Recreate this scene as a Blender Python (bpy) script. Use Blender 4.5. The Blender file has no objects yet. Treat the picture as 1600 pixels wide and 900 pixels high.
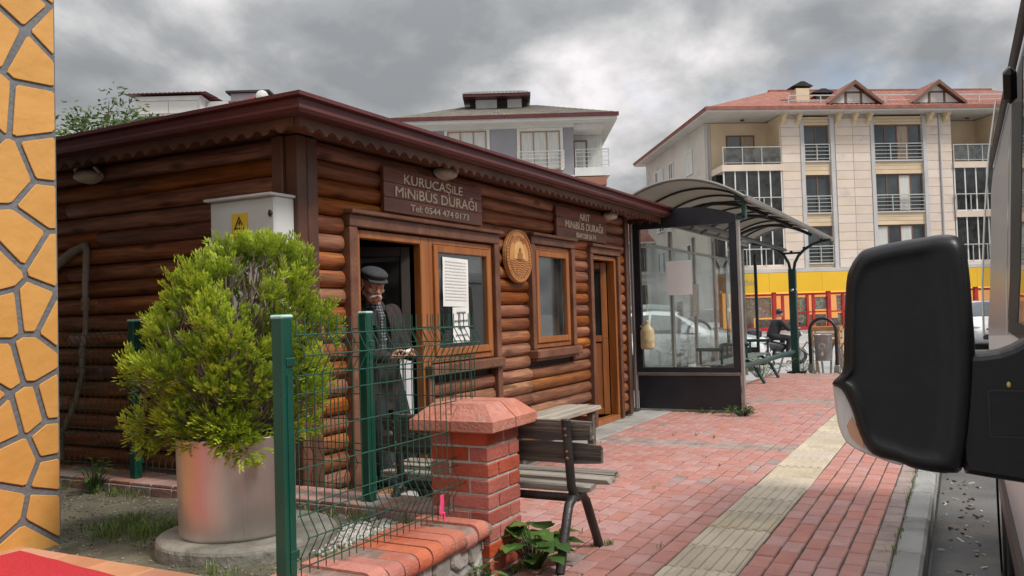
import bpy, bmesh, math, random
from mathutils import Vector, Matrix, noise
random.seed(11)
R = math.radians
SC = bpy.context.scene
COL = SC.collection

# ---------------------------------------------------------------- camera
cam_d = bpy.data.cameras.new('camera'); cam = bpy.data.objects.new('camera', cam_d); COL.objects.link(cam)
cam_d.sensor_width = 36.0; cam_d.lens = 36.0 * 1329.6 / 1600.0
cam_d.clip_start = 0.03; cam_d.clip_end = 3000
YAW, PIT, ROL = R(27.795), R(1.795), R(-1.694)
fw = Vector((math.cos(YAW) * math.cos(PIT), math.sin(YAW) * math.cos(PIT), math.sin(PIT)))
r0 = Vector((math.sin(YAW), -math.cos(YAW), 0)); u0 = r0.cross(fw)
rr = r0 * math.cos(ROL) + u0 * math.sin(ROL); uu = -r0 * math.sin(ROL) + u0 * math.cos(ROL)
cm = Matrix((rr, uu, -fw)).transposed().to_4x4(); cm.translation = Vector((0, 0, 1.30))
cam.matrix_world = cm
SC.camera = cam

# ---------------------------------------------------------------- world, sun, exposure
SC.view_settings.view_transform = 'Standard'; SC.view_settings.look = 'None'
SC.view_settings.exposure = 1.0; SC.view_settings.gamma = 1.0
SUN_AZ, SUN_EL = R(-94), R(50)          # azimuth of the sun seen from the place, measured from +X
sd = Vector((math.cos(SUN_AZ) * math.cos(SUN_EL), math.sin(SUN_AZ) * math.cos(SUN_EL), math.sin(SUN_EL)))
sl = bpy.data.lights.new('sun', 'SUN'); sl.energy = 1.5; sl.angle = R(11); sl.color = (1.0, 0.95, 0.88)
sun = bpy.data.objects.new('sun', sl); COL.objects.link(sun)
sun.rotation_euler = sd.to_track_quat('Z', 'Y').to_euler(); sun.location = (0, -20, 40)

W = bpy.data.worlds.new('World'); SC.world = W; W.use_nodes = True
def build_world():
    nt = W.node_tree; N = nt.nodes; L = nt.links; N.clear()
    out = N.new('ShaderNodeOutputWorld'); bg = N.new('ShaderNodeBackground'); L.new(bg.outputs[0], out.inputs[0])
    bg.inputs[1].default_value = 0.1
    sky = N.new('ShaderNodeTexSky'); sky.sky_type = 'NISHITA'; sky.sun_disc = False
    sky.sun_elevation = SUN_EL; sky.sun_rotation = R(90) - SUN_AZ
    tc = N.new('ShaderNodeTexCoord'); sp = N.new('ShaderNodeSeparateXYZ'); L.new(tc.outputs['Generated'], sp.inputs[0])
    def M(op, a, b=None, c=None):
        m = N.new('ShaderNodeMath'); m.operation = op
        for i, q in enumerate((a, b, c)):
            if q is None: continue
            if isinstance(q, (int, float)): m.inputs[i].default_value = q
            else: L.new(q, m.inputs[i])
        return m.outputs[0]
    zz = M('MAXIMUM', sp.outputs[2], 0.0)
    dn = M('ADD', zz, 0.42)
    cx = M('DIVIDE', sp.outputs[0], dn); cy = M('DIVIDE', sp.outputs[1], dn)
    cb = N.new('ShaderNodeCombineXYZ'); L.new(cx, cb.inputs[0]); L.new(cy, cb.inputs[1])
    def noi(scale, det, rough, dist, off):
        mp = N.new('ShaderNodeMapping'); mp.inputs['Location'].default_value = off; L.new(cb.outputs[0], mp.inputs[0])
        n = N.new('ShaderNodeTexNoise'); n.inputs['Scale'].default_value = scale; n.inputs['Detail'].default_value = det
        n.inputs['Roughness'].default_value = rough; n.inputs['Distortion'].default_value = dist
        L.new(mp.outputs[0], n.inputs['Vector']); return n.outputs['Fac']
    big = noi(1.9, 3, .5, .2, (6.2, 4.1, 0)); fine = noi(4.2, 10, .56, .18, (3.3, 12.5, 0))
    mix = M('ADD', M('MULTIPLY', big, .62), M('MULTIPLY', fine, .42))
    cr = N.new('ShaderNodeValToRGB'); e = cr.color_ramp.elements
    e[0].position = .43; e[0].color = (.27, .281, .295, 1)
    e[1].position = .615; e[1].color = (.86, .825, .835, 1)
    a = e.new(.49); a.color = (.36, .37, .382, 1)
    a = e.new(.53); a.color = (.49, .495, .50, 1)
    a = e.new(.575); a.color = (.66, .64, .65, 1)
    L.new(mix, cr.inputs[0])
    # overcast dome: brighter towards the zenith (standard overcast sky)
    gr = M('ADD', M('MULTIPLY', M('POWER', zz, 2.6), 1.9), .62)
    sc = N.new('ShaderNodeVectorMath'); sc.operation = 'SCALE'; L.new(cr.outputs[0], sc.inputs[0]); L.new(M('MULTIPLY', gr, 8.4), sc.inputs['Scale'])
    gap = noi(1.7, 5, .5, .2, (1.2, 8.4, 0))
    g2 = N.new('ShaderNodeMapRange'); g2.inputs[1].default_value = .56; g2.inputs[2].default_value = .72
    g2.inputs[3].default_value = 0; g2.inputs[4].default_value = .6; L.new(gap, g2.inputs[0])
    mx = N.new('ShaderNodeMix'); mx.data_type = 'RGBA'; L.new(g2.outputs[0], mx.inputs[0])
    L.new(sc.outputs[0], mx.inputs[6]); L.new(sky.outputs[0], mx.inputs[7])
    L.new(mx.outputs[2], bg.inputs[0])
build_world()

# ---------------------------------------------------------------- materials
MATS = {}
def mat(name, c1, c2=None, scale=6.0, rough=.7, bump=0.0, bscale=None, rnd=0.0, metal=0.0, stretch=(1, 1, 1), det=5.0,
        spec=.5, c3=None, spots=None, spot_scale=3.0, spot_at=.62, lo=.35, hi=.65, hue=0.0, knots=None, coat=0.0, attr=None, dist=0.0):
    if name in MATS: return MATS[name]
    m = bpy.data.materials.new(name); m.use_nodes = True; MATS[name] = m
    nt = m.node_tree; N = nt.nodes; L = nt.links
    b = N['Principled BSDF']; b.inputs['Roughness'].default_value = rough; b.inputs['Metallic'].default_value = metal
    b.inputs['Specular IOR Level'].default_value = spec
    if coat: b.inputs['Coat Weight'].default_value = coat; b.inputs['Coat Roughness'].default_value = .15
    c2 = c2 or c1
    tc = N.new('ShaderNodeTexCoord'); oi = N.new('ShaderNodeObjectInfo')
    sc = N.new('ShaderNodeVectorMath'); sc.operation = 'SCALE'; sc.inputs[0].default_value = (37.1, 17.3, 51.7); L.new(oi.outputs['Random'], sc.inputs['Scale'])
    ad = N.new('ShaderNodeVectorMath'); L.new(tc.outputs['Object'], ad.inputs[0]); L.new(sc.outputs[0], ad.inputs[1])
    mp = N.new('ShaderNodeMapping'); mp.inputs['Scale'].default_value = stretch; L.new(ad.outputs[0], mp.inputs[0])
    nz = N.new('ShaderNodeTexNoise'); nz.inputs['Scale'].default_value = scale; nz.inputs['Detail'].default_value = det; nz.inputs['Distortion'].default_value = dist
    L.new(mp.outputs[0], nz.inputs['Vector'])
    cr = N.new('ShaderNodeValToRGB'); e = cr.color_ramp.elements
    e[0].position = lo; e[0].color = (*c1, 1); e[1].position = hi; e[1].color = (*c2, 1)
    if c3: k = e.new((lo + hi) / 2); k.color = (*c3, 1)
    L.new(nz.outputs['Fac'], cr.inputs[0]); col = cr.outputs[0]
    if spots:
        n2 = N.new('ShaderNodeTexNoise'); n2.inputs['Scale'].default_value = spot_scale; n2.inputs['Detail'].default_value = 7; n2.inputs['Roughness'].default_value = .62
        L.new(mp.outputs[0], n2.inputs['Vector'])
        mr = N.new('ShaderNodeMapRange'); mr.inputs[1].default_value = spot_at; mr.inputs[2].default_value = spot_at + .09; L.new(n2.outputs['Fac'], mr.inputs[0])
        mx = N.new('ShaderNodeMix'); mx.data_type = 'RGBA'; L.new(mr.outputs[0], mx.inputs[0]); L.new(col, mx.inputs[6]); mx.inputs[7].default_value = (*spots, 1); col = mx.outputs[2]
    if knots:
        gr_ = N.new('ShaderNodeTexNoise'); gr_.inputs['Scale'].default_value = 11; gr_.inputs['Detail'].default_value = 6; gr_.inputs['Distortion'].default_value = .5
        mg = N.new('ShaderNodeMapping'); mg.inputs['Scale'].default_value = (.28, 4.2, 4.2); L.new(ad.outputs[0], mg.inputs[0]); L.new(mg.outputs[0], gr_.inputs['Vector'])
        g1 = N.new('ShaderNodeMapRange'); g1.inputs[1].default_value = .36; g1.inputs[2].default_value = .62; g1.inputs[3].default_value = .62; g1.inputs[4].default_value = 1.16; L.new(gr_.outputs['Fac'], g1.inputs[0])
        gh = N.new('ShaderNodeHueSaturation'); L.new(g1.outputs[0], gh.inputs['Value']); L.new(col, gh.inputs['Color']); col = gh.outputs[0]
        vo = N.new('ShaderNodeTexVoronoi'); vo.inputs['Scale'].default_value = 1.0
        mp2 = N.new('ShaderNodeMapping'); mp2.inputs['Scale'].default_value = (2.3, 7.0, 7.0); L.new(ad.outputs[0], mp2.inputs[0]); L.new(mp2.outputs[0], vo.inputs['Vector'])
        mr = N.new('ShaderNodeMapRange'); mr.inputs[1].default_value = .06; mr.inputs[2].default_value = .24; mr.inputs[3].default_value = .9; mr.inputs[4].default_value = 0; L.new(vo.outputs['Distance'], mr.inputs[0])
        mx = N.new('ShaderNodeMix'); mx.data_type = 'RGBA'; L.new(mr.outputs[0], mx.inputs[0]); L.new(col, mx.inputs[6]); mx.inputs[7].default_value = (*knots, 1); col = mx.outputs[2]
    if rnd or hue:
        hs = N.new('ShaderNodeHueSaturation')
        at = N.new('ShaderNodeAttribute'); at.attribute_name = 'rnd'
        s1 = N.new('ShaderNodeMath'); s1.operation = 'ADD'; L.new(oi.outputs['Random'], s1.inputs[0]); L.new(at.outputs['Fac'], s1.inputs[1])
        s2 = N.new('ShaderNodeMath'); s2.operation = 'FRACT'; L.new(s1.outputs[0], s2.inputs[0])
        mr = N.new('ShaderNodeMapRange'); mr.inputs[3].default_value = 1 - rnd; mr.inputs[4].default_value = 1 + rnd; L.new(s2.outputs[0], mr.inputs[0]); L.new(mr.outputs[0], hs.inputs['Value'])
        if hue:
            f7 = N.new('ShaderNodeMath'); f7.operation = 'MULTIPLY'; L.new(s2.outputs[0], f7.inputs[0]); f7.inputs[1].default_value = 7.31
            f8 = N.new('ShaderNodeMath'); f8.operation = 'FRACT'; L.new(f7.outputs[0], f8.inputs[0])
            m3 = N.new('ShaderNodeMapRange'); m3.inputs[3].default_value = .5 - hue; m3.inputs[4].default_value = .5 + hue; L.new(f8.outputs[0], m3.inputs[0]); L.new(m3.outputs[0], hs.inputs['Hue'])
            m4 = N.new('ShaderNodeMapRange'); m4.inputs[3].default_value = .8; m4.inputs[4].default_value = 1.1; L.new(f8.outputs[0], m4.inputs[0]); L.new(m4.outputs[0], hs.inputs['Saturation'])
        L.new(col, hs.inputs['Color']); col = hs.outputs[0]
    L.new(col, b.inputs['Base Color'])
    if bump:
        n3 = N.new('ShaderNodeTexNoise'); n3.inputs['Scale'].default_value = bscale or scale * 4; n3.inputs['Detail'].default_value = 6
        L.new(mp.outputs[0], n3.inputs['Vector'])
        bp = N.new('ShaderNodeBump'); bp.inputs['Strength'].default_value = bump; bp.inputs['Distance'].default_value = .02
        L.new(n3.outputs['Fac'], bp.inputs['Height']); L.new(bp.outputs[0], b.inputs['Normal'])
        r1 = N.new('ShaderNodeMapRange'); r1.inputs[3].default_value = max(.03, rough - .13); r1.inputs[4].default_value = min(1, rough + .13); L.new(n3.outputs['Fac'], r1.inputs[0]); L.new(r1.outputs[0], b.inputs['Roughness'])
    return m

def glass(name, tint=(.9, .95, .95), trans=.9, dirt=.05, dirtcol=(.6, .6, .58), rough=.0, refl=1.0, f0=.045):
    """thin pane: see-through, mirror by Fresnel, a film of dirt"""
    if name in MATS: return MATS[name]
    m = bpy.data.materials.new(name); m.use_nodes = True; MATS[name] = m
    nt = m.node_tree; N = nt.nodes; L = nt.links; N.clear()
    out = N.new('ShaderNodeOutputMaterial'); tr = N.new('ShaderNodeBsdfTransparent'); tr.inputs[0].default_value = (tint[0] * trans, tint[1] * trans, tint[2] * trans, 1)
    gl = N.new('ShaderNodeBsdfGlossy'); gl.inputs['Roughness'].default_value = rough; gl.inputs[0].default_value = (refl, refl, refl, 1)
    lw = N.new('ShaderNodeLayerWeight'); lw.inputs[0].default_value = .5
    pw = N.new('ShaderNodeMath'); pw.operation = 'POWER'; L.new(lw.outputs['Facing'], pw.inputs[0]); pw.inputs[1].default_value = 5
    fr = N.new('ShaderNodeMapRange'); L.new(pw.outputs[0], fr.inputs[0]); fr.inputs[3].default_value = f0; fr.inputs[4].default_value = 1.0
    m1 = N.new('ShaderNodeMixShader'); L.new(fr.outputs[0], m1.inputs[0]); L.new(tr.outputs[0], m1.inputs[1]); L.new(gl.outputs[0], m1.inputs[2])
    df = N.new('ShaderNodeBsdfDiffuse'); df.inputs[0].default_value = (*dirtcol, 1)
    nz = N.new('ShaderNodeTexNoise'); nz.inputs['Scale'].default_value = 3.0; nz.inputs['Detail'].default_value = 8
    tc = N.new('ShaderNodeTexCoord'); L.new(tc.outputs['Object'], nz.inputs['Vector'])
    mr = N.new('ShaderNodeMapRange'); mr.inputs[1].default_value = .35; mr.inputs[2].default_value = .75; mr.inputs[3].default_value = dirt * .3; mr.inputs[4].default_value = dirt * 2; L.new(nz.outputs['Fac'], mr.inputs[0])
    m2 = N.new('ShaderNodeMixShader'); L.new(mr.outputs[0], m2.inputs[0]); L.new(m1.outputs[0], m2.inputs[1]); L.new(df.outputs[0], m2.inputs[2])
    L.new(m2.outputs[0], out.inputs[0]); return m

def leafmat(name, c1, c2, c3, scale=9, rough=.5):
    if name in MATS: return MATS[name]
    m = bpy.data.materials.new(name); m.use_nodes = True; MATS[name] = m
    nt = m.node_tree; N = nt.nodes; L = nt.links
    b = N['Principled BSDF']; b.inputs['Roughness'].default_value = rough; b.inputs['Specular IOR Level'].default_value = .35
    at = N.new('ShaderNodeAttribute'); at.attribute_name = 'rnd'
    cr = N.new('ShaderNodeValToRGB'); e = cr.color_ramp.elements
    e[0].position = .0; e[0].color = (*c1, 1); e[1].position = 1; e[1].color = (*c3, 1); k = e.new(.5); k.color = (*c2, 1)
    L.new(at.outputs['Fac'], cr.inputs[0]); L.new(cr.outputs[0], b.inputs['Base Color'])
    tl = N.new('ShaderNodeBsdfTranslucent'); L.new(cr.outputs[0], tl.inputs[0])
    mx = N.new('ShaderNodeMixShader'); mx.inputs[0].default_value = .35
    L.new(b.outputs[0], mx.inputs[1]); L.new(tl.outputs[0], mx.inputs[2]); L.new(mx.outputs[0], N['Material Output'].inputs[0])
    return m

def emis(name, c, s):
    if name in MATS: return MATS[name]
    m = mat(name, c); b = m.node_tree.nodes['Principled BSDF']; b.inputs['Emission Color'].default_value = (*c, 1); b.inputs['Emission Strength'].default_value = s
    return m

# ---------------------------------------------------------------- mesh builder
class MB:
    def __init__(s, T=None): s.v = []; s.f = []; s.sm = []; s.r = []; s.T = T; s.cur = 0.0
    def add(s, vs, fs, smooth=False, rnd=None):
        o = len(s.v)
        for p in vs:
            p = Vector(p); s.v.append(s.T @ p if s.T is not None else p)
        for f in fs: s.f.append([i + o for i in f]); s.sm.append(smooth); s.r.append(s.cur if rnd is None else rnd)
        return s
    def box(s, x0, x1, y0, y1, z0, z1, rnd=None):
        v = [(x, y, z) for x in (x0, x1) for y in (y0, y1) for z in (z0, z1)]
        return s.add(v, [(0, 1, 3, 2), (4, 6, 7, 5), (0, 4, 5, 1), (2, 3, 7, 6), (0, 2, 6, 4), (1, 5, 7, 3)], rnd=rnd)
    def obox(s, c, sz, M=None, ch=0.0, rnd=None):
        """box of full size sz at c, edges chamfered by ch, turned by 3x3 M"""
        M = M or Matrix.Identity(3); c = Vector(c); h = [q / 2 for q in sz]
        if ch <= 0:
            v = [c + M @ Vector((x * h[0], y * h[1], z * h[2])) for x in (-1, 1) for y in (-1, 1) for z in (-1, 1)]
            return s.add(v, [(0, 1, 3, 2), (4, 6, 7, 5), (0, 4, 5, 1), (2, 3, 7, 6), (0, 2, 6, 4), (1, 5, 7, 3)], rnd=rnd)
        vs, fs = chbox(h, ch); return s.add([c + M @ Vector(p) for p in vs], fs, rnd=rnd)
    def tube(s, pts, r, n=8, caps=True, smooth=True, rnd=None, closed=False, ry=None):
        pts = [Vector(p) for p in pts]; rs = r if isinstance(r, (list, tuple)) else [r] * len(pts)
        m = len(pts); vs = []; t0 = None; prevn = None
        for i, p in enumerate(pts):
            if closed: t = pts[(i + 1) % m] - pts[i - 1]
            else: t = pts[min(i + 1, m - 1)] - pts[max(i - 1, 0)]
            if t.length < 1e-9: t = Vector((0, 0, 1))
            t.normalize()
            if prevn is None:
                a = Vector((0, 0, 1)) if abs(t.z) < .9 else Vector((1, 0, 0)); nn = a.cross(t).normalized()
            else:
                nn = prevn - t * prevn.dot(t)
                nn = nn.normalized() if nn.length > 1e-6 else Vector((1, 0, 0))
            prevn = nn; bb = t.cross(nn)
            for k in range(n):
                a = 2 * math.pi * k / n; vs.append(p + (nn * math.cos(a) + bb * math.sin(a) * (ry or 1)) * rs[i])
        fs = []
        for i in range(m if closed else m - 1):
            j = (i + 1) % m
            for k in range(n): fs.append((i * n + k, i * n + (k + 1) % n, j * n + (k + 1) % n, j * n + k))
        s.add(vs, fs, smooth, rnd)
        if caps and not closed:
            s.add(vs[:n], [tuple(reversed(range(n)))], False, rnd); s.add(vs[-n:], [tuple(range(n))], False, rnd)
        return s
    def lathe(s, prof, c=(0, 0, 0), n=24, axis='Z', smooth=True, sx=1, sy=1, rnd=None, cap=True, a0=0, a1=2 * math.pi):
        c = Vector(c); vs = []
        full = abs(a1 - a0 - 2 * math.pi) < 1e-6; nn = n if full else n + 1
        for (r, z) in prof:
            for k in range(nn):
                a = a0 + (a1 - a0) * k / n; x, y = r * math.cos(a) * sx, r * math.sin(a) * sy
                vs.append(c + (Vector((x, y, z)) if axis == 'Z' else Vector((x, z, y)) if axis == 'Y' else Vector((z, x, y))))
        fs = []
        for i in range(len(prof) - 1):
            for k in range(n):
                k2 = (k + 1) % nn if full else k + 1
                fs.append((i * nn + k, i * nn + k2, (i + 1) * nn + k2, (i + 1) * nn + k))
        s.add(vs, fs, smooth, rnd)
        if cap and full:
            s.add(vs[:nn], [tuple(reversed(range(nn)))], False, rnd); s.add(vs[-nn:], [tuple(range(nn))], False, rnd)
        return s
    def prism(s, poly, d, origin=(0, 0, 0), ex=(1, 0, 0), ey=(0, 0, 1), ez=(0, -1, 0), bev=0.0, rnd=None):
        """poly in (ex,ey) pushed by d along ez"""
        o = Vector(origin); ex, ey, ez = Vector(ex), Vector(ey), Vector(ez); n = len(poly)
        cx = sum(p[0] for p in poly) / n; cy = sum(p[1] for p in poly) / n
        P = lambda p, z: o + ex * p[0] + ey * p[1] + ez * z
        rings = [[P(p, 0) for p in poly]]
        if bev:
            rings.append([P(p, d - bev) for p in poly])
            ins = inset(poly, bev); rings.append([P(p, d) for p in ins])
        else: rings.append([P(p, d) for p in poly])
        vs = [q for r in rings for q in r]; fs = []
        for i in range(len(rings) - 1):
            for k in range(n): fs.append((i * n + k, i * n + (k + 1) % n, (i + 1) * n + (k + 1) % n, (i + 1) * n + k))
        fs.append(tuple(reversed(range(n)))); fs.append(tuple((len(rings) - 1) * n + k for k in range(n)))
        return s.add(vs, fs, False, rnd)
    def sphere(s, c, r, n=12, m=8, M=None, rnd=None, smooth=True):
        c = Vector(c); r = r if isinstance(r, (tuple, list)) else (r, r, r); vs = []; M = M or Matrix.Identity(3)
        vs.append(c + M @ Vector((0, 0, -r[2])))
        for i in range(1, m):
            b = -math.pi / 2 + math.pi * i / m
            for k in range(n):
                a = 2 * math.pi * k / n; vs.append(c + M @ Vector((r[0] * math.cos(b) * math.cos(a), r[1] * math.cos(b) * math.sin(a), r[2] * math.sin(b))))
        vs.append(c + M @ Vector((0, 0, r[2]))); fs = []
        for k in range(n): fs.append((0, 1 + (k + 1) % n, 1 + k))
        for i in range(m - 2):
            for k in range(n): a = 1 + i * n; fs.append((a + k, a + (k + 1) % n, a + n + (k + 1) % n, a + n + k))
        a = 1 + (m - 2) * n
        for k in range(n): fs.append((a + k, a + (k + 1) % n, len(vs) - 1))
        return s.add(vs, fs, smooth, rnd)
    def caps(s, p0, p1, ra, rb, n=12):
        """closed tapered capsule"""
        p0, p1 = Vector(p0), Vector(p1); d = (p1 - p0); L = d.length or 1e-6; d = d / L
        pts = []; rs = []
        for k in range(5):
            a = math.pi / 2 * k / 4; pts.append(p0 - d * ra * math.cos(a)); rs.append(max(1e-4, ra * math.sin(a)))
        for k in range(5):
            a = math.pi / 2 * k / 4; pts.append(p1 + d * rb * math.sin(a)); rs.append(max(1e-4, rb * math.cos(a)))
        return s.tube(pts, rs, n)
    def mesh(s, name):
        m = bpy.data.meshes.new(name); m.from_pydata(s.v, [], s.f); m.polygons.foreach_set('use_smooth', s.sm)
        if any(s.r):
            at = m.attributes.new('rnd', 'FLOAT', 'FACE'); at.data.foreach_set('value', [float(q) for q in s.r])
        m.update(); return m
    def build(s, name, material, parent=None, fix=True):
        m = s.mesh(name)
        if fix:
            bm = bmesh.new(); bm.from_mesh(m); bmesh.ops.recalc_face_normals(bm, faces=bm.faces); bm.to_mesh(m); bm.free()
        if material: m.materials.append(material)
        return link(name, m, parent)

_cb = {}
def chbox(h, c):
    key = (round(h[0], 5), round(h[1], 5), round(h[2], 5), round(c, 5))
    if key in _cb: return _cb[key]
    c = min(c, min(h) * .9); bm = bmesh.new()
    for sx in (-1, 1):
        for sy in (-1, 1):
            for sz in (-1, 1):
                bm.verts.new((sx * h[0], sy * (h[1] - c), sz * (h[2] - c))); bm.verts.new((sx * (h[0] - c), sy * h[1], sz * (h[2] - c))); bm.verts.new((sx * (h[0] - c), sy * (h[1] - c), sz * h[2]))
    bmesh.ops.convex_hull(bm, input=bm.verts); bmesh.ops.dissolve_limit(bm, angle_limit=.01, verts=bm.verts, edges=bm.edges)
    bm.verts.index_update(); r = ([tuple(v.co) for v in bm.verts], [tuple(v.index for v in f.verts) for f in bm.faces]); bm.free(); _cb[key] = r; return r

def inset(poly, d):
    n = len(poly); out = []
    A = sum(poly[i][0] * poly[(i + 1) % n][1] - poly[(i + 1) % n][0] * poly[i][1] for i in range(n)); sg = 1 if A > 0 else -1
    for i in range(n):
        p0, p1, p2 = poly[i - 1], poly[i], poly[(i + 1) % n]
        def nrm(a, b):
            dx, dy = b[0] - a[0], b[1] - a[1]; l = math.hypot(dx, dy) or 1e-9; return (-dy / l * sg, dx / l * sg)
        n1, n2 = nrm(p0, p1), nrm(p1, p2); bx, by = n1[0] + n2[0], n1[1] + n2[1]; l2 = bx * bx + by * by
        k = 2 / max(l2, .35); out.append((p1[0] + bx * d * k, p1[1] + by * d * k))
    return out

def link(name, data, parent=None):
    o = bpy.data.objects.new(name, data); COL.objects.link(o)
    if parent is not None:
        o.parent = parent
        if parent.parent is None and parent.type == 'EMPTY' and parent.get('_world'): o.matrix_parent_inverse = Matrix.Translation(-Vector(parent.location))
    return o
def tag(o, label=None, cat=None, group=None, kind=None):
    if label: o['label'] = label
    if cat: o['category'] = cat
    if group: o['group'] = group
    if kind: o['kind'] = kind
    return o
def thing(name, label, cat, loc=(0, 0, 0), group=None, rotz=0, world=True):
    """an Empty at the thing's base; its parts are built in world coordinates (world=True) or in the thing's own"""
    o = bpy.data.objects.new(name, None); COL.objects.link(o); o.location = loc; o.rotation_euler = (0, 0, rotz); o.empty_display_size = .1
    if world: o['_world'] = 1
    return tag(o, label, cat, group)
def inst(name, mesh, parent, M):
    """one more object on shared mesh data, placed by world matrix M"""
    o = link(name, mesh, parent); o.matrix_basis = M; return o
def dup(root, loc=None, rotz=None, label=None, group=None):
    def cp(o, par):
        c = o.copy(); COL.objects.link(c)
        if par is not None: c.parent = par
        for ch in o.children: cp(ch, c)
        return c
    r = cp(root, None)
    if loc is not None: r.location = loc
    if rotz is not None: r.rotation_euler = (0, 0, rotz)
    if label: r['label'] = label
    if group: r['group'] = group
    return r
def TM(x=0, y=0, z=0, rx=0, ry=0, rz=0, s=(1, 1, 1)):
    return Matrix.Translation((x, y, z)) @ Matrix.Rotation(rz, 4, 'Z') @ Matrix.Rotation(ry, 4, 'Y') @ Matrix.Rotation(rx, 4, 'X') @ Matrix.Diagonal((*s, 1))
def evalmesh(o):
    dg = bpy.context.evaluated_depsgraph_get(); dg.update(); return bpy.data.meshes.new_from_object(o.evaluated_get(dg))
def remesh(mb, name, material, voxel, parent=None, smooth=3, fac=.5):
    """closed overlapping lumps -> one continuous skin"""
    m = mb.mesh('tmp'); o = bpy.data.objects.new('tmp', m); COL.objects.link(o)
    bm = bmesh.new(); bm.from_mesh(m); bmesh.ops.remove_doubles(bm, verts=bm.verts, dist=1e-6); bmesh.ops.recalc_face_normals(bm, faces=bm.faces); bm.to_mesh(m); bm.free()
    md = o.modifiers.new('r', 'REMESH'); md.mode = 'VOXEL'; md.voxel_size = voxel
    if smooth: ms = o.modifiers.new('s', 'SMOOTH'); ms.iterations = smooth; ms.factor = fac
    me = evalmesh(o); bpy.data.objects.remove(o); me.name = name
    me.polygons.foreach_set('use_smooth', [True] * len(me.polygons)); me.materials.clear(); me.materials.append(material)
    return link(name, me, parent)
def text_mesh(body, width=None, height=1.0, extrude=.004, spacing=1.0, xscale=1.0):
    cu = bpy.data.curves.new('t', 'FONT'); cu.body = body; cu.size = 1.0; cu.extrude = .5; cu.align_x = 'CENTER'; cu.resolution_u = 3; cu.offset = 0
    o = bpy.data.objects.new('t', cu); COL.objects.link(o); me = evalmesh(o); bpy.data.objects.remove(o)
    xs = [v.co.x for v in me.vertices]; k = height / .72; cx = (min(xs) + max(xs)) / 2; w = (max(xs) - min(xs)); kx = width / w if width else k * xscale
    for v in me.vertices: v.co = Vector(((v.co.x - cx) * kx, v.co.y * k, (v.co.z + .5) * extrude))
    return me
def lerp(a, b, t): return a + (b - a) * t
def jit(a): return random.uniform(-a, a)
RX90 = Matrix.Rotation(R(90), 3, 'X')

# ================================================================ SETTING: ground, road, pavement, kerb, yard
ASPH = mat('asphalt', (.075, .073, .07), (.13, .125, .12), 1.6, .9, .5, 60, spots=(.16, .13, .10), spot_scale=.9, spot_at=.56)
CONC = mat('concrete', (.26, .25, .23), (.42, .41, .38), 2.2, .9, .35, 30, spots=(.17, .16, .14), spot_scale=1.1, spot_at=.56)
def sheet(name, x0, x1, y0, y1, z, m, nx=1, ny=1, amp=0, sc=1):
    mb = MB(); vs = []
    for i in range(nx + 1):
        for j in range(ny + 1):
            x, y = lerp(x0, x1, i / nx), lerp(y0, y1, j / ny); vs.append((x, y, z + (amp * noise.noise(Vector((x * sc, y * sc, 3.3))) if amp else 0)))
    mb.add(vs, [(i * (ny + 1) + j, (i + 1) * (ny + 1) + j, (i + 1) * (ny + 1) + j + 1, i * (ny + 1) + j + 1) for i in range(nx) for j in range(ny)], amp > 0)
    return mb.build(name, m, fix=False)
LOTM = mat('lot_concrete', (.30, .295, .28), (.40, .39, .37), .5, .92, .3, 20, spots=(.22, .21, .20), spot_scale=.35, spot_at=.55)
tag(sheet('ground', -400, 900, -500, 800, -.20, LOTM), kind='structure')
tag(sheet('road', -30, 60, -14, .205, -.15, ASPH), kind='structure')

# pavement bed (joints show between the pavers)
PAV_X0, PAV_X1 = .4, 17.25
bed = MB(); bed.box(PAV_X0, PAV_X1, .365, 3.338, -.16, -.008)
pavement = tag(bed.build('pavement', mat('joint_sand', (.038, .032, .027), (.085, .072, .060), 9, .95, .4, 60)), kind='structure')
PAVM = mat('paver_red', (.385, .178, .148), (.44, .212, .18), 7, .88, .35, 45, rnd=.055, hue=.003, spots=(.36, .19, .16), spot_scale=5, spot_at=.62)
PAVG = mat('paver_grey', (.27, .20, .175), (.35, .265, .235), 7, .88, .35, 45, rnd=.12, hue=.01, spots=(.22, .17, .15), spot_scale=5, spot_at=.6)
def paver_mesh(lx, ly, name, m):
    mb = MB(); c = .006; h = .032; hx, hy = lx / 2, ly / 2
    v = [(-hx, -hy, -h), (hx, -hy, -h), (hx, hy, -h), (-hx, hy, -h), (-hx, -hy, -c), (hx, -hy, -c), (hx, hy, -c), (-hx, hy, -c),
         (-hx + c, -hy + c, 0), (hx - c, -hy + c, 0), (hx - c, hy - c, 0), (-hx + c, hy - c, 0)]
    f = [(8, 9, 10, 11)]
    for k in range(4): f += [(k, (k + 1) % 4, 4 + (k + 1) % 4, 4 + k), (4 + k, 4 + (k + 1) % 4, 8 + (k + 1) % 4, 8 + k)]
    mb.add(v, f); me = mb.mesh(name); me.materials.append(m); return me, v, f
PX, PW = .2145, .1095
pm_red, pv, pf = paver_mesh(PX - .009, PW - .009, 'paver', PAVM)
pm_gry = paver_mesh(PX - .009, PW - .009, 'paver_grey', PAVG)[0]
spots_ = []
for r_ in range(6):                                   # between tactile strip and kerb; the outermost row is grey
    y = .365 + (r_ + .5) * (1.022 - .365) / 6
    n = int((PAV_X1 - PAV_X0) / PX)
    for k in range(n):
        x = PAV_X0 + (k + .5 + (.5 if r_ % 2 else 0)) * PX
        if x < PAV_X1 - .1: spots_.append((x, y, r_ == 0))
nl = 18; PWL = (3.338 - 1.397) / nl
bands = (8.12, 12.2, 16.6)
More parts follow.
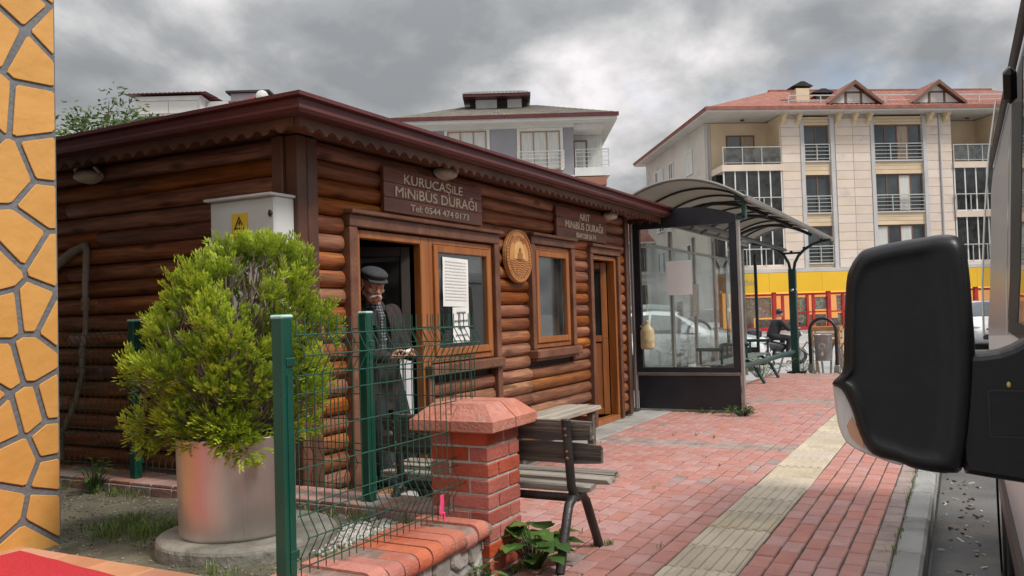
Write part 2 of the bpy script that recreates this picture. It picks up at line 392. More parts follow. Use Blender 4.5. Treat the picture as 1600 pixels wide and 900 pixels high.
for r_ in range(nl):
    y = 1.397 + (r_ + .5) * PWL
    for k in range(int((PAV_X1 - PAV_X0) / PX)):
        x = PAV_X0 + (k + .5 + (.5 if r_ % 2 else 0)) * PX
        if x > PAV_X1 - .1: continue
        if any(abs(x - bx) < .16 for bx in bands): continue
        if 3.66 < x < 4.1 and 2.08 < y < 2.5: continue
        spots_.append((x, y, random.random() < .03 or (x < 4.2 and y > 1.45 and random.random() < .25)))
for bx in bands:                                       # soldier courses of grey pavers across the pavement
    for k in range(nl):
        for dx in (-.107, .107): spots_.append((bx + dx * 1.0, 1.397 + (k + .5) * PWL, True))
def inview(x, y):
    d = Vector((x, y, -1.3)); z = d.dot(fw)
    if z < .3: return False
    px, py = 800 + 1329.6 * d.dot(rr) / z, 450 - 1329.6 * d.dot(uu) / z
    return -40 < px < 1480 and py < 935 and not (px > 1300 and py < 690) and not (px < 820 and py > 640)
vis = sorted([s_ for s_ in spots_ if inview(s_[0], s_[1])], key=lambda s_: s_[0] ** 2 + s_[1] ** 2)
near = set(vis[:296]); rest = MB(); restg = MB()
for s_ in spots_:
    x, y, g = s_; rz = jit(.012); z = jit(.0022); tx, ty = jit(.006), jit(.006)
    if abs(x - 3.55) < .11 and abs(y - .97) < .06: tx, ty, z = .10, -.03, .012
    M = TM(x + jit(.002), y + jit(.002), z, tx, ty, rz)
    if s_ in near: inst('paver', pm_gry if g else pm_red, pavement, M)
    else: (restg if g else rest).add([M @ Vector(p) for p in pv], pf, rnd=random.random())
tag(rest.build('pavers_beyond', PAVM, pavement, fix=False), kind='stuff'); tag(restg.build('grey_pavers_beyond', PAVG, pavement, fix=False), kind='stuff')
# tactile strip
TACT = mat('tactile_concrete', (.43, .355, .255), (.50, .425, .315), 4, .9, .35, 50, rnd=.12, hue=.006, spots=(.375, .325, .25), spot_scale=3, spot_at=.54)
tmb = MB(); tmb.obox((0, 0, -.02), (.416, .368, .04), ch=.006)
for k in range(6):
    y = -.150 + k * .06; pts = []
    tmb.prism([(-.19, -.017), (.19, -.017), (.198, -.008), (.198, .008), (.19, .017), (-.19, .017), (-.198, .008), (-.198, -.008)], .007, (0, y, 0), (1, 0, 0), (0, 1, 0), (0, 0, 1), bev=.004)
tm_ = tmb.mesh('tactile_tile'); tm_.materials.append(TACT)
for k in range(39):
    x = .62 + k * .4225
    if x < PAV_X1 - .2: inst('tactile_tile', tm_, pavement, TM(x, 1.2095 + jit(.003), jit(.003), jit(.006), jit(.006), jit(.008)))
# kerb
kb = MB(); kb.box(PAV_X0, 17.3, .235, .352, -.2, -.012)
kerb = tag(kb.build('kerb', mat('kerb_bed', (.14, .135, .125), (.2, .19, .18), 5, .95)), kind='structure')
KST = mat('kerb_concrete', (.235, .235, .22), (.33, .33, .31), 3, .9, .5, 35, rnd=.10, spots=(.17, .17, .155), spot_scale=2.4, spot_at=.55)
kv = MB(); kv.obox((0, 0, -.095), (.782, .142, .19), ch=.016); km = kv.mesh('kerb_stone'); km.materials.append(KST)
for k in range(22): inst('kerb_stone', km, kerb, TM(.55 + k * .79, .2925 + jit(.004), .004 + jit(.003), 0, jit(.003), jit(.006)))
# litter in the gutter, concrete strip before the cabin
lt = MB()
for k in range(170):
    x = 2.9 + random.random() ** 1.5 * 5; y = random.uniform(-.10, .19); a = random.random() * 3.1; l = random.choice((.012, .02, .035, .05)) * random.uniform(.6, 1.2); w = random.uniform(.006, .014)
    lt.obox((x, y, -.144), (l, w, random.uniform(.004, .01)), Matrix.Rotation(a, 3, 'Z') @ Matrix.Rotation(jit(.4), 3, 'Y'), rnd=random.choice((.1, .2, .3, .9, .95)))
LIT = leafmat('litter_bits', (.04, .03, .025), (.22, .13, .08), (.75, .73, .68))
tag(lt.build('litter', LIT, fix=False), kind='stuff')
st = MB()
for k in range(9): st.obox((4.42 + k * .775, 3.545, -.025), (.769, .405, .06), ch=.006, rnd=random.random())
tag(st.build('concrete_path', CONC), kind='structure')
# raised yard left of the retaining wall
YARD = mat('yard_soil', (.085, .078, .050), (.165, .15, .105), 5, .97, .8, 40, spots=(.30, .29, .21), spot_scale=2.2, spot_at=.60)
yd = MB(); NX, NY = 30, 70; vs = []
for i in range(NX + 1):
    for j in range(NY + 1):
        x, y = lerp(.3, 3.84, i / NX), lerp(2.44, 9.4, j / NY); e_ = .2 + .02 * noise.noise(Vector((x * 2.3, y * 2.3, 0))) + .012 * noise.noise(Vector((x * 9, y * 9, 5)))
        vs.append((x, y, e_))
o0 = len(vs); yd.add(vs, [(i * (NY + 1) + j, (i + 1) * (NY + 1) + j, (i + 1) * (NY + 1) + j + 1, i * (NY + 1) + j + 1) for i in range(NX) for j in range(NY)], True)
tag(yd.build('yard_ground', YARD, fix=False), kind='structure')
# pebbles: greyish gravel everywhere, white stones by the coping
pb = MB()
def pebble(mb, x, y, z, r, rnd):
    vs = []; a0 = random.random() * 6
    for zz_, q in ((-.5, .7), (.25, 1.0)):
        for k in range(5):
            a = a0 + k * 1.2566 + jit(.25); rr_ = r * q * random.uniform(.75, 1.2); vs.append((x + math.cos(a) * rr_, y + math.sin(a) * rr_ * .8, z + zz_ * r * .8))
    vs.append((x, y, z + r * .75)); fs = [(k, (k + 1) % 5, 5 + (k + 1) % 5, 5 + k) for k in range(5)] + [(5 + k, 5 + (k + 1) % 5, 10) for k in range(5)]
    mb.add(vs, fs, False, rnd)
for k in range(2600):
    x, y = random.uniform(2.2, 3.78), random.uniform(2.5, 6.6)
    pebble(pb, x, y, .203 + .02 * noise.noise(Vector((x * 2.3, y * 2.3, 0))), random.uniform(.004, .011), random.uniform(.1, .62))
for k in range(900):
    x, y = random.gauss(3.5, .17), random.gauss(2.72, .10)
    if x > 3.78 or y < 2.5: continue
    pebble(pb, x, y, .212, random.uniform(.008, .017), random.choice((.35, .55, .8, .9, 1.0)))
PEB = leafmat('pebble', (.13, .115, .10), (.33, .30, .25), (.78, .76, .72), rough=.9)
tag(pb.build('gravel', PEB, fix=False), kind='stuff')

def grass(name, spots, mat_, n_each=40, h=(.04, .11), spread=.09, label=None):
    mb = MB()
    for (x, y, z, k) in spots:
        for q in range(int(n_each * k)):
            a = random.random() * 6.283; d = abs(random.gauss(0, spread)) * k; bx, by = x + math.cos(a) * d, y + math.sin(a) * d
            hh = random.uniform(*h) * (1.0 - .3 * d / (spread * 2 + .01)); lean = Vector((math.cos(a + jit(.8)), math.sin(a + jit(.8)), 0)) * hh * random.uniform(.2, .8)
            w = random.uniform(.0016, .0032); sd_ = Vector((-math.sin(a), math.cos(a), 0)) * w
            b0 = Vector((bx, by, z)); m_ = b0 + lean * .4 + Vector((0, 0, hh * .65)); t_ = b0 + lean + Vector((0, 0, hh))
            mb.add([b0 - sd_, b0 + sd_, m_ + sd_ * .8, m_ - sd_ * .8, t_], [(0, 1, 2, 3), (3, 2, 4)], False, random.random())
    return tag(mb.build(name, mat_, fix=False), kind='stuff')
GRM = leafmat('grass_blade', (.07, .12, .03), (.16, .24, .06), (.33, .37, .14))
sp_ = [(2.98 + random.random() * .28, 3.72 + random.random() * .5, .2, 1) for _ in range(26)]
sp_ += [(random.uniform(2.45, 3.7), random.uniform(2.52, 2.6), .2, .5) for _ in range(16)] + [(2.62, 2.78, .2, 1.0), (2.70, 2.95, .2, .6)]
sp_ += [(3.72, random.uniform(2.6, 6), .2, .45) for _ in range(20)]
grass('grass', sp_, GRM, 70, (.02, .075))
jw = [(random.uniform(2.6, 9), .362 + jit(.004), -.004, .28) for _ in range(46)] + [(random.uniform(3, 9), 1.397 + PWL * random.randint(1, 18), -.004, .2) for _ in range(26)] + [(4.45 + jit(.05), 1.83 + jit(.05), -.004, .35) for _ in range(8)] + [(3.9 + jit(.1), 2.06 + jit(.03), -.004, .4) for _ in range(10)] + [(10.6 + jit(.03), random.uniform(2.4, 3.6), .0, .4) for _ in range(26)]
grass('joint_weeds', jw, GRM, 26, (.012, .045), .06)

# ================================================================ yellow stone-patterned pillar, landing, carpet
YEL = mat('yellow_paint', (.57, .285, .068), (.61, .31, .08), 3.5, .6, .45, 9, rnd=.03, spots=(.53, .27, .075), spot_scale=7, spot_at=.66)
GRJ = mat('grey_joint_paint', (.125, .13, .14), (.165, .17, .18), 8, .75, .4, 40)
pillar_y = thing('painted_pillar', 'tall yellow wall end painted as crazy paving with grey joints beside the log cabin', 'pillar', (2.2, 4.25, .2))
PXR, PYF = 2.772, 4.085
core = MB(); core.box(1.0, PXR - .004, PYF + .004, PYF + .34, .12, 3.6); core.build('core', GRJ, pillar_y)
wing = MB(); wing.box(-1.5, PXR - .06, PYF + .35, 11.5, .05, 5.2); wing.build('wall', mat('sky_block_render', (.30, .27, .22), (.36, .33, .28), 2, .9), pillar_y)  # unseen building mass, added to keep sky light off the cabin's side wall
def clip(poly, px, py, nx, ny):
    out = []
    for i in range(len(poly)):
        a, b = poly[i], poly[(i + 1) % len(poly)]; da = (a[0] - px) * nx + (a[1] - py) * ny; db = (b[0] - px) * nx + (b[1] - py) * ny
        if da <= 0: out.append(a)
        if da * db < 0: t = da / (da - db); out.append((lerp(a[0], b[0], t), lerp(a[1], b[1], t)))
    return out
def voronoi(seeds, x0, x1, y0, y1):
    res = []
    for i, s_ in enumerate(seeds):
        poly = [(x0, y0), (x1, y0), (x1, y1), (x0, y1)]
        for j, t in enumerate(seeds):
            if i == j or abs(s_[0] - t[0]) + abs(s_[1] - t[1]) > 1.6: continue
            poly = clip(poly, (s_[0] + t[0]) / 2, (s_[1] + t[1]) / 2, t[0] - s_[0], t[1] - s_[1])
            if len(poly) < 3: break
        if len(poly) >= 3: res.append(poly)
    return res
def clean(poly, d):
    out = []
    for p in poly:
        if not out or math.hypot(p[0] - out[-1][0], p[1] - out[-1][1]) > d: out.append(p)
    if len(out) > 2 and math.hypot(out[0][0] - out[-1][0], out[0][1] - out[-1][1]) < d: out.pop()
    return out
def chaikin(poly, n=1, q=.22):
    for _ in range(n):
        o = []
        for i in range(len(poly)):
            a, b = poly[i], poly[(i + 1) % len(poly)]; o.append((lerp(a[0], b[0], q), lerp(a[1], b[1], q))); o.append((lerp(a[0], b[0], 1 - q), lerp(a[1], b[1], 1 - q)))
        poly = o
    return poly
# seeds of the painted stones, in (X, height)
seeds = [(2.62, 2.924), (2.741, 2.829), (2.492, 2.72), (2.617, 2.664), (2.44, 2.40), (2.627, 2.385), (2.532, 2.073), (2.697, 2.147), (2.701, 1.933), (2.586, 1.74), (2.725, 1.651), (2.44, 1.578), (2.493, 1.378), (2.628, 1.392), (2.755, 1.325), (2.625, 1.154), (2.481, 1.116), (2.481, 0.871), (2.605, 0.903), (2.729, 0.937), (2.548, 0.655), (2.72, 0.729), (2.724, 0.574), (2.681, 0.385), (2.47, 0.431), (2.581, 0.252)]
for k in range(40): seeds.append((random.uniform(1.0, 2.40), .3 + 3.2 * (k + .5) / 40))
for k in range(6): seeds.append((random.uniform(2.4, 2.77), 3.08 + k * .1))
def rock_face(polys, parent, name, m, O, ex, ey, ez, depth, gap, bev, minr=.03, round_=.16):
    for poly in polys:
        poly = clean(poly, .02)
        if len(poly) < 3: continue
        p2 = inset(poly, gap)
        A = sum(p2[i][0] * p2[(i + 1) % len(p2)][1] - p2[(i + 1) % len(p2)][0] * p2[i][1] for i in range(len(p2)))
        if abs(A) < minr * minr * 2: continue
        p2 = chaikin(p2, 1, round_); mb = MB(); mb.prism(p2, depth * random.uniform(.85, 1.15), O, ex, ey, ez, bev=bev); mb.build(name, m, parent)
rock_face(voronoi(seeds, 1.0, PXR, .17, 3.6), pillar_y, 'stone', YEL, (0, PYF, 0), (1, 0, 0), (0, 0, 1), (0, -1, 0), .006, .0145, .0025, round_=.06)
seeds2 = [((.09 if k % 2 else .25) + jit(.05), .25 + k * .16 + jit(.04)) for k in range(22)]
rock_face(voronoi(seeds2, 0, .335, .17, 3.6), pillar_y, 'stone', YEL, (PXR - .004, PYF + .004, 0), (0, 1, 0), (0, 0, 1), (1, 0, 0), .004, .0125, .002, round_=.06)
land = MB(); land.box(1.2, 2.56, 2.75, 6.2, .02, .222)
landing = tag(land.build('landing', CONC), kind='structure')
TER = mat('terracotta_tile', (.50, .22, .12), (.60, .30, .18), 4, .6, .2, 30, rnd=.12, hue=.008, spots=(.42, .24, .17), spot_scale=4, spot_at=.58)
tl = MB(); tl.obox((0, 0, 0), (.288, .288, .022), ch=.004); tlm = tl.mesh('tile'); tlm.materials.append(TER)
for i in range(4):
    for j in range(11): inst('tile', tlm, landing, TM(2.425 - i * .294, 3.0 + j * .294, .233, 0, 0, jit(.008)))
cp = MB(); NXc = 26; NYc = 14; vs = []
for i in range(NXc + 1):
    for j in range(NYc + 1):
        x, y = lerp(1.3, 2.40, i / NXc), lerp(3.16, 4.0, j / NYc); x += .10 * (j / NYc)
        vs.append((x, y, .252 + .004 * noise.noise(Vector((x * 5, y * 5, 0)))))
cp.add(vs, [(i * (NYc + 1) + j, (i + 1) * (NYc + 1) + j, (i + 1) * (NYc + 1) + j + 1, i * (NYc + 1) + j + 1) for i in range(NXc) for j in range(NYc)], True)
rim = [vs[i * (NYc + 1)] for i in range(NXc + 1)] + [vs[NXc * (NYc + 1) + j] for j in range(1, NYc + 1)] + [vs[i * (NYc + 1) + NYc] for i in range(NXc - 1, -1, -1)] + [vs[j] for j in range(NYc - 1, 0, -1)]
n_ = len(rim); cp.add(rim + [(p[0], p[1], .246) for p in rim], [(k, (k + 1) % n_, n_ + (k + 1) % n_, n_ + k) for k in range(n_)])
tag(cp.build('carpet', mat('red_carpet', (.52, .02, .035), (.60, .035, .05), 60, .95, .5, 300)), 'bright red carpet lying on the terracotta tiled landing', 'carpet')

# ================================================================ retaining wall with brick coping
wall = thing('garden_wall', 'low grey rubble stone wall capped with rounded red bricks under the green mesh fence', 'wall', (2.7, 2.32, 0))
wc = MB(); wc.box(.6, 3.70, 2.165, 2.46, -.1, .215); wc.build('core', mat('wall_mortar', (.20, .19, .17), (.30, .285, .26), 9, .95, .5, 50), wall)
STO = mat('rubble_stone', (.20, .185, .165), (.34, .32, .29), 5, .9, .9, 18, rnd=.22, hue=.01, spots=(.13, .12, .11), spot_scale=4, spot_at=.55)
sw = []
for i in range(22):
    for j in range(2): sw.append((.62 + i * .145 + jit(.045) + (.07 if j else 0), .05 + j * .11 + jit(.03)))
rock_face(voronoi(sw, .6, 3.69, -.08, .215), wall, 'stone', STO, (0, 2.166, 0), (1, 0, 0), (0, 0, 1), (0, -1, 0), .022, .006, .012, .015)
COPM = mat('coping_brick', (.42, .115, .070), (.50, .165, .108), 5, .8, .45, 40, rnd=.09, hue=.004, spots=(.36, .20, .155), spot_scale=7, spot_at=.62)
prof = [(2.475, .215), (2.475, .285)] + [(2.145 - .047 * math.sin(R(q)), .238 + .047 * math.cos(R(q))) for q in range(0, 181, 18)] + [(2.16, .19), (2.16, .215)]
cb_ = MB(); cb_.prism([(p[0], p[1]) for p in prof], .0955, (-.0478, 0, 0), (0, 1, 0), (0, 0, 1), (1, 0, 0)); cbm = cb_.mesh('coping_brick'); cbm.materials.append(COPM)
bm = bmesh.new(); bm.from_mesh(cbm); bmesh.ops.recalc_face_normals(bm, faces=bm.faces); bm.to_mesh(cbm); bm.free()
for k in range(29): inst('coping_brick', cbm, wall, TM(.72 + k * .1035, jit(.002), jit(.0015), jit(.004), jit(.004), jit(.005)))
mo = MB(); mo.prism([(2.30 + (p[0] - 2.30) * .965, .235 + (p[1] - .235) * .90) for p in prof], 3.06, (.65, 0, 0), (0, 1, 0), (0, 0, 1), (1, 0, 0)); mo.build('coping_mortar', mat('coping_joint', (.20, .13, .10), (.30, .21, .17), 12, .95, .4, 60), wall)

# ================================================================ brick gate pier with bevelled cap
pier = thing('brick_pier', 'square red brick pier with a sloping cap at the end of the garden wall', 'pier', (3.87, 2.285, 0))
BX, BY, BW = 3.70, 2.115, .34
MOR = mat('mortar', (.40, .37, .33), (.52, .49, .44), 14, .95, .5, 70)
pc = MB(); pc.box(BX + .008, BX + BW - .008, BY + .008, BY + BW - .008, -.05, .722); pc.build('mortar_core', MOR, pier)
BRK = mat('pier_brick', (.34, .062, .034), (.42, .088, .052), 6, .8, .4, 40, rnd=.10, hue=.004, spots=(.40, .125, .085), spot_scale=5, spot_at=.62)
bricks = {}
def brick(cx, cy, cz, lx, ly):
    key = (round(lx, 4), round(ly, 4))
    if key not in bricks:
        b = MB(); b.obox((0, 0, 0), (lx, ly, .066), ch=.004); m = b.mesh('brick'); m.materials.append(BRK); bricks[key] = m
    inst('brick', bricks[key], pier, TM(cx, cy, cz, 0, 0, jit(.006)))
CH = .0795
for c_ in range(10):
    z = .72 - .038 - c_ * CH
    g = .011; t = .106; o = jit(.0015); Wd = BW
    if c_ % 2 == 0: rc_ = [(0, t, 0, Wd - t - g), (t + g, Wd, 0, t), (Wd - t, Wd, t + g, Wd), (0, Wd - t - g, Wd - t, Wd)]
    else: rc_ = [(0, Wd - t - g, 0, t), (0, t, t + g, Wd), (Wd - t, Wd, 0, Wd - t - g), (t + g, Wd, Wd - t, Wd)]
    lay = [(BX + (q[0] + q[1]) / 2, BY + (q[2] + q[3]) / 2, q[1] - q[0], q[3] - q[2]) for q in rc_]
    for (cx, cy, lx, ly) in lay: brick(cx + o, cy - o, z + jit(.001), lx, ly)
CAPM = mat('cap_stone', (.42, .15, .11), (.50, .215, .165), 16, .85, .5, 60, rnd=.06, hue=.006, spots=(.36, .18, .15), spot_scale=9, spot_at=.55)
cxm, cym = BX + BW / 2, BY + BW / 2
for sx in (-1, 1):
    for sy in (-1, 1):
        g = .004; ov = .245; tp = .158; z0, z1, z2 = .722, .782, .856
        def ring(h, z): return [(cxm + sx * g, cym + sy * g, z), (cxm + sx * h, cym + sy * g, z), (cxm + sx * h, cym + sy * h, z), (cxm + sx * g, cym + sy * h, z)]
        mb = MB(); vs = ring(ov - .006, z0) + ring(ov, z0 + .006) + ring(ov, z1 - .004) + ring(ov - .006, z1) + ring(tp, z2)
        fs = [(3, 2, 1, 0), (16, 17, 18, 19)] + [(4 * i + k, 4 * i + (k + 1) % 4, 4 * i + 4 + (k + 1) % 4, 4 * i + 4 + k) for i in range(4) for k in range(4)]
        mb.add(vs, fs); mb.build('cap_stone', CAPM, pier)

# ================================================================ green mesh fences
GRN = mat('green_powder_coat', (.004, .055, .036), (.007, .070, .046), 3, .32, .06, 60, spots=(.012, .085, .06), spot_scale=6, spot_at=.68)
ALU_ = mat('bolt_zinc', (.45, .45, .44), None, 5, .35, metal=.8)
GWIRE = mat('green_wire', (.010, .062, .042), (.016, .08, .055), 8, .38)
CAPP = mat('post_cap_plastic', (.30, .52, .47), (.38, .60, .55), 4, .5)
def post(parent, x, y, z0, z1, w=.06):
    mb = MB(); mb.obox((x, y, (z0 + z1) / 2), (w, w, z1 - z0), ch=.006); mb.box(x - .012, x + .012, y - w / 2 - .004, y - w / 2 + .002, z0 + .05, z1 - .22)
    p = mb.build('post', GRN, parent)
    c = MB(); c.obox((x, y, z1 + .006), (w + .006, w + .006, .016), ch=.006); c.build('post_cap', CAPP, p)
    b = MB(); b.box(x - w / 2 - .008, x + w / 2 + .008, y - w / 2 - .008, y + w / 2 + .008, z0 - .006, z0 + .006); b.build('base_plate', GRN, p)
    for zc in (z0 + .12, z1 - .17):
        k = MB(); k.obox((x + .012, y - .012, zc), (w - .012, w - .012, .034), ch=.003); cl = k.build('clamp', GRN, p)
        q = MB(); q.lathe([(.001, .012), (.006, .010), (.008, 0)], (x + w / 2 - .012, y - w / 2 - .004, zc), 8, axis='Y'); q.build('bolt', ALU_, cl)
    return p
def fold(z, zb, zt):
    """V-shaped folds near the top and the bottom of a mesh panel"""
    for a, b in ((zt - .04, zt - .20), (zb + .20, zb + .04)):
        if b < z < a: m = (a + b) / 2; return .045 * (1 - abs(z - m) / ((a - b) / 2))
    return 0
def mesh_panel(parent, P0, P1, zb, zt, out, step=.052, cut=None, wires=None):
    P0, P1 = Vector(P0), Vector(P1); d = P1 - P0; L = d.length; d.normalize(); out = Vector(out)
    zs = sorted({zb - .03, zb + .04, zb + .12, zb + .20, zt - .20, zt - .12, zt - .04, zt + .03})
    n = int(L / step)
    for k in range(n + 1):
        s_ = k * step; lo = zb - .03
        if cut and s_ > cut[0]: lo = cut[1]
        pts = [P0 + d * s_ + out * fold(z, zb, zt) + Vector((0, 0, z)) for z in [lo] + [q for q in zs if q > lo + .01]]
        mb = MB(); mb.tube(pts, .0026, 5, rnd=.0); mb.build('upright_wire', GWIRE, parent)
    for z, o in [(zb, 0), (zb + .12, .045), (zb + .2, 0), (zt - .2, 0), (zt - .12, .045), (zt - .04, 0)] + [(q, 0) for q in (wires or ())]:
        e = L
        if cut and z < cut[1]: e = cut[0] + .04
        mb = MB(); mb.tube([P0 + out * o + Vector((0, 0, z)) + d * (-.01), P0 + d * e + out * o + Vector((0, 0, z))], .0032, 5); mb.build('cross_wire', GWIRE, parent)
WZ = (.585, .725, .87, 1.014)
FY = 2.328
fence1 = thing('mesh_fence', 'green welded mesh fence panel standing on the brick coping and running over the pier', 'fence', (2.50, FY, .28))
post(fence1, 2.497, FY, .285, 1.312)
mesh_panel(fence1, (2.54, FY - .034, 0), (3.90, FY - .034, 0), .345, 1.285, (0, -1, 0), .0485, cut=(1.13, .872), wires=WZ)
fence2 = thing('mesh_fence', 'green welded mesh fence on the low kerb in front of the log side wall', 'fence', (3.9, 3.0, .27))
post(fence2, 3.9, 3.005, .27, 1.33); post(fence2, 3.9, 4.955, .27, 1.33); post(fence2, 3.9, 7.1, .27, 1.33)
mesh_panel(fence2, (3.935, 2.335, 0), (3.935, 7.2, 0), .345, 1.285, (1, 0, 0), .0625, wires=WZ)
pk = MB(); pts = [(-.02, .05), (.02, .055), (.028, .01), (.022, -.035), (-.004, -.05), (-.026, -.03), (-.018, .01)]
pk.prism(pts, .006, (3.50, FY - .06, .385), (1, .2, 0), (.1, 0, 1), (0, -1, 0), bev=.002)
pk.tube([(3.515, FY - .065, .35), (3.525, FY - .06, .325), (3.52, FY - .065, .305)], .007, 6)
pnk = tag(pk.build('ribbon_scrap', mat('pink_cloth', (.75, .04, .16), (.8, .1, .22), 20, .7)), 'scrap of bright pink cloth caught on the fence above the coping', 'cloth')

# kerb of brick slips under the rear fence
kb2 = MB(); kb2.box(3.80, 4.10, 2.48, 9.0, .0, .262)
gk = tag(kb2.build('garden_kerb', mat('garden_kerb_mortar', (.22, .20, .18), (.33, .31, .28), 6, .95, .4, 40)), kind='structure')
GKM = mat('kerb_slip', (.30, .15, .115), (.40, .23, .185), 5, .85, .4, 40, rnd=.16, hue=.008, spots=(.30, .27, .24), spot_scale=2, spot_at=.5)
gkb = MB(); gkb.obox((0, 0, 0), (.30, .192, .02), ch=.004); gkt = gkb.mesh('kerb_slip'); gkt.materials.append(GKM)
gkb = MB(); gkb.obox((0, 0, 0), (.02, .192, .075), ch=.004); gkf = gkb.mesh('kerb_slip'); gkf.materials.append(GKM)
for k in range(32):
    y = 2.58 + k * .2
    inst('kerb_slip', gkt, gk, TM(3.945, y, .265 + jit(.002), 0, jit(.006), jit(.01))); inst('kerb_slip', gkf, gk, TM(3.798, y, .215, 0, 0, jit(.008)))

# ================================================================ log cabin
cabin = thing('log_cabin', 'single storey brown log cabin with maroon eaves and two wooden name boards', 'cabin', (7.1, 6.2, 0))
LOGM = mat('varnished_log', (.185, .061, .019), (.35, .132, .042), 2.6, .52, .45, 14, spec=.3, rnd=.24, hue=.004, stretch=(.35, 3.2, 3.2), c3=(.23, .064, .019), knots=(.05, .016, .008), spots=(.11, .048, .025), spot_scale=1.6, spot_at=.60, dist=.4)
LOGW = mat('weathered_log', (.25, .088, .032), (.38, .155, .060), 2.6, .55, .45, 14, spec=.35, rnd=.2, hue=.004, stretch=(.35, 3.2, 3.2), c3=(.21, .078, .032), knots=(.10, .036, .016), spots=(.62, .34, .12), spot_scale=2.1, spot_at=.60, dist=.4)
DKW = mat('dark_stained_wood', (.070, .026, .014), (.13, .052, .028), 5, .5, .3, 30, rnd=.12, stretch=(.5, .5, .5))
DKW2 = mat('dark_trim_wood', (.11, .042, .022), (.185, .078, .042), 5, .5, .3, 30, rnd=.12, spots=(.26, .14, .085), spot_scale=2.5, spot_at=.62)
UPVC = mat('golden_oak_frame', (.25, .080, .019), (.34, .12, .030), 3, .35, .08, 30, stretch=(6, 6, .6), dist=.3)
MAROON = mat('maroon_metal', (.080, .015, .015), (.105, .022, .021), 3, .45, .12, 90, spots=(.17, .05, .045), spot_scale=14, spot_at=.66)
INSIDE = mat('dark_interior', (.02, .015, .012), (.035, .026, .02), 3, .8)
CX0, CX1, CY0, CY1 = 4.14, 10.08, 3.73, 8.6
LH = .1215; Z0L = .055
logmeshes = {}
def log_mesh(L, dep, wob):
    mb = MB(); ns = max(4, min(8, int(L / .45) + 3)); vs = []; K = 7; sgn = random.uniform(0, 50)
    xs = [0, .012] + [lerp(.012, L - .012, (i + 1) / ns) for i in range(ns - 1)] + [L - .012, L]
    for i, x in enumerate(xs):
        q = 1 + wob * noise.noise(Vector((x * 1.1, sgn, 0))); e_ = .78 if i in (0, len(xs) - 1) else 1
        for k in range(K):
            a = -math.pi / 2 + math.pi * k / (K - 1); vs.append((x, -dep * math.cos(a) * q * e_, LH / 2 * .985 * math.sin(a) * (1 if e_ == 1 else .92)))
    fs = []
    for i in range(len(xs) - 1):
        for k in range(K - 1): fs.append((i * K + k, i * K + k + 1, (i + 1) * K + k + 1, (i + 1) * K + k))
    mb.add(vs, fs, True); mb.add(vs[:K], [tuple(range(K))]); mb.add(vs[-K:], [tuple(reversed(range(K)))]); return mb.mesh('wall_log')
def place_log(x, y, z, L, rot, m, dep=.05):
    me = log_mesh(L, dep, .10); bm = bmesh.new(); bm.from_mesh(me); bmesh.ops.recalc_face_normals(bm, faces=bm.faces)
    bm.to_mesh(me); bm.free(); me.materials.append(m); inst('wall_log', me, cabin, TM(x, y, z, 0, 0, rot) @ Matrix.Rotation(jit(.006), 4, 'Y'))
def rows(z0, z1):
    i = 0
    while True:
        z = Z0L + (i + .5) * LH; i += 1
        if z > 2.52: return
        if z0 <= z - LH * .35 and z + LH * .35 <= z1: yield i, z
F1 = (4.585, 6.70); W2 = (7.345, 8.385); D2 = (8.83, 9.765)
for i, z in rows(0, 2.5):                                     # street front
    wm = lambda: LOGW if z < .86 and random.random() < .8 else LOGM
    if z < 2.04: place_log(4.295, CY0, z, F1[0] - 4.295 - .004, 0, LOGW if z < .5 else LOGM)
    else:
        j = 5.6 + (.9 if i % 2 else 0); place_log(4.295, CY0, z, j - 4.295, 0, LOGM); place_log(j + .003, CY0, z, 8.2 - j + jit(.01), 0, LOGM); place_log(8.212, CY0, z, 10.0 - 8.212, 0, LOGM); continue
    if z < .83:
        j = 7.37 + jit(.01); place_log(5.52, CY0, z, j - 5.52, 0, wm()); place_log(j + .003, CY0, z, D2[0] - j - .006, 0, wm())
    else:
        place_log(F1[1] + .004, CY0, z, W2[0] - F1[1] - .008, 0, LOGM); place_log(W2[1] + .004, CY0, z, D2[0] - W2[1] - .008, 0, LOGM)
    place_log(D2[1] + .012, CY0, z, 10.0 - D2[1] - .014, 0, LOGW if z < .5 else LOGM)
for i, z in rows(.1, 2.5):                                     # yard side
    j = 5.6 + [0, .9, .35, 1.2][i % 4]
    place_log(CX0, j - .003, z, j - 3.80, R(-90), LOGM); place_log(CX0, 8.55, z, 8.55 - j, R(-90), LOGM)
# backing walls with openings, floor, ceiling, back
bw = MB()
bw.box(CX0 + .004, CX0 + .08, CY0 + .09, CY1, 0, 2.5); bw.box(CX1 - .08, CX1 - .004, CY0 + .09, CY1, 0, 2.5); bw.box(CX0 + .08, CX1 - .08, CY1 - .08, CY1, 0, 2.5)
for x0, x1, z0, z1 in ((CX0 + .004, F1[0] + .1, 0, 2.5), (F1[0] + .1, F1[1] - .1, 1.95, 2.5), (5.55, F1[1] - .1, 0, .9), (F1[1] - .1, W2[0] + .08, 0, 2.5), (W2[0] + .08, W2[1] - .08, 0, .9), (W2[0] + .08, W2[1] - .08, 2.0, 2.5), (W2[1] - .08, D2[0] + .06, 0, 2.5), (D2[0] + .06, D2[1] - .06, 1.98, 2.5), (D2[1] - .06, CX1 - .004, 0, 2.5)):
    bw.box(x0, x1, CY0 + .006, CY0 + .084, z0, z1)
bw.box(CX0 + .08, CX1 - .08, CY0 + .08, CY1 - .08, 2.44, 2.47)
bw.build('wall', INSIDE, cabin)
fl = MB(); fl.box(CX0 + .08, CX1 - .08, CY0 + .084, CY1 - .08, -.02, .035); fl.box(7.19, 7.23, CY0 + .09, CY1 - .1, .036, 2.43); fl.build('floor', INSIDE, cabin)
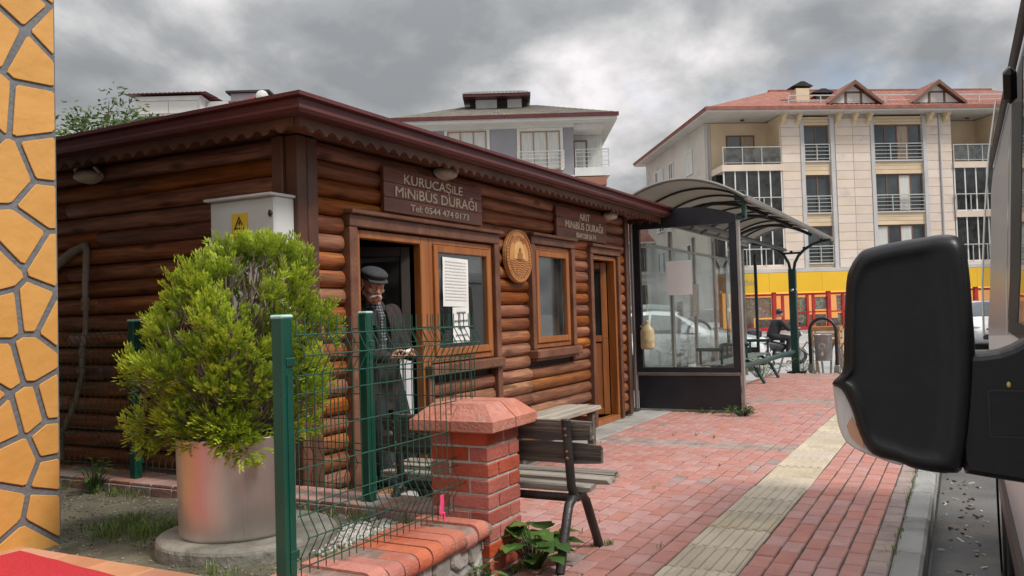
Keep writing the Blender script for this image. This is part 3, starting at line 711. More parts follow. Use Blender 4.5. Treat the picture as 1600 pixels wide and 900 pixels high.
# right end wall logs (seen from beside)
for i, z in rows(0, 2.5): place_log(CX1, 3.80, z, 4.7, R(90), LOGM)
# corner posts
for (x0, x1, y0, y1, nm) in ((4.10, 4.19, 3.665, 3.765, 'corner_post'), (4.192, 4.29, 3.662, 3.728, 'corner_post'), (4.075, 4.135, 3.768, 3.86, 'corner_post'), (10.005, 10.09, 3.66, 3.75, 'corner_post')):
    p = MB(); p.obox(((x0 + x1) / 2, (y0 + y1) / 2, 1.25), (x1 - x0, y1 - y0, 2.46), ch=.006); p.build(nm, DKW, cabin)
# ---- frames
def trim_frame(x0, x1, z0, z1, w=.085, bottom=False, sill=False):
    """dark stepped casing round an opening, butted pieces"""
    y0 = CY0 - .085
    for a, b, c, d in ((x0, x0 + w, z0, z1 - w - .002), (x1 - w, x1, z0, z1 - w - .002)):
        m = MB(); m.obox(((a + b) / 2, y0 + .045, (c + d) / 2), (b - a, .09, d - c), ch=.006); m.build('casing', DKW2, cabin)
    m = MB(); m.obox(((x0 + x1) / 2, y0 + .043, z1 - w / 2), (x1 - x0, .094, w), ch=.006); m.obox(((x0 + x1) / 2, y0 + .02, z1 + .016), (x1 - x0 + .03, .12, .03), ch=.006); m.build('casing', DKW2, cabin)
    if sill:
        m = MB(); m.obox(((x0 + x1) / 2, y0 + .02, z0 - .045), (x1 - x0 + .03, .15, .085), ch=.012); m.obox(((x0 + x1) / 2, y0 + .03, z0 - .1), (x1 - x0 - .02, .10, .022), ch=.004); m.build('window_sill', DKW2, cabin)
trim_frame(F1[0], F1[1], .06, 2.02)
ls = MB(); ls.obox((6.10, CY0 - .055, .885), (1.19, .135, .085), ch=.012); ls.build('window_sill', DKW2, cabin)
ls = MB(); ls.obox((5.545, CY0 - .04, .45), (.085, .09, .775), ch=.006); ls.build('casing', DKW2, cabin)
trim_frame(W2[0], W2[1], .955, 2.06, .075, sill=True)
trim_frame(D2[0], D2[1], .02, 2.04, .075)
PANE = glass('window_glass', (.80, .86, .88), .75, .03, refl=.95, f0=.12)
def bars(name, rects, y0, y1, m, parent, ch=.006):
    b = MB()
    for (x0, x1, z0, z1) in rects: b.obox(((x0 + x1) / 2, (y0 + y1) / 2, (z0 + z1) / 2), (x1 - x0, y1 - y0, z1 - z0), ch=ch)
    return b.build(name, m, parent)
def window_unit(x0, x1, z0, z1, w=.06, s=.055):
    """fixed outer frame, sash, pane"""
    y0 = CY0 - .05
    f = bars('window', [(x0, x0 + w, z0, z1), (x1 - w, x1, z0, z1), (x0 + w + .001, x1 - w - .001, z1 - w, z1), (x0 + w + .001, x1 - w - .001, z0, z0 + w)], y0, y0 + .07, UPVC, cabin)
    a, b, c, d = x0 + w + .002, x1 - w - .002, z0 + w + .002, z1 - w - .002
    bars('sash', [(a, a + s, c, d), (b - s, b, c, d), (a + s + .001, b - s - .001, d - s, d), (a + s + .001, b - s - .001, c, c + s)], y0 - .018, y0 + .045, UPVC, f)
    g = MB(); g.box(a + s - .008, b - s + .008, y0 + .012, y0 + .020, c + s - .008, d - s + .008); g.build('pane', PANE, f)
    return f
window_unit(5.60, 6.605, .935, 1.925, .05, .06)
window_unit(W2[0] + .08, W2[1] - .08, .96, 1.98, .05, .06)
bars('door_frame', [(4.675, 4.735, .06, 1.925), (5.485, 5.597, .06, 1.925), (4.736, 5.484, 1.865, 1.925), (4.736, 5.484, .04, .075)], CY0 - .05, CY0 + .02, UPVC, cabin)
bars('door_frame', [(D2[0] + .078, D2[0] + .125, .07, 1.955), (D2[1] - .125, D2[1] - .078, .07, 1.955), (D2[0] + .126, D2[1] - .126, 1.905, 1.955), (D2[0] + .078, D2[1] - .078, .0, .068)], CY0 - .05, CY0 + .05, UPVC, cabin)
# open door leaf of the first door (hinged at the mullion, swung inwards): white lower panel, dark glass above
GREYP = mat('white_door_panel', (.72, .74, .77), (.78, .80, .82), 3, .4)
def leaf(hx, hy, ang, wid, z0, z1, zm, mfr, mlow, dark):
    Mx = TM(hx, hy, 0, 0, 0, ang)
    b = MB(Mx); w = .075; t = .022
    for (x0, x1, a, c) in ((0, w, zm, z1), (wid - w, wid, zm, z1), (w, wid - w, z1 - w, z1), (w, wid - w, zm - w / 2, zm + w / 2)):
        b.obox(((x0 + x1) / 2, 0, (a + c) / 2), (x1 - x0 - .001, t * 2, c - a - .001), ch=.005)
    d = b.build('door', mfr, cabin); b = MB(Mx)
    for (x0, x1, a, c) in ((0, w, z0, zm), (wid - w, wid, z0, zm), (w, wid - w, z0, z0 + w)):
        b.obox(((x0 + x1) / 2, 0, (a + c) / 2), (x1 - x0 - .001, t * 2, c - a - .001), ch=.005)
    b.build('lower_frame', mlow if mfr is INSIDE else mfr, d)
    q = MB(Mx); q.obox((wid / 2, 0, (z0 + zm) / 2), (wid - 2 * w + .01, .02, zm - z0 - 1.4 * w), ch=.003); q.build('door_panel', mlow, d)
    q = MB(Mx); q.box(w - .005, wid - w + .005, -.004, .004, zm + w / 2 - .004, z1 - w + .004); q.build('pane', dark, d)
    h = MB(Mx); h.tube([(wid - .04, -.03, 1.0), (wid - .04, -.06, 1.0), (wid - .14, -.06, 1.0)], .009, 8); h.build('handle', mat('handle_metal', (.45, .44, .42), None, 5, .3, metal=1), d)
DKG = glass('dark_glass', (.25, .27, .28), .5, .02, refl=.5)
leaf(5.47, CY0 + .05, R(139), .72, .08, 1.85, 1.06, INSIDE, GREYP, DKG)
leaf(D2[1] - .13, CY0 + .06, R(118), .66, .07, 1.90, .98, UPVC, mat('door_panel_brown', (.25, .08, .02), (.32, .11, .03), 3, .4, stretch=(6, 6, .6)), DKG)
# papers behind the window
PAP = mat('paper', (.72, .73, .70), (.80, .80, .77), 3, .8)
INK = mat('ink', (.16, .16, .17), None, 3, .8); INKL = mat('faint_ink', (.60, .60, .59), None, 3, .8)
def paper(x0, x1, z0, z1, y, lab, rows_, tilt=0.0, ink=INK, rh=.02):
    cx, cz = (x0 + x1) / 2, (z0 + z1) / 2; T = TM(cx, y, cz, 0, tilt, 0); p = MB(T); n = 6; vs = []
    w, h = (x1 - x0) / 2, (z1 - z0) / 2
    for i in range(n + 1):
        for j in range(n + 1): vs.append((lerp(-w, w, i / n), .003 * noise.noise(Vector((i * .7, j * .7, x0 * 9))), lerp(-h, h, j / n)))
    p.add(vs, [(i * (n + 1) + j, (i + 1) * (n + 1) + j, (i + 1) * (n + 1) + j + 1, i * (n + 1) + j + 1) for i in range(n) for j in range(n)], True)
    k = len(vs); p.add([(q[0], q[1] + .0012, q[2]) for q in vs], [(i * (n + 1) + j + 1, (i + 1) * (n + 1) + j + 1, (i + 1) * (n + 1) + j, i * (n + 1) + j) for i in range(n) for j in range(n)], True)
    o = p.build('paper_notice', PAP, fix=False); tag(o, lab, 'notice')
    t = MB(T)
    for (fx, fz, fw_) in rows_:                                        # lines of small print
        x = -w + fx * 2 * w; e_ = x + fw_ * 2 * w
        while x < e_: l = random.uniform(.012, .035); t.box(x, min(x + l, e_), -.0062, -.0055, h - fz * 2 * h - rh / 2, h - fz * 2 * h + rh / 2); x += l + .009
    t.build('print', ink, o); return o
paper(5.80, 6.20, 1.38, 1.78, CY0 - .045, 'large white sheet taped at the top of the wide cabin window', [(.08, .08 + .065 * k, .82) for k in range(13)] , .02, INKL, .008)
paper(5.93, 6.19, 1.08, 1.375, CY0 - .050, 'smaller printed sheet hanging below the large sheet on the wide cabin window', [(.22, .15, .55), (.08, .38, .84), (.3, .58, .4), (.15, .78, .7)], -.01, INK, .014)
# things just inside: sill clutter, dim posters on the far wall
PST = mat('dim_poster', (.16, .17, .19), (.28, .29, .31), 9, .8)
for (x0, x1, z0, z1, l) in ((6.0, 6.5, 1.25, 1.8, 'dim framed notice on the dark wall inside the doorway, lower one'), (5.7, 6.25, 1.9, 2.15, 'dim wide notice high on the dark wall inside the doorway')):
    m = MB(); m.obox(((x0 + x1) / 2, 5.6, (z0 + z1) / 2), (x1 - x0, .015, z1 - z0), ch=.003); tag(m.build('wall_notice', PST), l, 'notice')
# ---- roof, gutter, soffit, scalloped boards
OV = .46; EX0, EY0, EX1, EY1 = CX0 - OV, CY0 - OV, CX1 + .5, CY1 + OV; EZ = 2.485
gp = [(.10, 0), (-.012, 0), (-.03, .018), (-.03, .035), (-.008, .045), (-.008, .078), (-.045, .086), (-.045, .108), (.10, .108)]
def eave_run(pts, name):
    """gutter profile swept round the eaves with mitred corners; offset is measured outwards"""
    mb = MB(); n = len(pts); K = len(gp); vs = []
    for i, p in enumerate(pts):
        q = Vector(p[:2]); d0 = (Vector(pts[i][:2]) - Vector(pts[i - 1][:2])).normalized(); d1 = (Vector(pts[(i + 1) % n][:2]) - q).normalized()
        n0, n1 = Vector((d0.y, -d0.x)), Vector((d1.y, -d1.x)); b = (n0 + n1); b = b / (1 + n0.dot(n1))
        for (o, z) in gp: s_ = q + b * (-o); vs.append((s_.x, s_.y, p[2] + z))
    fs = [(i * K + k, i * K + (k + 1) % K, ((i + 1) % n) * K + (k + 1) % K, ((i + 1) % n) * K + k) for i in range(n) for k in range(K)]
    mb.add(vs, fs); return mb.build(name, MAROON, cabin)
ec = [(EX0, EY0, EZ), (EX1, EY0, EZ + .02), (EX1, EY1, EZ + .02), (EX0, EY1, EZ)]
eave_run(ec, 'gutter')
rf = MB(); RZ = EZ + .09; mid = ((EX0 + 2.6, (EY0 + EY1) / 2, RZ + .22), (EX1 - 2.6, (EY0 + EY1) / 2, RZ + .22))
rf.add([(EX0 + .02, EY0 + .02, RZ), (EX1 - .02, EY0 + .02, RZ + .02), (EX1 - .02, EY1 - .02, RZ + .02), (EX0 + .02, EY1 - .02, RZ), mid[0], mid[1]], [(0, 1, 5, 4), (1, 2, 5), (2, 3, 4, 5), (3, 0, 4), (3, 2, 1, 0)])
rf.build('roof', MAROON, cabin)
SOF = mat('soffit_wood', (.10, .035, .016), (.17, .065, .03), 4, .5, .2, 20, rnd=.2, stretch=(1, 1, 1))
for k in range(4):                                            # soffit planks along both sides
    a = EY0 + .03 + k * .115; m = MB(); m.obox(((EX0 + EX1) / 2, a + .055, EZ + .012), (EX1 - EX0 - .1 - 0, .108, .018), ch=.003); m.build('soffit_plank', SOF, cabin)
    a = EX0 + .03 + k * .115; m = MB(); m.obox((a + .055, (EY0 + .5 + EY1) / 2, EZ + .012), (.108, EY1 - EY0 - .55, .018), ch=.003); m.build('soffit_plank', SOF, cabin)
def scallop(L):
    pts = [(0, 0)]; n = int(L / .125); w = L / n
    for i in range(n):
        for q, dz in ((.0, .060), (.12, .050), (.3, .043), (.5, .050), (.68, .068), (.82, .080), (.94, .073)): pts.append(((i + q) * w, -dz))
    pts += [(L, -.075), (L, 0)]; return pts
def board(name, pts, org, ex, ez, d=.018):
    m = MB(); n = len(pts); top = [p for p in pts]
    # strip quads from the straight top edge down to the wave
    o, ex, ez = Vector(org), Vector(ex), Vector(ez); P = lambda x, z, k: o + ex * x + Vector((0, 0, z)) + ez * (d * k)
    lower = pts[1:-1]; vs = []; fs = []
    for (x, z) in lower: vs += [P(x, 0, 0), P(x, z, 0), P(x, z, 1), P(x, 0, 1)]
    for i in range(len(lower) - 1):
        a, b = i * 4, i * 4 + 4; fs += [(a, a + 1, b + 1, b), (a + 1, a + 2, b + 2, b + 1), (a + 2, a + 3, b + 3, b + 2), (a + 3, a, b, b + 3)]
    fs += [(0, 3, 2, 1), (len(vs) - 4, len(vs) - 3, len(vs) - 2, len(vs) - 1)]; m.add(vs, fs); return m.build(name, DKW, cabin)
board('scalloped_board', scallop(EX1 - EX0 - .2), (EX0 + .1, EY0 + .10, EZ), (1, 0, 0), (0, -1, 0))
board('scalloped_board', scallop(EY1 - EY0 - .2), (EX0 + .10, EY0 + .12, EZ), (0, 1, 0), (-1, 0, 0))
board('scalloped_board', scallop(1.2), (EX1 - .10, EY0 + .12, EZ + .01), (0, 1, 0), (1, 0, 0))
# ---- name boards
BRD = mat('sign_wood', (.13, .036, .020), (.22, .075, .042), 3, .38, .2, 20, stretch=(.5, 3, 3), spots=(.08, .03, .02), spot_scale=2, spot_at=.58)
LET = mat('cream_letters', (.66, .60, .45), (.72, .66, .52), 8, .6)
def name_board(x0, x1, z0, z1, lab, lines):
    y = CY0 - .075; w = x1 - x0
    s_ = thing('sign_board', lab, 'sign', ((x0 + x1) / 2, y, z0))
    n = 3; h = (z1 - z0) / n
    for k in range(n):
        m = MB(); m.obox(((x0 + x1) / 2, y + .012, z0 + (k + .5) * h), (w, .032, h - .002), ch=.003); m.build('board', BRD, s_)
    m = MB(); m.box(x0 + .1, x0 + .16, y + .029, CY0 - .01, z0 + .03, z1 - .03); m.box(x1 - .16, x1 - .1, y + .029, CY0 - .01, z0 + .03, z1 - .03); m.build('batten', DKW, s_)
    for (txt, cx, cz, wd, ht) in lines:
        words = txt.split(); nat = [text_mesh(q, None, 1.0, .01) for q in words]; ws_ = [max(v.co.x for v in q.vertices) - min(v.co.x for v in q.vertices) for q in nat]; gap = .55 if len(words) < 3 else .38
        k = wd / (sum(ws_) + gap * (len(words) - 1)); x = x0 + cx * w - wd / 2
        for q, wq in zip(words, ws_):
            me = text_mesh(q, wq * k, ht, .007); me.materials.append(LET)
            o = link('lettering', me, s_); o.matrix_basis = Matrix.Translation((x + wq * k / 2, y - .0045, z0 + cz * (z1 - z0) - ht / 2)) @ Matrix.Rotation(R(90), 4, 'X'); x += (wq + gap) * k
name_board(4.99, 6.41, 2.075, 2.405, 'brown board lettered KURUCAŞiLE MiNiBÜS DURAĞI above the wide cabin window', [('KURUCAŞiLE', .47, .80, .84, .072), ('MiNiBÜS  DURAĞI', .51, .49, 1.18, .078), ('Tel: 0544 474 01 73', .53, .17, .86, .052)])
name_board(7.955, 9.34, 2.095, 2.415, 'brown board lettered ARIT MiNiBÜS DURAĞI above the far doorway', [('ARIT', .53, .80, .30, .082), ('MiNiBÜS  DURAĞI', .53, .47, 1.05, .082), ('0541 228 26 74', .55, .15, .55, .055)])
# ---- carved oval plaque
OVW = mat('plaque_wood', (.44, .20, .065), (.56, .28, .10), 3, .5, .2, 20, stretch=(.5, 3, 3), dist=.4); OVD = mat('carved_wood', (.28, .11, .035), (.36, .15, .05), 4, .6); OVL = mat('plaque_pale_wood', (.55, .30, .10), (.64, .38, .14), 4, .5)
pl = thing('oval_plaque', 'carved pale wood oval plaque hanging between the two cabin windows', 'plaque', (7.06, CY0 - .09, 1.6))
def ell(a, b, n=40, t0=0, t1=360): return [(a * math.cos(R(lerp(t0, t1, k / n))), b * math.sin(R(lerp(t0, t1, k / n)))) for k in range(n)]
PO = (7.062, CY0 - .06, 1.845)
m = MB(); m.prism(ell(.265, .248), .034, PO, bev=.006); m.build('disc', OVW, pl)
def ringp(a, b, a2, b2, d0, d1, mt, name, parent):
    m = MB(); o, i_ = ell(a, b, 48), ell(a2, b2, 48); n = 48; P = lambda p, z: (PO[0] + p[0], PO[1] - z, PO[2] + p[1])
    vs = [P(p, d0) for p in o] + [P(p, d1) for p in o] + [P(p, d1) for p in i_] + [P(p, d0) for p in i_]
    m.add(vs, [(j * n + k, j * n + (k + 1) % n, ((j + 1) % 4) * n + (k + 1) % n, ((j + 1) % 4) * n + k) for j in range(4) for k in range(n)]); return m.build(name, mt, parent)
ringp(.262, .245, .247, .230, .030, .042, OVD, 'rim', pl); ringp(.200, .186, .194, .180, .030, .039, OVD, 'inner_ring', pl)
m = MB(); m.prism([(-.115, -.03)] + [(.115 * math.cos(R(a)), -.03 + .165 * math.sin(R(a))) for a in range(180, -1, -12)][1:-1] + [(.115, -.03)], .010, (PO[0], PO[1] - .032, PO[2]), bev=.003); m.build('carved_arch', OVL, pl)
m = MB(); m.prism([(-.05, -.03), (-.045, .02), (-.02, .035), (-.02, .065), (0, .08), (.02, .065), (.02, .035), (.045, .02), (.05, -.03)], .006, (PO[0], PO[1] - .0425, PO[2])); m.build('carved_figure', OVD, pl)
m = MB()
for k in range(7):
    w = [.17, .168, .16, .15, .135, .115, .09][k]; z = -.045 - k * .02
    pts = [(PO[0] + lerp(-w, w, q / 12), PO[1] - .036, PO[2] + z + .004 * math.sin(q * 1.6 + k)) for q in range(13)]; m.tube(pts, .0045, 5)
m.build('carved_waves', OVD, pl)
m = MB()
for k in range(44):
    a = R(k * 360 / 44); 
    if 60 < k * 360 / 44 < 120: continue
    m.obox((PO[0] + .222 * math.cos(a), PO[1] - .036, PO[2] + .207 * math.sin(a)), (.008 if k % 3 else .014, .008, .026), Matrix.Rotation(-a + R(90), 3, 'Y'))
for s_ in (-1, 1): m.tube([(PO[0] + s_ * .02, PO[1] - .036, PO[2] + .16), (PO[0] + s_ * .06, PO[1] - .036, PO[2] + .155), (PO[0] + s_ * .10, PO[1] - .036, PO[2] + .125)], .006, 5)
m.build('carved_rim_pattern', OVD, pl)
# ---- bulkhead lamps under the eaves
LMP = mat('lamp_shade_frosted', (.42, .36, .29), (.56, .50, .42), 9, .5, .1, 30, spots=(.25, .19, .14), spot_scale=5, spot_at=.55)
def bulkhead(x, y, z, nrm, lab, grp):
    t = thing('wall_lamp', lab, 'lamp', (x, y, z), grp)
    ry = R(0) if nrm == 'Y' else R(90)
    T = TM(x, y, z) @ (Matrix.Identity(4) if nrm == 'Y' else Matrix.Rotation(R(-90), 4, 'Z'))
    b = MB(T); b.lathe([(.11, 0), (.125, -.012), (.125, -.03), (.11, -.036)], (0, 0, 0), 24, 'Y', sx=1, sy=.42); b.build('base', mat('lamp_base', (.30, .26, .22), (.4, .36, .3), 9, .5), t)
    s_ = MB(T); s_.lathe([(.118, -.036), (.116, -.07), (.095, -.105), (.06, -.125), (.002, -.13)], (0, 0, 0), 24, 'Y', sx=1, sy=.40); s_.build('lamp_shade', LMP, t)
    c = MB(T); c.tube([(-.085, -.09, .03), (-.07, -.11, .048), (-.03, -.12, .05)], .008, 6); c.tube([(.12, -.05, .02), (.135, -.08, .035), (.13, -.1, .05)], .012, 6); c.build('bracket', LMP, t)
    return t
bulkhead(5.80, CY0 - .05, 2.452, 'Y', 'dusty bulkhead lamp above the KURUCAŞİLE board', 'bulkhead lamps under the cabin eaves')
bulkhead(9.42, CY0 - .05, 2.43, 'Y', 'dusty bulkhead lamp at the right end of the ARIT board', 'bulkhead lamps under the cabin eaves')
bulkhead(CX0 - .05, 5.60, 2.40, 'X', 'dusty bulkhead lamp on the shaded side wall by the yellow pillar', 'bulkhead lamps under the cabin eaves')
# ---- grey meter cabinet on the side wall
MET = mat('cabinet_grey', (.56, .57, .55), (.63, .64, .61), 2, .45, .05, 20, spots=(.48, .48, .45), spot_scale=3, spot_at=.64)
mc = thing('meter_cabinet', 'light grey electric meter cabinet with yellow warning plate behind the potted conifer', 'cabinet', (4.0, 3.97, 1.25))
b = MB(); b.obox((4.018, 3.972, 1.66), (.17, .545, .83), ch=.008); b.build('body', MET, mc)
b = MB(); b.obox((3.928, 3.972, 1.66), (.010, .535, .81), ch=.003); d = b.build('door', MET, mc)
b = MB(); b.obox((3.998, 3.972, 2.083), (.235, .575, .018), ch=.004); b.build('top_flange', MET, mc)
YLW = mat('warning_yellow', (.72, .47, .03), (.76, .52, .06), 5, .5); BLK = mat('black_plastic', (.018, .018, .019), (.026, .026, .028), 5, .45)
b = MB(); b.box(3.917, 3.922, 3.915, 4.052, 1.78, 1.985); w_ = b.build('warning_plate', YLW, d)
b = MB(); tri = [(-.046, -.04), (.046, -.04), (0, .045)]; tin = [(-.03, -.031), (.03, -.031), (0, .026)]
P = lambda p: (3.9145, 3.985 + p[0], 1.925 + p[1])
b.add([P(q) for q in tri] + [P(q) for q in tin], [(k, (k + 1) % 3, 3 + (k + 1) % 3, 3 + k) for k in range(3)]); b.prism([(-.006, .012), (.004, .012), (.001, -.001), (.008, -.001), (-.005, -.026), (-.001, -.008), (-.009, -.008)], .0015, (3.9155, 3.985, 1.925), (0, 1, 0), (0, 0, 1), (-1, 0, 0)); b.build('warning_triangle', BLK, w_)
for (y, z) in ((3.725, 1.965), (4.215, 1.80)):
    b = MB(); b.lathe([(.013, 0), (.013, -.014), (.008, -.018)], (3.923, y, z), 10, 'X'); b.box(3.905, 3.921, y - .004, y + .004, z - .02, z + .02); b.build('latch', BLK, d)
# ---- old conduit pipe on the side wall
PIP = mat('old_conduit', (.22, .18, .14), (.32, .27, .22), 4, .7, .2, 30, spots=(.16, .13, .10), spot_scale=3, spot_at=.56)
pp = MB(); pp.tube([(4.05, 6.35, 1.60), (4.05, 6.10, 1.72), (4.06, 5.82, 1.86), (4.07, 5.68, 1.90), (4.06, 5.66, 1.86), (4.06, 5.68, 1.6), (4.05, 5.665, 1.50), (4.05, 5.665, 1.30), (4.04, 5.70, 1.12), (4.05, 5.72, .95), (4.04, 5.78, .75), (4.03, 5.93, .52), (4.03, 5.93, .33)], [.03, .032, .034, .03, .024, .022, .02, .018, .02, .018, .018, .02, .019], 9)
for q in ((4.05, 5.665, 1.50), (4.05, 5.665, 1.44), (4.05, 5.72, .98)): pp.tube([(q[0], q[1], q[2] - .014), (q[0], q[1], q[2] + .014)], .03, 9)
tag(pp.build('conduit_pipe', PIP), 'crooked old grey conduit pipe hanging on the shaded log side wall', 'pipe')

# ================================================================ planter, slab, conifer
SX, SY = 3.10, 3.20
slab = MB(); n = 44; pts = []
for k in range(n):
    a = 2 * math.pi * k / n; q = 1 + .03 * noise.noise(Vector((math.cos(a) * 2, math.sin(a) * 2, 1.2))); pts.append((SX + .05 + .43 * q * math.cos(a), SY - .02 + .43 * q * math.sin(a)))
vs = [(p[0], p[1], .15) for p in pts]
for d, z in ((0, .255), (-.006, .268), (-.018, .277), (-.03, .281)):
    vs += [(SX + .05 + (p[0] - SX - .05) * (1 + d / .43), SY - .02 + (p[1] - SY + .02) * (1 + d / .43), z) for p in pts]
fs = [(i * n + k, i * n + (k + 1) % n, (i + 1) * n + (k + 1) % n, (i + 1) * n + k) for i in range(4) for k in range(n)] + [tuple(4 * n + k for k in range(n))]
slab.add(vs, fs); tag(slab.build('concrete_slab', mat('old_concrete', (.15, .14, .115), (.29, .275, .235), 5, .95, .8, 26, spots=(.14, .135, .115), spot_scale=4, spot_at=.55)), 'round rough concrete slab under the steel planter', 'slab')
STEEL = mat('brushed_steel', (.52, .47, .44), (.66, .63, .61), 5.0, .40, .10, 9, metal=.85, stretch=(1, 1, .16), spots=(.46, .40, .35), spot_scale=2.2, spot_at=.54)
pt = thing('planter', 'tall round brushed steel planter holding the conifer on a concrete slab', 'planter', (SX, SY, .28))
mb = MB(); prof = [(.262, .282), (.272, .283), (.276, .30), (.278, .50), (.281, .745), (.283, .752), (.281, .757), (.274, .755), (.272, .70), (.272, .62)]
mb.lathe(prof, (SX, SY, 0), 56, cap=False)
mb.v = [Vector((SX + (p.x - SX) * (1 + .020 * noise.noise(Vector(((p.x - SX) * 6, (p.y - SY) * 6, p.z * 4)))), SY + (p.y - SY) * (1 + .020 * noise.noise(Vector(((p.x - SX) * 6, (p.y - SY) * 6, p.z * 4)))), p.z)) for p in mb.v]
mb.build('drum', STEEL, pt)
mb = MB(); mb.lathe([(.271, .70), (.15, .715), (.002, .72)], (SX, SY, 0), 24, cap=False); mb.build('soil', mat('potting_soil', (.03, .022, .015), (.06, .045, .03), 20, .95, .6, 60), pt)
mb = MB(); mb.tube([(SX + .2796 * math.cos(R(232)), SY + .2796 * math.sin(R(232)), .30 + .44 * q / 5) for q in range(6)], .0022, 4); mb.build('seam', STEEL, pt)

bush = thing('potted_conifer', 'bushy yellow green conifer in the steel planter hiding part of the meter cabinet', 'conifer', (SX, SY, .71))
rh = Vector((.466, -.885, 0)); dh = Vector((.885, .466, 0))
ENV = [(.70, .27, .0), (.76, .37, .0), (.92, .47, .0), (1.08, .50, .0), (1.22, .50, .01), (1.36, .46, .03), (1.46, .40, .05), (1.55, .31, .08), (1.63, .20, .10), (1.70, .08, .06)]
def env(z):
    for i in range(len(ENV) - 1):
        if ENV[i][0] <= z <= ENV[i + 1][0]:
            t = (z - ENV[i][0]) / (ENV[i + 1][0] - ENV[i][0]); return lerp(ENV[i][1], ENV[i + 1][1], t), lerp(ENV[i][2], ENV[i + 1][2], t)
    return (0, 0)
rnd = random.Random(5)
clumps = []
tries = 0
while len(clumps) < 118 and tries < 9000:
    tries += 1
    z = rnd.uniform(.76, 1.66); r, cx = env(z); a = rnd.random() * 6.283; q = rnd.uniform(.62, .92) if rnd.random() < .8 else rnd.uniform(.2, .6)
    p = Vector((SX, SY, z)) + rh * (cx + math.cos(a) * r * q) + dh * (math.sin(a) * r * q * .85)
    if any((p - c[0]).length < .092 for c in clumps): continue
    clumps.append((p, rnd.uniform(.055, .098), rnd.random()))
for (u, v, z, r) in ((.02, -.05, 1.66, .07), (.29, -.02, 1.62, .065), (.24, 0, 1.54, .08), (-.08, 0, 1.58, .07), (-.45, -.1, 1.10, .08), (-.50, 0, 1.02, .07), (.45, 0, 1.30, .08), (.10, -.28, .80, .10), (.14, -.30, .72, .075), (.05, -.3, .78, .07), (-.40, -.15, .82, .08), (-.42, -.05, .74, .06)):
    clumps.append((Vector((SX, SY, z)) + rh * u + dh * v, r, rnd.random()))
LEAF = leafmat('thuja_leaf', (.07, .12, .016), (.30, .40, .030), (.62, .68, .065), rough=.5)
BARK = mat('twig_bark', (.15, .10, .085), (.27, .195, .165), 9, .9, .3, 40)
fol = MB(); TIPS = []
def spray(mb, base, d, up, L, w, tone):
    """one flat thuja spray: a stem with overlapping scale-leaf fingers on both sides"""
    d = d.normalized(); s_ = d.cross(up)
    s_ = s_.normalized() if s_.length > 1e-4 else Vector((1, 0, 0)); nrm = s_.cross(d)
    nb = 5; prev = base
    for i in range(nb):
        t = i / nb; p = base + d * (L * t) + nrm * (.25 * L * t * t)
        fl_ = L * (.50 - .28 * abs(t - .35)) * rnd.uniform(.8, 1.2); fw_ = w * rnd.uniform(.8, 1.2)
        for sg in (-1, 1):
            fd = (d * rnd.uniform(.7, 1.0) + s_ * sg * rnd.uniform(.55, .9) + nrm * rnd.uniform(-.1, .35)).normalized(); fs_ = fd.cross(nrm).normalized()
            q = p + fd * fl_ * .45
            mb.add([p, q + fs_ * fw_ + nrm * .003, p + fd * fl_ + nrm * .006, q - fs_ * fw_ + nrm * .003], [(0, 1, 2, 3)], False, min(1, max(0.01, tone + t * .22 + rnd.uniform(-.13, .13))))
    p = base + d * (L * .8); q = p + d * L * .22; mb.add([p, q + s_ * w, p + d * L * .45 + nrm * .1 * L, q - s_ * w], [(0, 1, 2, 3)], False, min(1, max(0.01, tone + .3 + rnd.uniform(-.12, .12))))
ctr = Vector((SX, SY, 1.05))
for (c, r, tone) in clumps:
    out = (c - ctr); out.z *= .5; out.normalize()
    ns = int(105 * (r / .1) ** 2)
    for k in range(ns):
        v = Vector((rnd.gauss(0, 1), rnd.gauss(0, 1), rnd.gauss(0, 1))).normalized()
        if v.dot(out) < -.35 and rnd.random() < .8: continue
        p = c + v * r * rnd.uniform(.35, .95) ; d = v * .75 + out * .45 + Vector((0, 0, .62)) + Vector((jit(.25), jit(.25), jit(.25)))
        if c.z < .86: d.z -= .75 * rnd.random()
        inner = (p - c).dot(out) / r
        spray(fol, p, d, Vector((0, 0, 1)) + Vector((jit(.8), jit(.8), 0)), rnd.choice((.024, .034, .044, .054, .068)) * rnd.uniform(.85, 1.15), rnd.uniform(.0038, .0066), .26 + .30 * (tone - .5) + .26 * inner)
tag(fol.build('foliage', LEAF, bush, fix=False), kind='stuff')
br = MB(); br.tube([(SX, SY, .70), (SX + .01, SY, 1.0), (SX, SY + .02, 1.35)], [.035, .028, .012], 8)
br.build('trunk', BARK, bush)
br = MB()
for (c, r, tone) in clumps:
    b0 = Vector((SX + jit(.03), SY + jit(.03), max(.72, c.z - rnd.uniform(.25, .55)))); m_ = b0.lerp(c, .5) + Vector((jit(.04), jit(.04), -.03))
    br.tube([b0, m_, c], [.010, .007, .003], 5, caps=False)
    for k in range(3): br.tube([m_.lerp(c, .3 * k), c + Vector((jit(r), jit(r), jit(r)))], [.004, .0018], 4, caps=False)
for k in range(300):
    z = rnd.uniform(.80, 1.58); rr__, cx = env(z); a = rnd.random() * 6.283; q = rnd.uniform(.45, .8)
    p = Vector((SX, SY, z)) + rh * (cx + math.cos(a) * rr__ * q) + dh * (math.sin(a) * rr__ * q * .85); e_ = p + Vector((jit(.06), jit(.06), rnd.uniform(.04, .15)))
    br.tube([p, p.lerp(e_, .5) + Vector((jit(.02), jit(.02), 0)), e_], [.0035, .0025, .0012], 4, caps=False)
tag(br.build('branches', BARK, bush), kind='stuff')

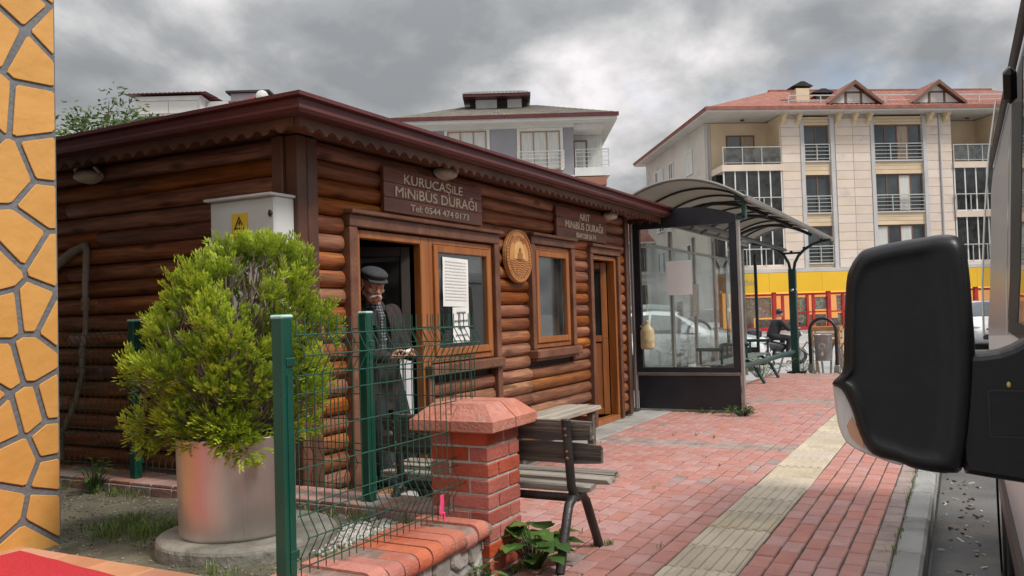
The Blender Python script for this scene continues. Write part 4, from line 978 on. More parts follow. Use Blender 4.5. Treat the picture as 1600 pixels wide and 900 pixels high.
def leafy_plant(name, lab, cat, x, y, z, n, h, spread, lm, lobed=False, leaf=.05, seed=1, group=None):
    """stems with separate leaves"""
    g = random.Random(seed); t = thing(name, lab, cat, (x, y, z), group); stems = MB()
    for k in range(n):
        a = g.random() * 6.283; d = spread * math.sqrt(g.random()); hh = h * g.uniform(.35, 1.0) * (1 - .3 * d / (spread + 1e-6))
        tip = Vector((x + math.cos(a) * d, y + math.sin(a) * d, z + hh)); b0 = Vector((x + math.cos(a) * d * .25, y + math.sin(a) * d * .25, z)); mid_ = b0.lerp(tip, .55) + Vector((0, 0, .15 * hh))
        stems.tube([b0, mid_, tip], [.003, .0025, .0015], 5, caps=False)
        L = leaf * g.uniform(.6, 1.15); o = Vector((math.cos(a + g.uniform(-.9, .9)), math.sin(a + g.uniform(-.9, .9)), g.uniform(-.25, .45))).normalized(); s_ = o.cross(Vector((0, 0, 1))).normalized(); nn = s_.cross(o)
        # broad leaf outline, folded along the midrib
        pr = [(0, 0), (.10, .38), (.30, .52), (.42, .40), (.62, .46), (.80, .24), (1.05, 0)] if lobed else [(0, 0), (.2, .17), (.5, .24), (.8, .14), (1.05, 0)]
        m_ = MB(); vs = []
        for (u, w) in pr: c = tip + o * (u * L) - nn * (.25 * L * u * u); vs += [c + s_ * (w * L) + nn * (.16 * w * L), c, c - s_ * (w * L) + nn * (.16 * w * L)]
        fs = []
        for i in range(len(pr) - 1): fs += [(i * 3, i * 3 + 1, i * 3 + 4, i * 3 + 3), (i * 3 + 1, i * 3 + 2, i * 3 + 5, i * 3 + 4)]
        m_.add(vs, fs, True, g.uniform(.05, 1)); m_.build('leaf', lm, t, fix=False)
    stems.build('stems', lm, t); return t
IVY = leafmat('ivy_leaf', (.045, .10, .025), (.085, .17, .035), (.19, .30, .07)); WEED = leafmat('weed_leaf', (.035, .085, .02), (.07, .14, .03), (.15, .23, .05))
leafy_plant('ivy_plant', 'broad leaved green weed growing at the foot of the brick pier', 'plant', 3.93, 1.99, 0, 40, .25, .14, IVY, True, .115, 3)
leafy_plant('weed', 'small green weed growing on the kerb of the shaded log wall', 'plant', 3.72, 5.15, .2, 34, .24, .10, WEED, False, .07, 4)
leafy_plant('weed', 'low green weed at the right foot of the bus shelter end panel', 'plant', 10.4, 2.38, 0, 60, .16, .20, WEED, False, .06, 5)
leafy_plant('weed', 'thin row of weeds along the foot of the bus shelter end panel', 'plant', 10.55, 2.85, 0, 26, .10, .30, WEED, False, .05, 6)
leafy_plant('weed', 'tuft of weeds behind the bus shelter bench legs', 'plant', 17.4, 3.6, -.1, 70, .5, .45, WEED, False, .14, 7)
leafy_plant('weed', 'tall thin weeds at the foot of the green shelter post', 'plant', 17.5, 2.85, -.05, 40, .45, .35, WEED, False, .10, 8)
leafy_plant('weed', 'thin grassy weed at the left foot of the brick pier', 'plant', 3.60, 2.08, 0, 12, .12, .07, WEED, False, .08, 9)

# ================================================================ benches
OLDW = mat('weathered_plank', (.17, .145, .12), (.33, .295, .25), 4, .85, .6, 14, rnd=.14, stretch=(6, .35, 6), spots=(.09, .075, .06), spot_scale=1.3, spot_at=.57, dist=.6)
DARKW = mat('weathered_dark_plank', (.055, .045, .038), (.15, .125, .105), 4, .85, .6, 14, rnd=.1, stretch=(6, .35, 6), spots=(.27, .24, .20), spot_scale=1.4, spot_at=.62, dist=.6)
PALEW = mat('weathered_pale_plank', (.27, .235, .19), (.42, .375, .31), 4, .85, .6, 14, rnd=.1, stretch=(.35, 6, 6), spots=(.15, .12, .10), spot_scale=1.3, spot_at=.58, dist=.6)
BLKT = mat('black_tube', (.020, .019, .018), (.035, .033, .031), 9, .42, .15, 50, spots=(.10, .06, .04), spot_scale=12, spot_at=.72)
def plank(parent, c, sz, m, rot=None, ends=True):
    """old plank with worn, split ends"""
    mb = MB(); n = 9; ax = 0 if sz[0] > sz[1] else 1; L = sz[ax]; w = sz[1 - ax] if ax == 0 else sz[0]; vs = []; h = sz[2]
    for i in range(n + 1):
        t = i / n - .5; 
        for (a, b) in ((-.5, -.5), (-.5, .32), (-.38, .5), (.38, .5), (.5, .32), (.5, -.5)):
            e_ = .0
            if i in (0, n): e_ = random.uniform(-.014, .006) * (1 if i else -1)
            q = .004 * noise.noise(Vector((t * 6 + c[1], a * 3, b * 3 + c[2] * 9))); s_ = .86 if i in (0, n) else 1
            l = t * L + e_; x = a * w * s_ + q; z = b * h * s_ + q * .7
            vs.append((l, x, z) if ax == 0 else (x, l, z))
    fs = [(i * 6 + k, i * 6 + (k + 1) % 6, (i + 1) * 6 + (k + 1) % 6, (i + 1) * 6 + k) for i in range(n) for k in range(6)] + [tuple(range(5, -1, -1)), tuple(n * 6 + k for k in range(6))]
    M = Matrix.Translation(c) @ (rot or Matrix.Identity(4)); mb.T = M; mb.add([M.inverted() @ (M @ Vector(v)) for v in vs], fs)
    return mb.build('plank', m, parent)
b1 = thing('park_bench', 'weathered wooden park bench on black tube frame beside the brick pier', 'bench', (4.2, 2.4, 0))
tilt = Matrix.Rotation(R(-9), 4, 'Y')
plank(b1, (4.115, 2.39, .685), (.030, 1.34, .108), DARKW, tilt); plank(b1, (4.135, 2.38, .562), (.030, 1.40, .108), DARKW, tilt)
for x, z, y0 in ((4.195, .372, 1.76), (4.315, .392, 1.70), (4.43, .400, 1.72)): plank(b1, (x, (y0 + 3.12) / 2, z), (.108, 3.12 - y0, .036), OLDW)
for y in (1.845, 2.93):
    m = MB(); m.tube([(4.055, y, .742), (4.068, y, .64), (4.088, y, .50), (4.10, y, .40), (4.125, y, .345), (4.17, y, .322), (4.24, y, .335), (4.40, y, .372), (4.47, y, .376)], .024, 12); fr_ = m.build('seat_frame', BLKT, b1)
    m = MB(); m.lathe([(.026, -.004), (.0265, .004), (.019, .005), (.018, -.03)], (4.0545, y, .744), 14, cap=False); m.build('tube_end', BLKT, fr_)
    m = MB(); pts = [(3.885, y - .02, 0), (3.955, y - .012, .13), (4.02, y - .006, .245), (4.06, y, .30), (4.11, y, .328), (4.17, y, .335), (4.235, y, .322), (4.285, y, .285), (4.33, y, .21), (4.445, y - .005, 0)]; m.tube(pts, .025, 12); m.build('leg', BLKT, b1)
    m = MB(); 
    for z in (.665, .70, .545, .58): m.lathe([(.009, 0), (.009, -.005), (.004, -.008)], (4.052 + (.72 - z) * .12 - .012, y, z), 8, 'X')
    m.build('bolts', mat('rusty_bolt', (.20, .09, .05), None, 9, .7), fr_)
m = MB(); m.tube([(4.15, 1.85, .322), (4.15, 2.92, .322)], .022, 10); m.build('stretcher', BLKT, b1)
b2 = thing('wooden_bench', 'pale weathered wooden bench along the log wall between the doorways', 'bench', (6.6, 3.25, 0))
for k, (y, m_) in enumerate(((3.07, PALEW), (3.20, PALEW), (3.33, PALEW))): plank(b2, (6.62, y, .415 + jit(.004)), (1.66 + jit(.03), .122, .04), m_)
for x in (5.92, 7.34):
    for y in (3.08, 3.32): m = MB(); m.obox((x, y, .195), (.07, .06, .39), ch=.005); m.build('leg', DARKW, b2)
    m = MB(); m.obox((x + .005, 3.2, .30), (.04, .18, .07), ch=.004); m.build('brace', DKW2, b2)

# ================================================================ the man in the doorway
SKIN = mat('skin', (.40, .185, .115), (.50, .25, .165), 14, .5, .12, 60, spots=(.44, .17, .11), spot_scale=9, spot_at=.6)
CLOTH = mat('dark_brown_wool', (.026, .019, .019), (.038, .029, .028), 30, .9, .25, 240)
TROU = mat('black_trousers', (.012, .012, .015), (.022, .022, .026), 20, .9, .2, 100)
CAPW = mat('charcoal_cap_wool', (.040, .041, .047), (.062, .064, .072), 50, .95, .4, 200)
HAIR = mat('grey_hair', (.42, .41, .40), (.62, .61, .60), 60, .8, .5, 160)
SHOE = mat('black_leather', (.012, .011, .011), (.02, .019, .018), 10, .4)
def check_mat():
    m = mat('checked_shirt', (.1, .1, .1)); nt = m.node_tree; N = nt.nodes; L = nt.links; b = N['Principled BSDF']; b.inputs['Roughness'].default_value = .9
    tc = N.new('ShaderNodeTexCoord'); mp = N.new('ShaderNodeMapping'); mp.inputs['Rotation'].default_value = (0, 0, R(8)); L.new(tc.outputs['Object'], mp.inputs[0])
    sx = N.new('ShaderNodeSeparateXYZ'); L.new(mp.outputs[0], sx.inputs[0]); r = []
    for k in (0, 2):
        w = N.new('ShaderNodeMath'); w.operation = 'MULTIPLY'; L.new(sx.outputs[k], w.inputs[0]); w.inputs[1].default_value = 46
        f = N.new('ShaderNodeMath'); f.operation = 'FRACT'; L.new(w.outputs[0], f.inputs[0])
        c = N.new('ShaderNodeMath'); c.operation = 'GREATER_THAN'; L.new(f.outputs[0], c.inputs[0]); c.inputs[1].default_value = .55; r.append(c)
    a = N.new('ShaderNodeMath'); a.operation = 'ADD'; L.new(r[0].outputs[0], a.inputs[0]); L.new(r[1].outputs[0], a.inputs[1])
    d = N.new('ShaderNodeMath'); d.operation = 'MULTIPLY'; L.new(a.outputs[0], d.inputs[0]); d.inputs[1].default_value = .5
    cr = N.new('ShaderNodeValToRGB'); cr.color_ramp.elements[0].color = (.018, .018, .022, 1); cr.color_ramp.elements[1].color = (.26, .26, .29, 1); k = cr.color_ramp.elements.new(.5); k.color = (.085, .085, .10, 1)
    L.new(d.outputs[0], cr.inputs[0]); L.new(cr.outputs[0], b.inputs['Base Color']); return m
SHIRT = check_mat()
MT = TM(5.075, 3.83, .036, 0, 0, R(-16), s=(1.02, 1.02, 1.02))                      # own axes: x to his left, -y ahead, z up
HT = MT @ TM(-.058, -.070, 1.478, R(17), 0, R(-14)) @ TM(0, 0, 0, 0, R(3), 0)   # head, bowed, looking down at the hands
man = thing('person', 'old man in flat cap and dark jacket standing in the doorway looking at his hands', 'person', (5.08, 3.83, .036))
V3 = Vector
HIP = {-1: V3((-.055, .02, .84)), 1: V3((.115, .02, .84))}
KNEE = {-1: V3((-.01, -.03, .46)), 1: V3((.205, -.04, .46))}
FOOT = {-1: V3((.06, .02, .075)), 1: V3((.30, .00, .075))}
SHO = {-1: V3((-.185, .03, 1.275)), 1: V3((.180, .03, 1.275))}
ELB = {-1: V3((-.245, .0, 1.00)), 1: V3((.238, -.02, 1.00))}
WRI = {-1: V3((-.045, -.215, .965)), 1: V3((.175, -.215, .968))}
body = MB(MT)
body.caps((.0, .04, .92), (.01, .035, 1.20), .10, .095); body.caps((-.12, .035, 1.26), (.14, .035, 1.26), .055, .055); body.caps((.0, .02, 1.28), (-.035, -.035, 1.41), .062, .055)
for s_ in (-1, 1):
    body.caps(SHO[s_], ELB[s_], .05, .04); body.caps(ELB[s_], WRI[s_], .038, .026); body.caps(HIP[s_], KNEE[s_], .075, .052); body.caps(KNEE[s_], FOOT[s_], .05, .035); body.caps(FOOT[s_] + V3((0, .01, -.03)), FOOT[s_] + V3((0.01, -.15, -.045)), .032, .026)
    # hands: palms turned up, meeting in front; four fingers and a thumb each
    w = WRI[s_]; ins = -s_; pc_ = w + V3((ins * .045, -.045, .0))
    for q in range(4): body.caps(w + V3((ins * .004 * q, -.004 + .004 * q, 0)), pc_ + V3((ins * (.012 - .004 * q), -.030 + .020 * q - .01, .002)), .0165, .0125, 8)
    for q in range(4):
        b0 = pc_ + V3((ins * (.014 - .003 * q), -.036 + .021 * q, .002)); l = (.040, .044, .041, .033)[q]
        d1 = V3((ins * .86, -.30 + .16 * q, .16)).normalized(); p1 = b0 + d1 * l * .55; d2 = V3((ins * .72, -.16 + .1 * q, .62 - .1 * q)).normalized(); p2 = p1 + d2 * l * .48; d3 = V3((ins * .15 - .0, .10, .95)).normalized(); p3 = p2 + d3 * l * .36
        body.caps(b0, p1, .0098, .0088, 8); body.caps(p1, p2, .0088, .0080, 8); body.caps(p2, p3, .0080, .0068, 8)
    t0 = w + V3((ins * .016, -.018, .012)); t1 = t0 + V3((ins * .020, -.020, .028)); t2 = t1 + V3((ins * .028, -.012, .008)); t3 = t2 + V3((ins * .020, -.004, -.004))
    body.caps(t0, t1, .013, .0115, 8); body.caps(t1, t2, .0112, .0095, 8); body.caps(t2, t3, .0095, .0075, 8)
hd = MB(HT)                                                   # head about its own centre, face towards -y
hd.sphere((0, .012, .035), (.076, .094, .092), 24, 16); hd.sphere((0, -.012, -.02), (.066, .078, .085), 22, 14)
hd.caps((-.03, -.048, -.082), (.03, -.048, -.082), .030, .030); hd.sphere((0, -.070, -.088), (.022, .016, .016))
for s_ in (-1, 1):
    hd.caps((s_ * .052, .0, -.055), (s_ * .026, -.055, -.085), .024, .022)       # jaw
    hd.sphere((s_ * .040, -.062, -.022), (.026, .020, .020))                       # cheek bone
    hd.caps((s_ * .012, -.083, .024), (s_ * .046, -.070, .026), .0115, .010)       # brow ridge
    hd.sphere((s_ * .031, -.070, .006), (.0155, .0135, .012))                      # lowered lid over the eye
    hd.sphere((s_ * .079, .014, -.005), (.009, .022, .033)); hd.sphere((s_ * .084, .022, .006), (.006, .014, .020)); hd.sphere((s_ * .012, -.098, -.030), (.0095, .010, .0085))
    hd.caps((s_ * .026, -.075, -.038), (s_ * .030, -.068, -.062), .012, .012)
hd.caps((0, -.085, .020), (0, -.106, -.024), .0095, .0125); hd.sphere((0, -.104, -.026), (.0135, .012, .0115))
hd.caps((-.018, -.084, -.066), (.018, -.084, -.066), .0075, .0075); hd.caps((-.016, -.082, -.056), (.016, -.082, -.056), .008, .008)
body.T = None
for (vs_, fs_, sm_) in [(hd.v, hd.f, True)]: body.add(vs_, fs_, True)
remesh(body, 'body', SKIN, .0042, man, 2, .45)
m = MB(HT)
for s_ in (-1, 1):
    for k in range(26):                                       # moustache and brows as short bristles
        t = random.random(); p = V3((s_ * (.003 + .034 * t), -.104 + .020 * t * t + jit(.003), -.047 - .012 * t + jit(.004))); m.caps(p, p + V3((s_ * .010, -.002, -.008)), .0034, .0018, 5)
    
m.build('moustache', HAIR, man)
m = MB(HT)
for s_ in (-1, 1):
    for k in range(9): t = k / 8; p = V3((s_ * (.012 + .036 * t), -.094 + .014 * t, .034 + .002 * math.sin(t * 3))); m.caps(p, p + V3((s_ * .008, 0, .002)), .0032, .002, 5)
m.build('eyebrow', mat('grey_brow', (.16, .15, .14), (.26, .25, .24), 40, .8), man)
m = MB(HT)
for s_ in (-1, 1):
    for k in range(40):
        a = random.uniform(.1, 1.25); p = V3((s_ * .081 * math.cos(a * .55), -.012 + .088 * math.sin(a), random.uniform(-.045, .045) - .01 * a)); m.caps(p, p + V3((s_ * .003, .010, -.018)), .0062, .003, 5)
m.build('hair', HAIR, man)
m = MB(HT)
for s_ in (-1, 1):
    m.tube([(s_ * (.018 + .026 * q / 6), -.0835 + .006 * q / 6, .000 - .004 * math.sin(q / 6 * 3.14)) for q in range(7)], .0009, 5)
m.tube([(-.022 + .044 * q / 6, -.0905 + .004 * abs(q / 3 - 1), -.0615) for q in range(7)], .0017, 5)
tag(m.build('eyelid_line', mat('lid_line', (.07, .03, .02), None, 9, .6), man), kind='stuff')  # thin dark brown lines along the lids and the mouth
cap_ = MB(HT)
cap_.sphere((0, .010, .085), (.094, .118, .046), 26, 12); cap_.sphere((0, -.030, .088), (.086, .086, .034), 24, 10); cap_.caps((-.060, .09, .055), (.060, .09, .055), .03, .03); cap_.lathe([(.002, .040), (.084, .042), (.090, .06), (.086, .085), (.002, .09)], (0, .012, 0), 26, sx=1, sy=1.14)
for k in range(27):
    x = -.068 + .00523 * k; yv = -.126 + 7.5 * x * x; cap_.caps((x, -.055, .060), (x, yv, .046), .0085, .0058, 8)
remesh(cap_, 'flat_cap', CAPW, .0042, man, 3, .5)
jk = MB(MT)
jk.caps((-.10, .035, 1.255), (.12, .035, 1.255), .085, .085); jk.caps((-.085, .03, 1.20), (-.075, .03, .70), .125, .135); jk.caps((.085, .03, 1.20), (.095, .03, .70), .12, .13); jk.caps((.01, .05, 1.2), (.02, .05, .68), .125, .13)
jk.caps((-.05, .04, 1.325), (.06, .04, 1.325), .055, .055)
for s_ in (-1, 1):
    jk.caps(SHO[s_], ELB[s_], .074, .064, 14); f_ = ELB[s_].lerp(WRI[s_], .93); jk.caps(ELB[s_], f_, .063, .047, 14)
for k in range(14):                                            # folds at the elbows and the waist
    s_ = random.choice((-1, 1)); t = random.random(); p = SHO[s_].lerp(ELB[s_], .45 + .6 * t) + V3((s_ * .02, -.05, 0)); jk.caps(p, p + V3((-s_ * .05, -.004, jit(.035))), .017, .012, 8)
jk.box(-.19, .205, -.075, .15, .575, .64)
JM = remesh(jk, 'jacket', CLOTH, .008, man, 7, .5)
sh = MB(MT); sh.caps((.005, -.062, 1.22), (.010, -.064, 1.02), .036, .040, 14); sh.caps((-.022, -.012, 1.335), (.005, -.058, 1.24), .060, .046, 14); remesh(sh, 'shirt', SHIRT, .006, man, 3, .5)
m = MB(MT)
for s_ in (-1, 1):                                             # lapels and collar
    x0 = .008
    pts = [V3((x0 + s_ * .055, -.045, 1.335)), V3((x0 + s_ * .095, -.085, 1.265)), V3((x0 + s_ * .118, -.108, 1.20)), V3((x0 + s_ * .085, -.120, 1.185)), V3((x0 + s_ * .055, -.122, 1.02)), V3((x0 + s_ * .045, -.122, 1.08)), V3((x0 + s_ * .040, -.112, 1.20)), V3((x0 + s_ * .036, -.075, 1.30))]
    c = sum(pts, V3()) / len(pts); fr = pts + [p + V3((0, -.008, 0)) for p in pts]; n = len(pts); m.add(fr, [(k, (k + 1) % n, n + (k + 1) % n, n + k) for k in range(n)] + [tuple(range(n)), tuple(range(2 * n - 1, n - 1, -1))])
m.build('lapel', mat('dark_brown_lapel', (.020, .015, .015), (.030, .023, .022), 30, .9, .25, 240), man)
m = MB(MT)
for z in (1.17, 1.09): m.sphere((.008, -.118 - (1.2 - z) * .08, z), .006, 8, 5)
m.build('shirt_button', mat('button', (.5, .5, .5), None, 5, .4), man)
tr = MB(MT); tr.caps((-.04, .025, .80), (.10, .025, .80), .115, .115, 14)
for s_ in (-1, 1): tr.caps(HIP[s_], KNEE[s_], .100, .078, 14); tr.caps(KNEE[s_], FOOT[s_] + V3((0, 0, .0)), .078, .066, 14)
remesh(tr, 'trousers', TROU, .008, man, 5, .5)
sh = MB(MT)
for s_ in (-1, 1):
    f_ = FOOT[s_]; sh.caps(f_ + V3((0, .03, -.028)), f_ + V3((.012, -.14, -.038)), .048, .040, 14); sh.caps(f_ + V3((.01, -.10, -.03)), f_ + V3((.016, -.19, -.046)), .042, .03, 14); sh.box(f_.x - .04, f_.x + .055, f_.y - .20, f_.y + .07, .002, .022)
remesh(sh, 'shoe', SHOE, .006, man, 3, .5)
m = MB(MT); m.caps((.035, -.290, 1.005), (.085, -.285, 1.008), .009, .009, 8); m.obox((.06, -.283, .998), (.05, .035, .004), Matrix.Rotation(.3, 3, 'Z')); 
tag(m.build('folded_paper', PAP), 'small scrap of white paper held in the hands of the old man', 'paper')
# black bag on the ground behind the bench
m = MB(); m.caps((5.02, 3.30, .10), (5.02, 3.02, .10), .09, .10); m.caps((5.0, 3.25, .18), (5.0, 3.05, .18), .07, .075); m.caps((5.06, 3.2, .14), (5.10, 3.1, .12), .07, .08)
bg_ = remesh(m, 'black_bag', SHOE, .012, None, 4, .5); tag(bg_, 'black bag on the ground by the feet of the old man', 'bag')
"""__END_PEOPLE__"""

# ================================================================ bus shelter
SHB = mat('shelter_black', (.016, .018, .024), (.026, .028, .036), 4, .38, .06, 30, spots=(.05, .052, .06), spot_scale=5, spot_at=.70)
SHG = mat('shelter_green', (.010, .045, .040), (.018, .062, .055), 5, .4, .06, 40)
ALU = mat('aluminium', (.42, .40, .37), (.50, .48, .45), 4, .38, .06, 30, metal=.7)
BRZ = mat('bronze_edge', (.20, .18, .16), (.27, .25, .22), 4, .4, metal=.5)
SGL = glass('shelter_glass', (.95, .98, .97), .96, .03, (.62, .62, .60))
def polycarb():
    m = mat('smoked_roof_sheet', (.27, .245, .205), (.35, .32, .275), 1.6, .35, spots=(.23, .21, .18), spot_scale=1.2, spot_at=.56); nt = m.node_tree; N = nt.nodes; L = nt.links
    tl = N.new('ShaderNodeBsdfTranslucent'); tl.inputs[0].default_value = (.40, .37, .32, 1); mx = N.new('ShaderNodeMixShader'); mx.inputs[0].default_value = .5
    L.new(N['Principled BSDF'].outputs[0], mx.inputs[1]); L.new(tl.outputs[0], mx.inputs[2]); L.new(mx.outputs[0], N['Material Output'].inputs[0]); return m
PCB = polycarb()
X0S, X1S, YS0, YS1 = 10.66, 18.15, 2.25, 3.95
YC = 3.10
def archz(y): return 2.935 - .305 * ((y - YC) / .85) ** 2
sht = thing('bus_shelter', 'green and black bus shelter with arched smoked roof and glass end panel', 'bus shelter', (14, 3.1, 0))
ny = 20; ys = [lerp(YS0, YS1, k / ny) for k in range(ny + 1)]
nb_ = 9; rx = [lerp(X0S - .25, X1S, k / nb_) for k in range(nb_ + 1)]
for i in range(nb_):
    m = MB(); a, b = rx[i] + .006, rx[i + 1] - .006; vs = []
    for y in ys: vs += [(a, y, archz(y)), (b, y, archz(y)), (a, y, archz(y) + .012), (b, y, archz(y) + .012)]
    fs = []
    for k in range(ny): o = k * 4; fs += [(o, o + 1, o + 5, o + 4), (o + 2, o + 6, o + 7, o + 3), (o, o + 4, o + 6, o + 2), (o + 1, o + 3, o + 7, o + 5)]
    fs += [(0, 2, 3, 1), (ny * 4, ny * 4 + 1, ny * 4 + 3, ny * 4 + 2)]; m.add(vs, fs, False); m.build('roof_panel', PCB, sht)
for i, x in enumerate(rx):
    m = MB(); m.tube([(x, y, archz(y) - .014 if 0 < i < nb_ else archz(y)) for y in ys], .018 if 0 < i < nb_ else .024, 6); m.build('roof_rib', SHB if 0 < i < nb_ else BRZ, sht)
for y in (YS0, YS1):
    m = MB(); m.obox(((X0S - .25 + X1S) / 2, y, archz(y) - .002), (X1S - X0S + .30, .05, .075), ch=.012); m.build('edge_beam', BRZ, sht)
m = MB(); m.tube([(X0S, YC, 2.44), (X1S - .4, YC, 2.44)], .035, 8); m.build('ridge_beam', SHG, sht)
# near end wall
def ew(rects, name, mt, parent, d=.06, x=X0S, ch=.005):
    m = MB()
    for (y0, y1, z0, z1) in rects: m.obox((x, (y0 + y1) / 2, (z0 + z1) / 2), (d, y1 - y0, z1 - z0), ch=ch)
    return m.build(name, mt, parent)
endw = ew([(2.44, 2.53, .46, 2.36), (3.70, 3.79, .46, 2.36)], 'end_panel', SHB, sht)
ew([(2.44, 3.79, .50, .565)], 'lower_frame', SHB, endw, .056)
m = MB(); n = 18; yy = [lerp(2.44, 3.79, k / n) for k in range(n + 1)]; vs = []
for y in yy: zt_ = 2.45 + .155 * (1 - ((y - YC) / .70) ** 2); vs += [(X0S - .029, y, 2.362), (X0S - .029, y, zt_), (X0S + .029, y, zt_), (X0S + .029, y, 2.362)]
fs = [(0, 1, 2, 3), (n * 4 + 3, n * 4 + 2, n * 4 + 1, n * 4)]
for k in range(n):
    for q in range(4): fs.append((k * 4 + q, k * 4 + 4 + q, k * 4 + 4 + (q + 1) % 4, k * 4 + (q + 1) % 4))
m.add(vs, fs); m.build('arched_head', SHB, endw)
ew([(2.455, 3.775, .035, .455)], 'kick_panel', SHB, sht, .05); ew([(2.44, 3.79, .457, .499)], 'rail', BRZ, sht, .07); ew([(2.40, 2.44, .02, 2.40)], 'post', ALU, sht, .07); ew([(3.80, 3.835, .02, 2.44)], 'post', ALU, sht, .07); ew([(3.87, 3.93, .0, 2.6)], 'post', SHG, sht, .08)
m = MB(); m.box(X0S - .005, X0S + .005, 2.50, 3.73, .55, 2.38); m.build('pane', SGL, endw)
m = MB(); m.obox((X0S - .02, 2.37, 2.69), (.10, .14, .12), ch=.01); m.obox((X0S - .02, 2.33, 2.53), (.09, .05, .24), ch=.008); m.obox((X0S - .02, 2.37, 2.42), (.09, .11, .05), ch=.008); m.build('corner_bracket', SHG, sht)
m = MB(); m.box(X0S - .03, X0S + .03, 2.30, 3.86, -.02, .03); m.build('footing', CONC, sht)
# back wall of glass bays with posts
xs = [10.72, 11.85, 13.05, 14.25, 15.45, 16.4]
for i, x in enumerate(xs[1:]): m = MB(); m.obox((x, 3.66, 1.22), (.05 if i % 2 else .075, .05, 2.4), ch=.006); m.build('post', ALU, sht)
for i in range(len(xs) - 1):
    m = MB(); m.box(xs[i] + .04, xs[i + 1] - .04, 3.655, 3.663, .42, 2.15); m.build('pane', SGL, sht)
for z in (.40, 2.17): m = MB(); m.obox(((xs[0] + xs[-1]) / 2, 3.66, z), (xs[-1] - xs[0], .04, .04), ch=.004); m.build('rail', ALU, sht)
# far end wall: lightbox sized glass panel with arched dark head
fe = ew([(3.40, 3.45, .50, 2.30), (3.95, 4.0, .50, 2.30)], 'far_panel', SHB, sht, .06, 16.4); ew([(3.40, 4.0, .42, .55)], 'lower_frame', SHB, fe, .055, 16.4)
m = MB(); m.box(16.395, 16.405, 3.44, 3.96, .54, 2.32); m.build('pane', SGL, fe)
m = MB(); me = text_mesh('abboo', .38, .12, .002); me.materials.append(mat('frosted_letters', (.75, .77, .76), None, 5, .6)); o = link('lettering', me, fe); o.matrix_basis = TM(16.388, 3.62, 1.72, R(90), 0, R(90))
# V-headed posts
def vpost(x, y=2.955):
    m = MB(); m.obox((x, y, .98), (.14, .14, 2.12), ch=.012); p = m.build('v_post', SHG, sht)
    for s_ in (-1, 1):
        pts = [(x, y + s_ * .035, 2.02)] + [(x, y + s_ * (.035 + .72 * (1 - math.cos(R(a)))), 2.02 + .56 * math.sin(R(a))) for a in range(15, 91, 15)]; q = MB(); q.tube(pts, .03, 8); q.build('branch', SHG, p)
        for a in (45, 75): c = (x, y + s_ * (.035 + .72 * (1 - math.cos(R(a)))), 2.02 + .56 * math.sin(R(a)) + .035); q = MB(); q.obox(c, (.05, .05, .04), ch=.005); q.build('lug', SHB, p)
    q = MB(); q.tube([(x, y - .17, 2.36), (x, y + .17, 2.36)], .022, 8); q.obox((x, y, 2.39), (.05, .05, .04), ch=.004); q.build('tie', SHG, p)
    q = MB(); q.box(x - .15, x + .15, y - .15, y + .15, -.02, .012); q.build('base_plate', SHB, p)
    q = MB(); q.lathe([(.03, 0), (.032, -.006), (.001, -.008)], (x, y - .072, 1.62), 14, 'Y'); q.lathe([(.001, -.006), (.032, -.004), (.03, 0)], (x - .072, y, 1.62), 14, 'X'); q.build('disc', ALU, p)
vpost(17.58)
for x in (12.2, 14.2, 16.2):
    pts = [(x, lerp(2.35, 3.85, k / 10), archz(lerp(2.35, 3.85, k / 10)) - .12 - .12 * abs(k / 5 - 1) * 0) for k in range(11)]
    m = MB(); m.tube(pts, .03, 7); m.build('roof_bow', SHB, sht)
# bench in the shelter
sb = thing('shelter_bench', 'grey green metal bench with tubular armrests inside the bus shelter', 'bench', (14.3, 3.3, 0))
GRS = mat('bench_grey', (.10, .12, .115), (.15, .17, .16), 5, .45)
for k in range(4): m = MB(); m.obox((14.35, 3.20 + k * .085, .455), (3.5, .07, .025), ch=.005); m.build('slat', GRS, sb)
m = MB(); m.tube([(12.7, 3.0, .40), (17.5, 2.97, .40)], .045, 8); m.build('beam', SHG, sb)
for x in (13.2, 14.87, 16.12):
    m = MB(); m.tube([(x, 3.50, .40), (x, 3.32, .40), (x, 3.2, .32), (x, 3.10, .15), (x, 3.02, .0)], .03, 8); m.build('leg', SHG, sb)
for x in (12.65, 14.3, 16.05):
    m = MB(); m.tube([(x, 3.18, .46), (x, 3.18, .68)], .02, 8); m.tube([(x, 3.13, .69), (x, 3.56, .69)], .028, 8); m.tube([(x, 3.5, .46), (x, 3.5, .68)], .02, 8); m.build('armrest', SHG, sb)
# notices, hanging jerrycan
paperS = MB(); paperS.obox((X0S - .014, 3.185, 1.71), (.004, .33, .44), ch=.001); tag(paperS.build('blank_poster', mat('white_poster', (.84, .84, .82), (.88, .88, .86), 3, .6)), 'blank white sheet stuck on the glass end panel of the bus shelter', 'poster')
nt_ = MB(); nt_.obox((13.0, 3.645, 1.44), (.42, .004, .50), ch=.001); o = tag(nt_.build('timetable_sheet', mat('buff_paper', (.50, .46, .38), (.62, .58, .5), 9, .8)), 'buff timetable sheet on the back glass of the bus shelter', 'notice')
t = MB()
for k in range(9):
    z = 1.65 - k * .05; t.box(12.83, 13.05 + jit(.1), 3.6415, 3.6425, z - .012, z + .012)
t.build('print', INKL, o)
JER = mat('yellowed_plastic', (.50, .38, .17), (.66, .56, .34), 3, .35, spots=(.42, .27, .08), spot_scale=3, spot_at=.55)
jc = thing('jerrycan', 'yellowed plastic jerrycan hanging on the glass end of the bus shelter', 'jerrycan', (X0S - .15, 3.60, .80))
m = MB(); pr = [(.055, .80), (.075, .81), (.08, .84), (.08, 1.03), (.072, 1.06), (.045, 1.10), (.028, 1.125), (.026, 1.15)]; m.lathe(pr, (X0S - .12, 3.60, 0), 16, sx=.85, sy=1.15); m.build('can', JER, jc)
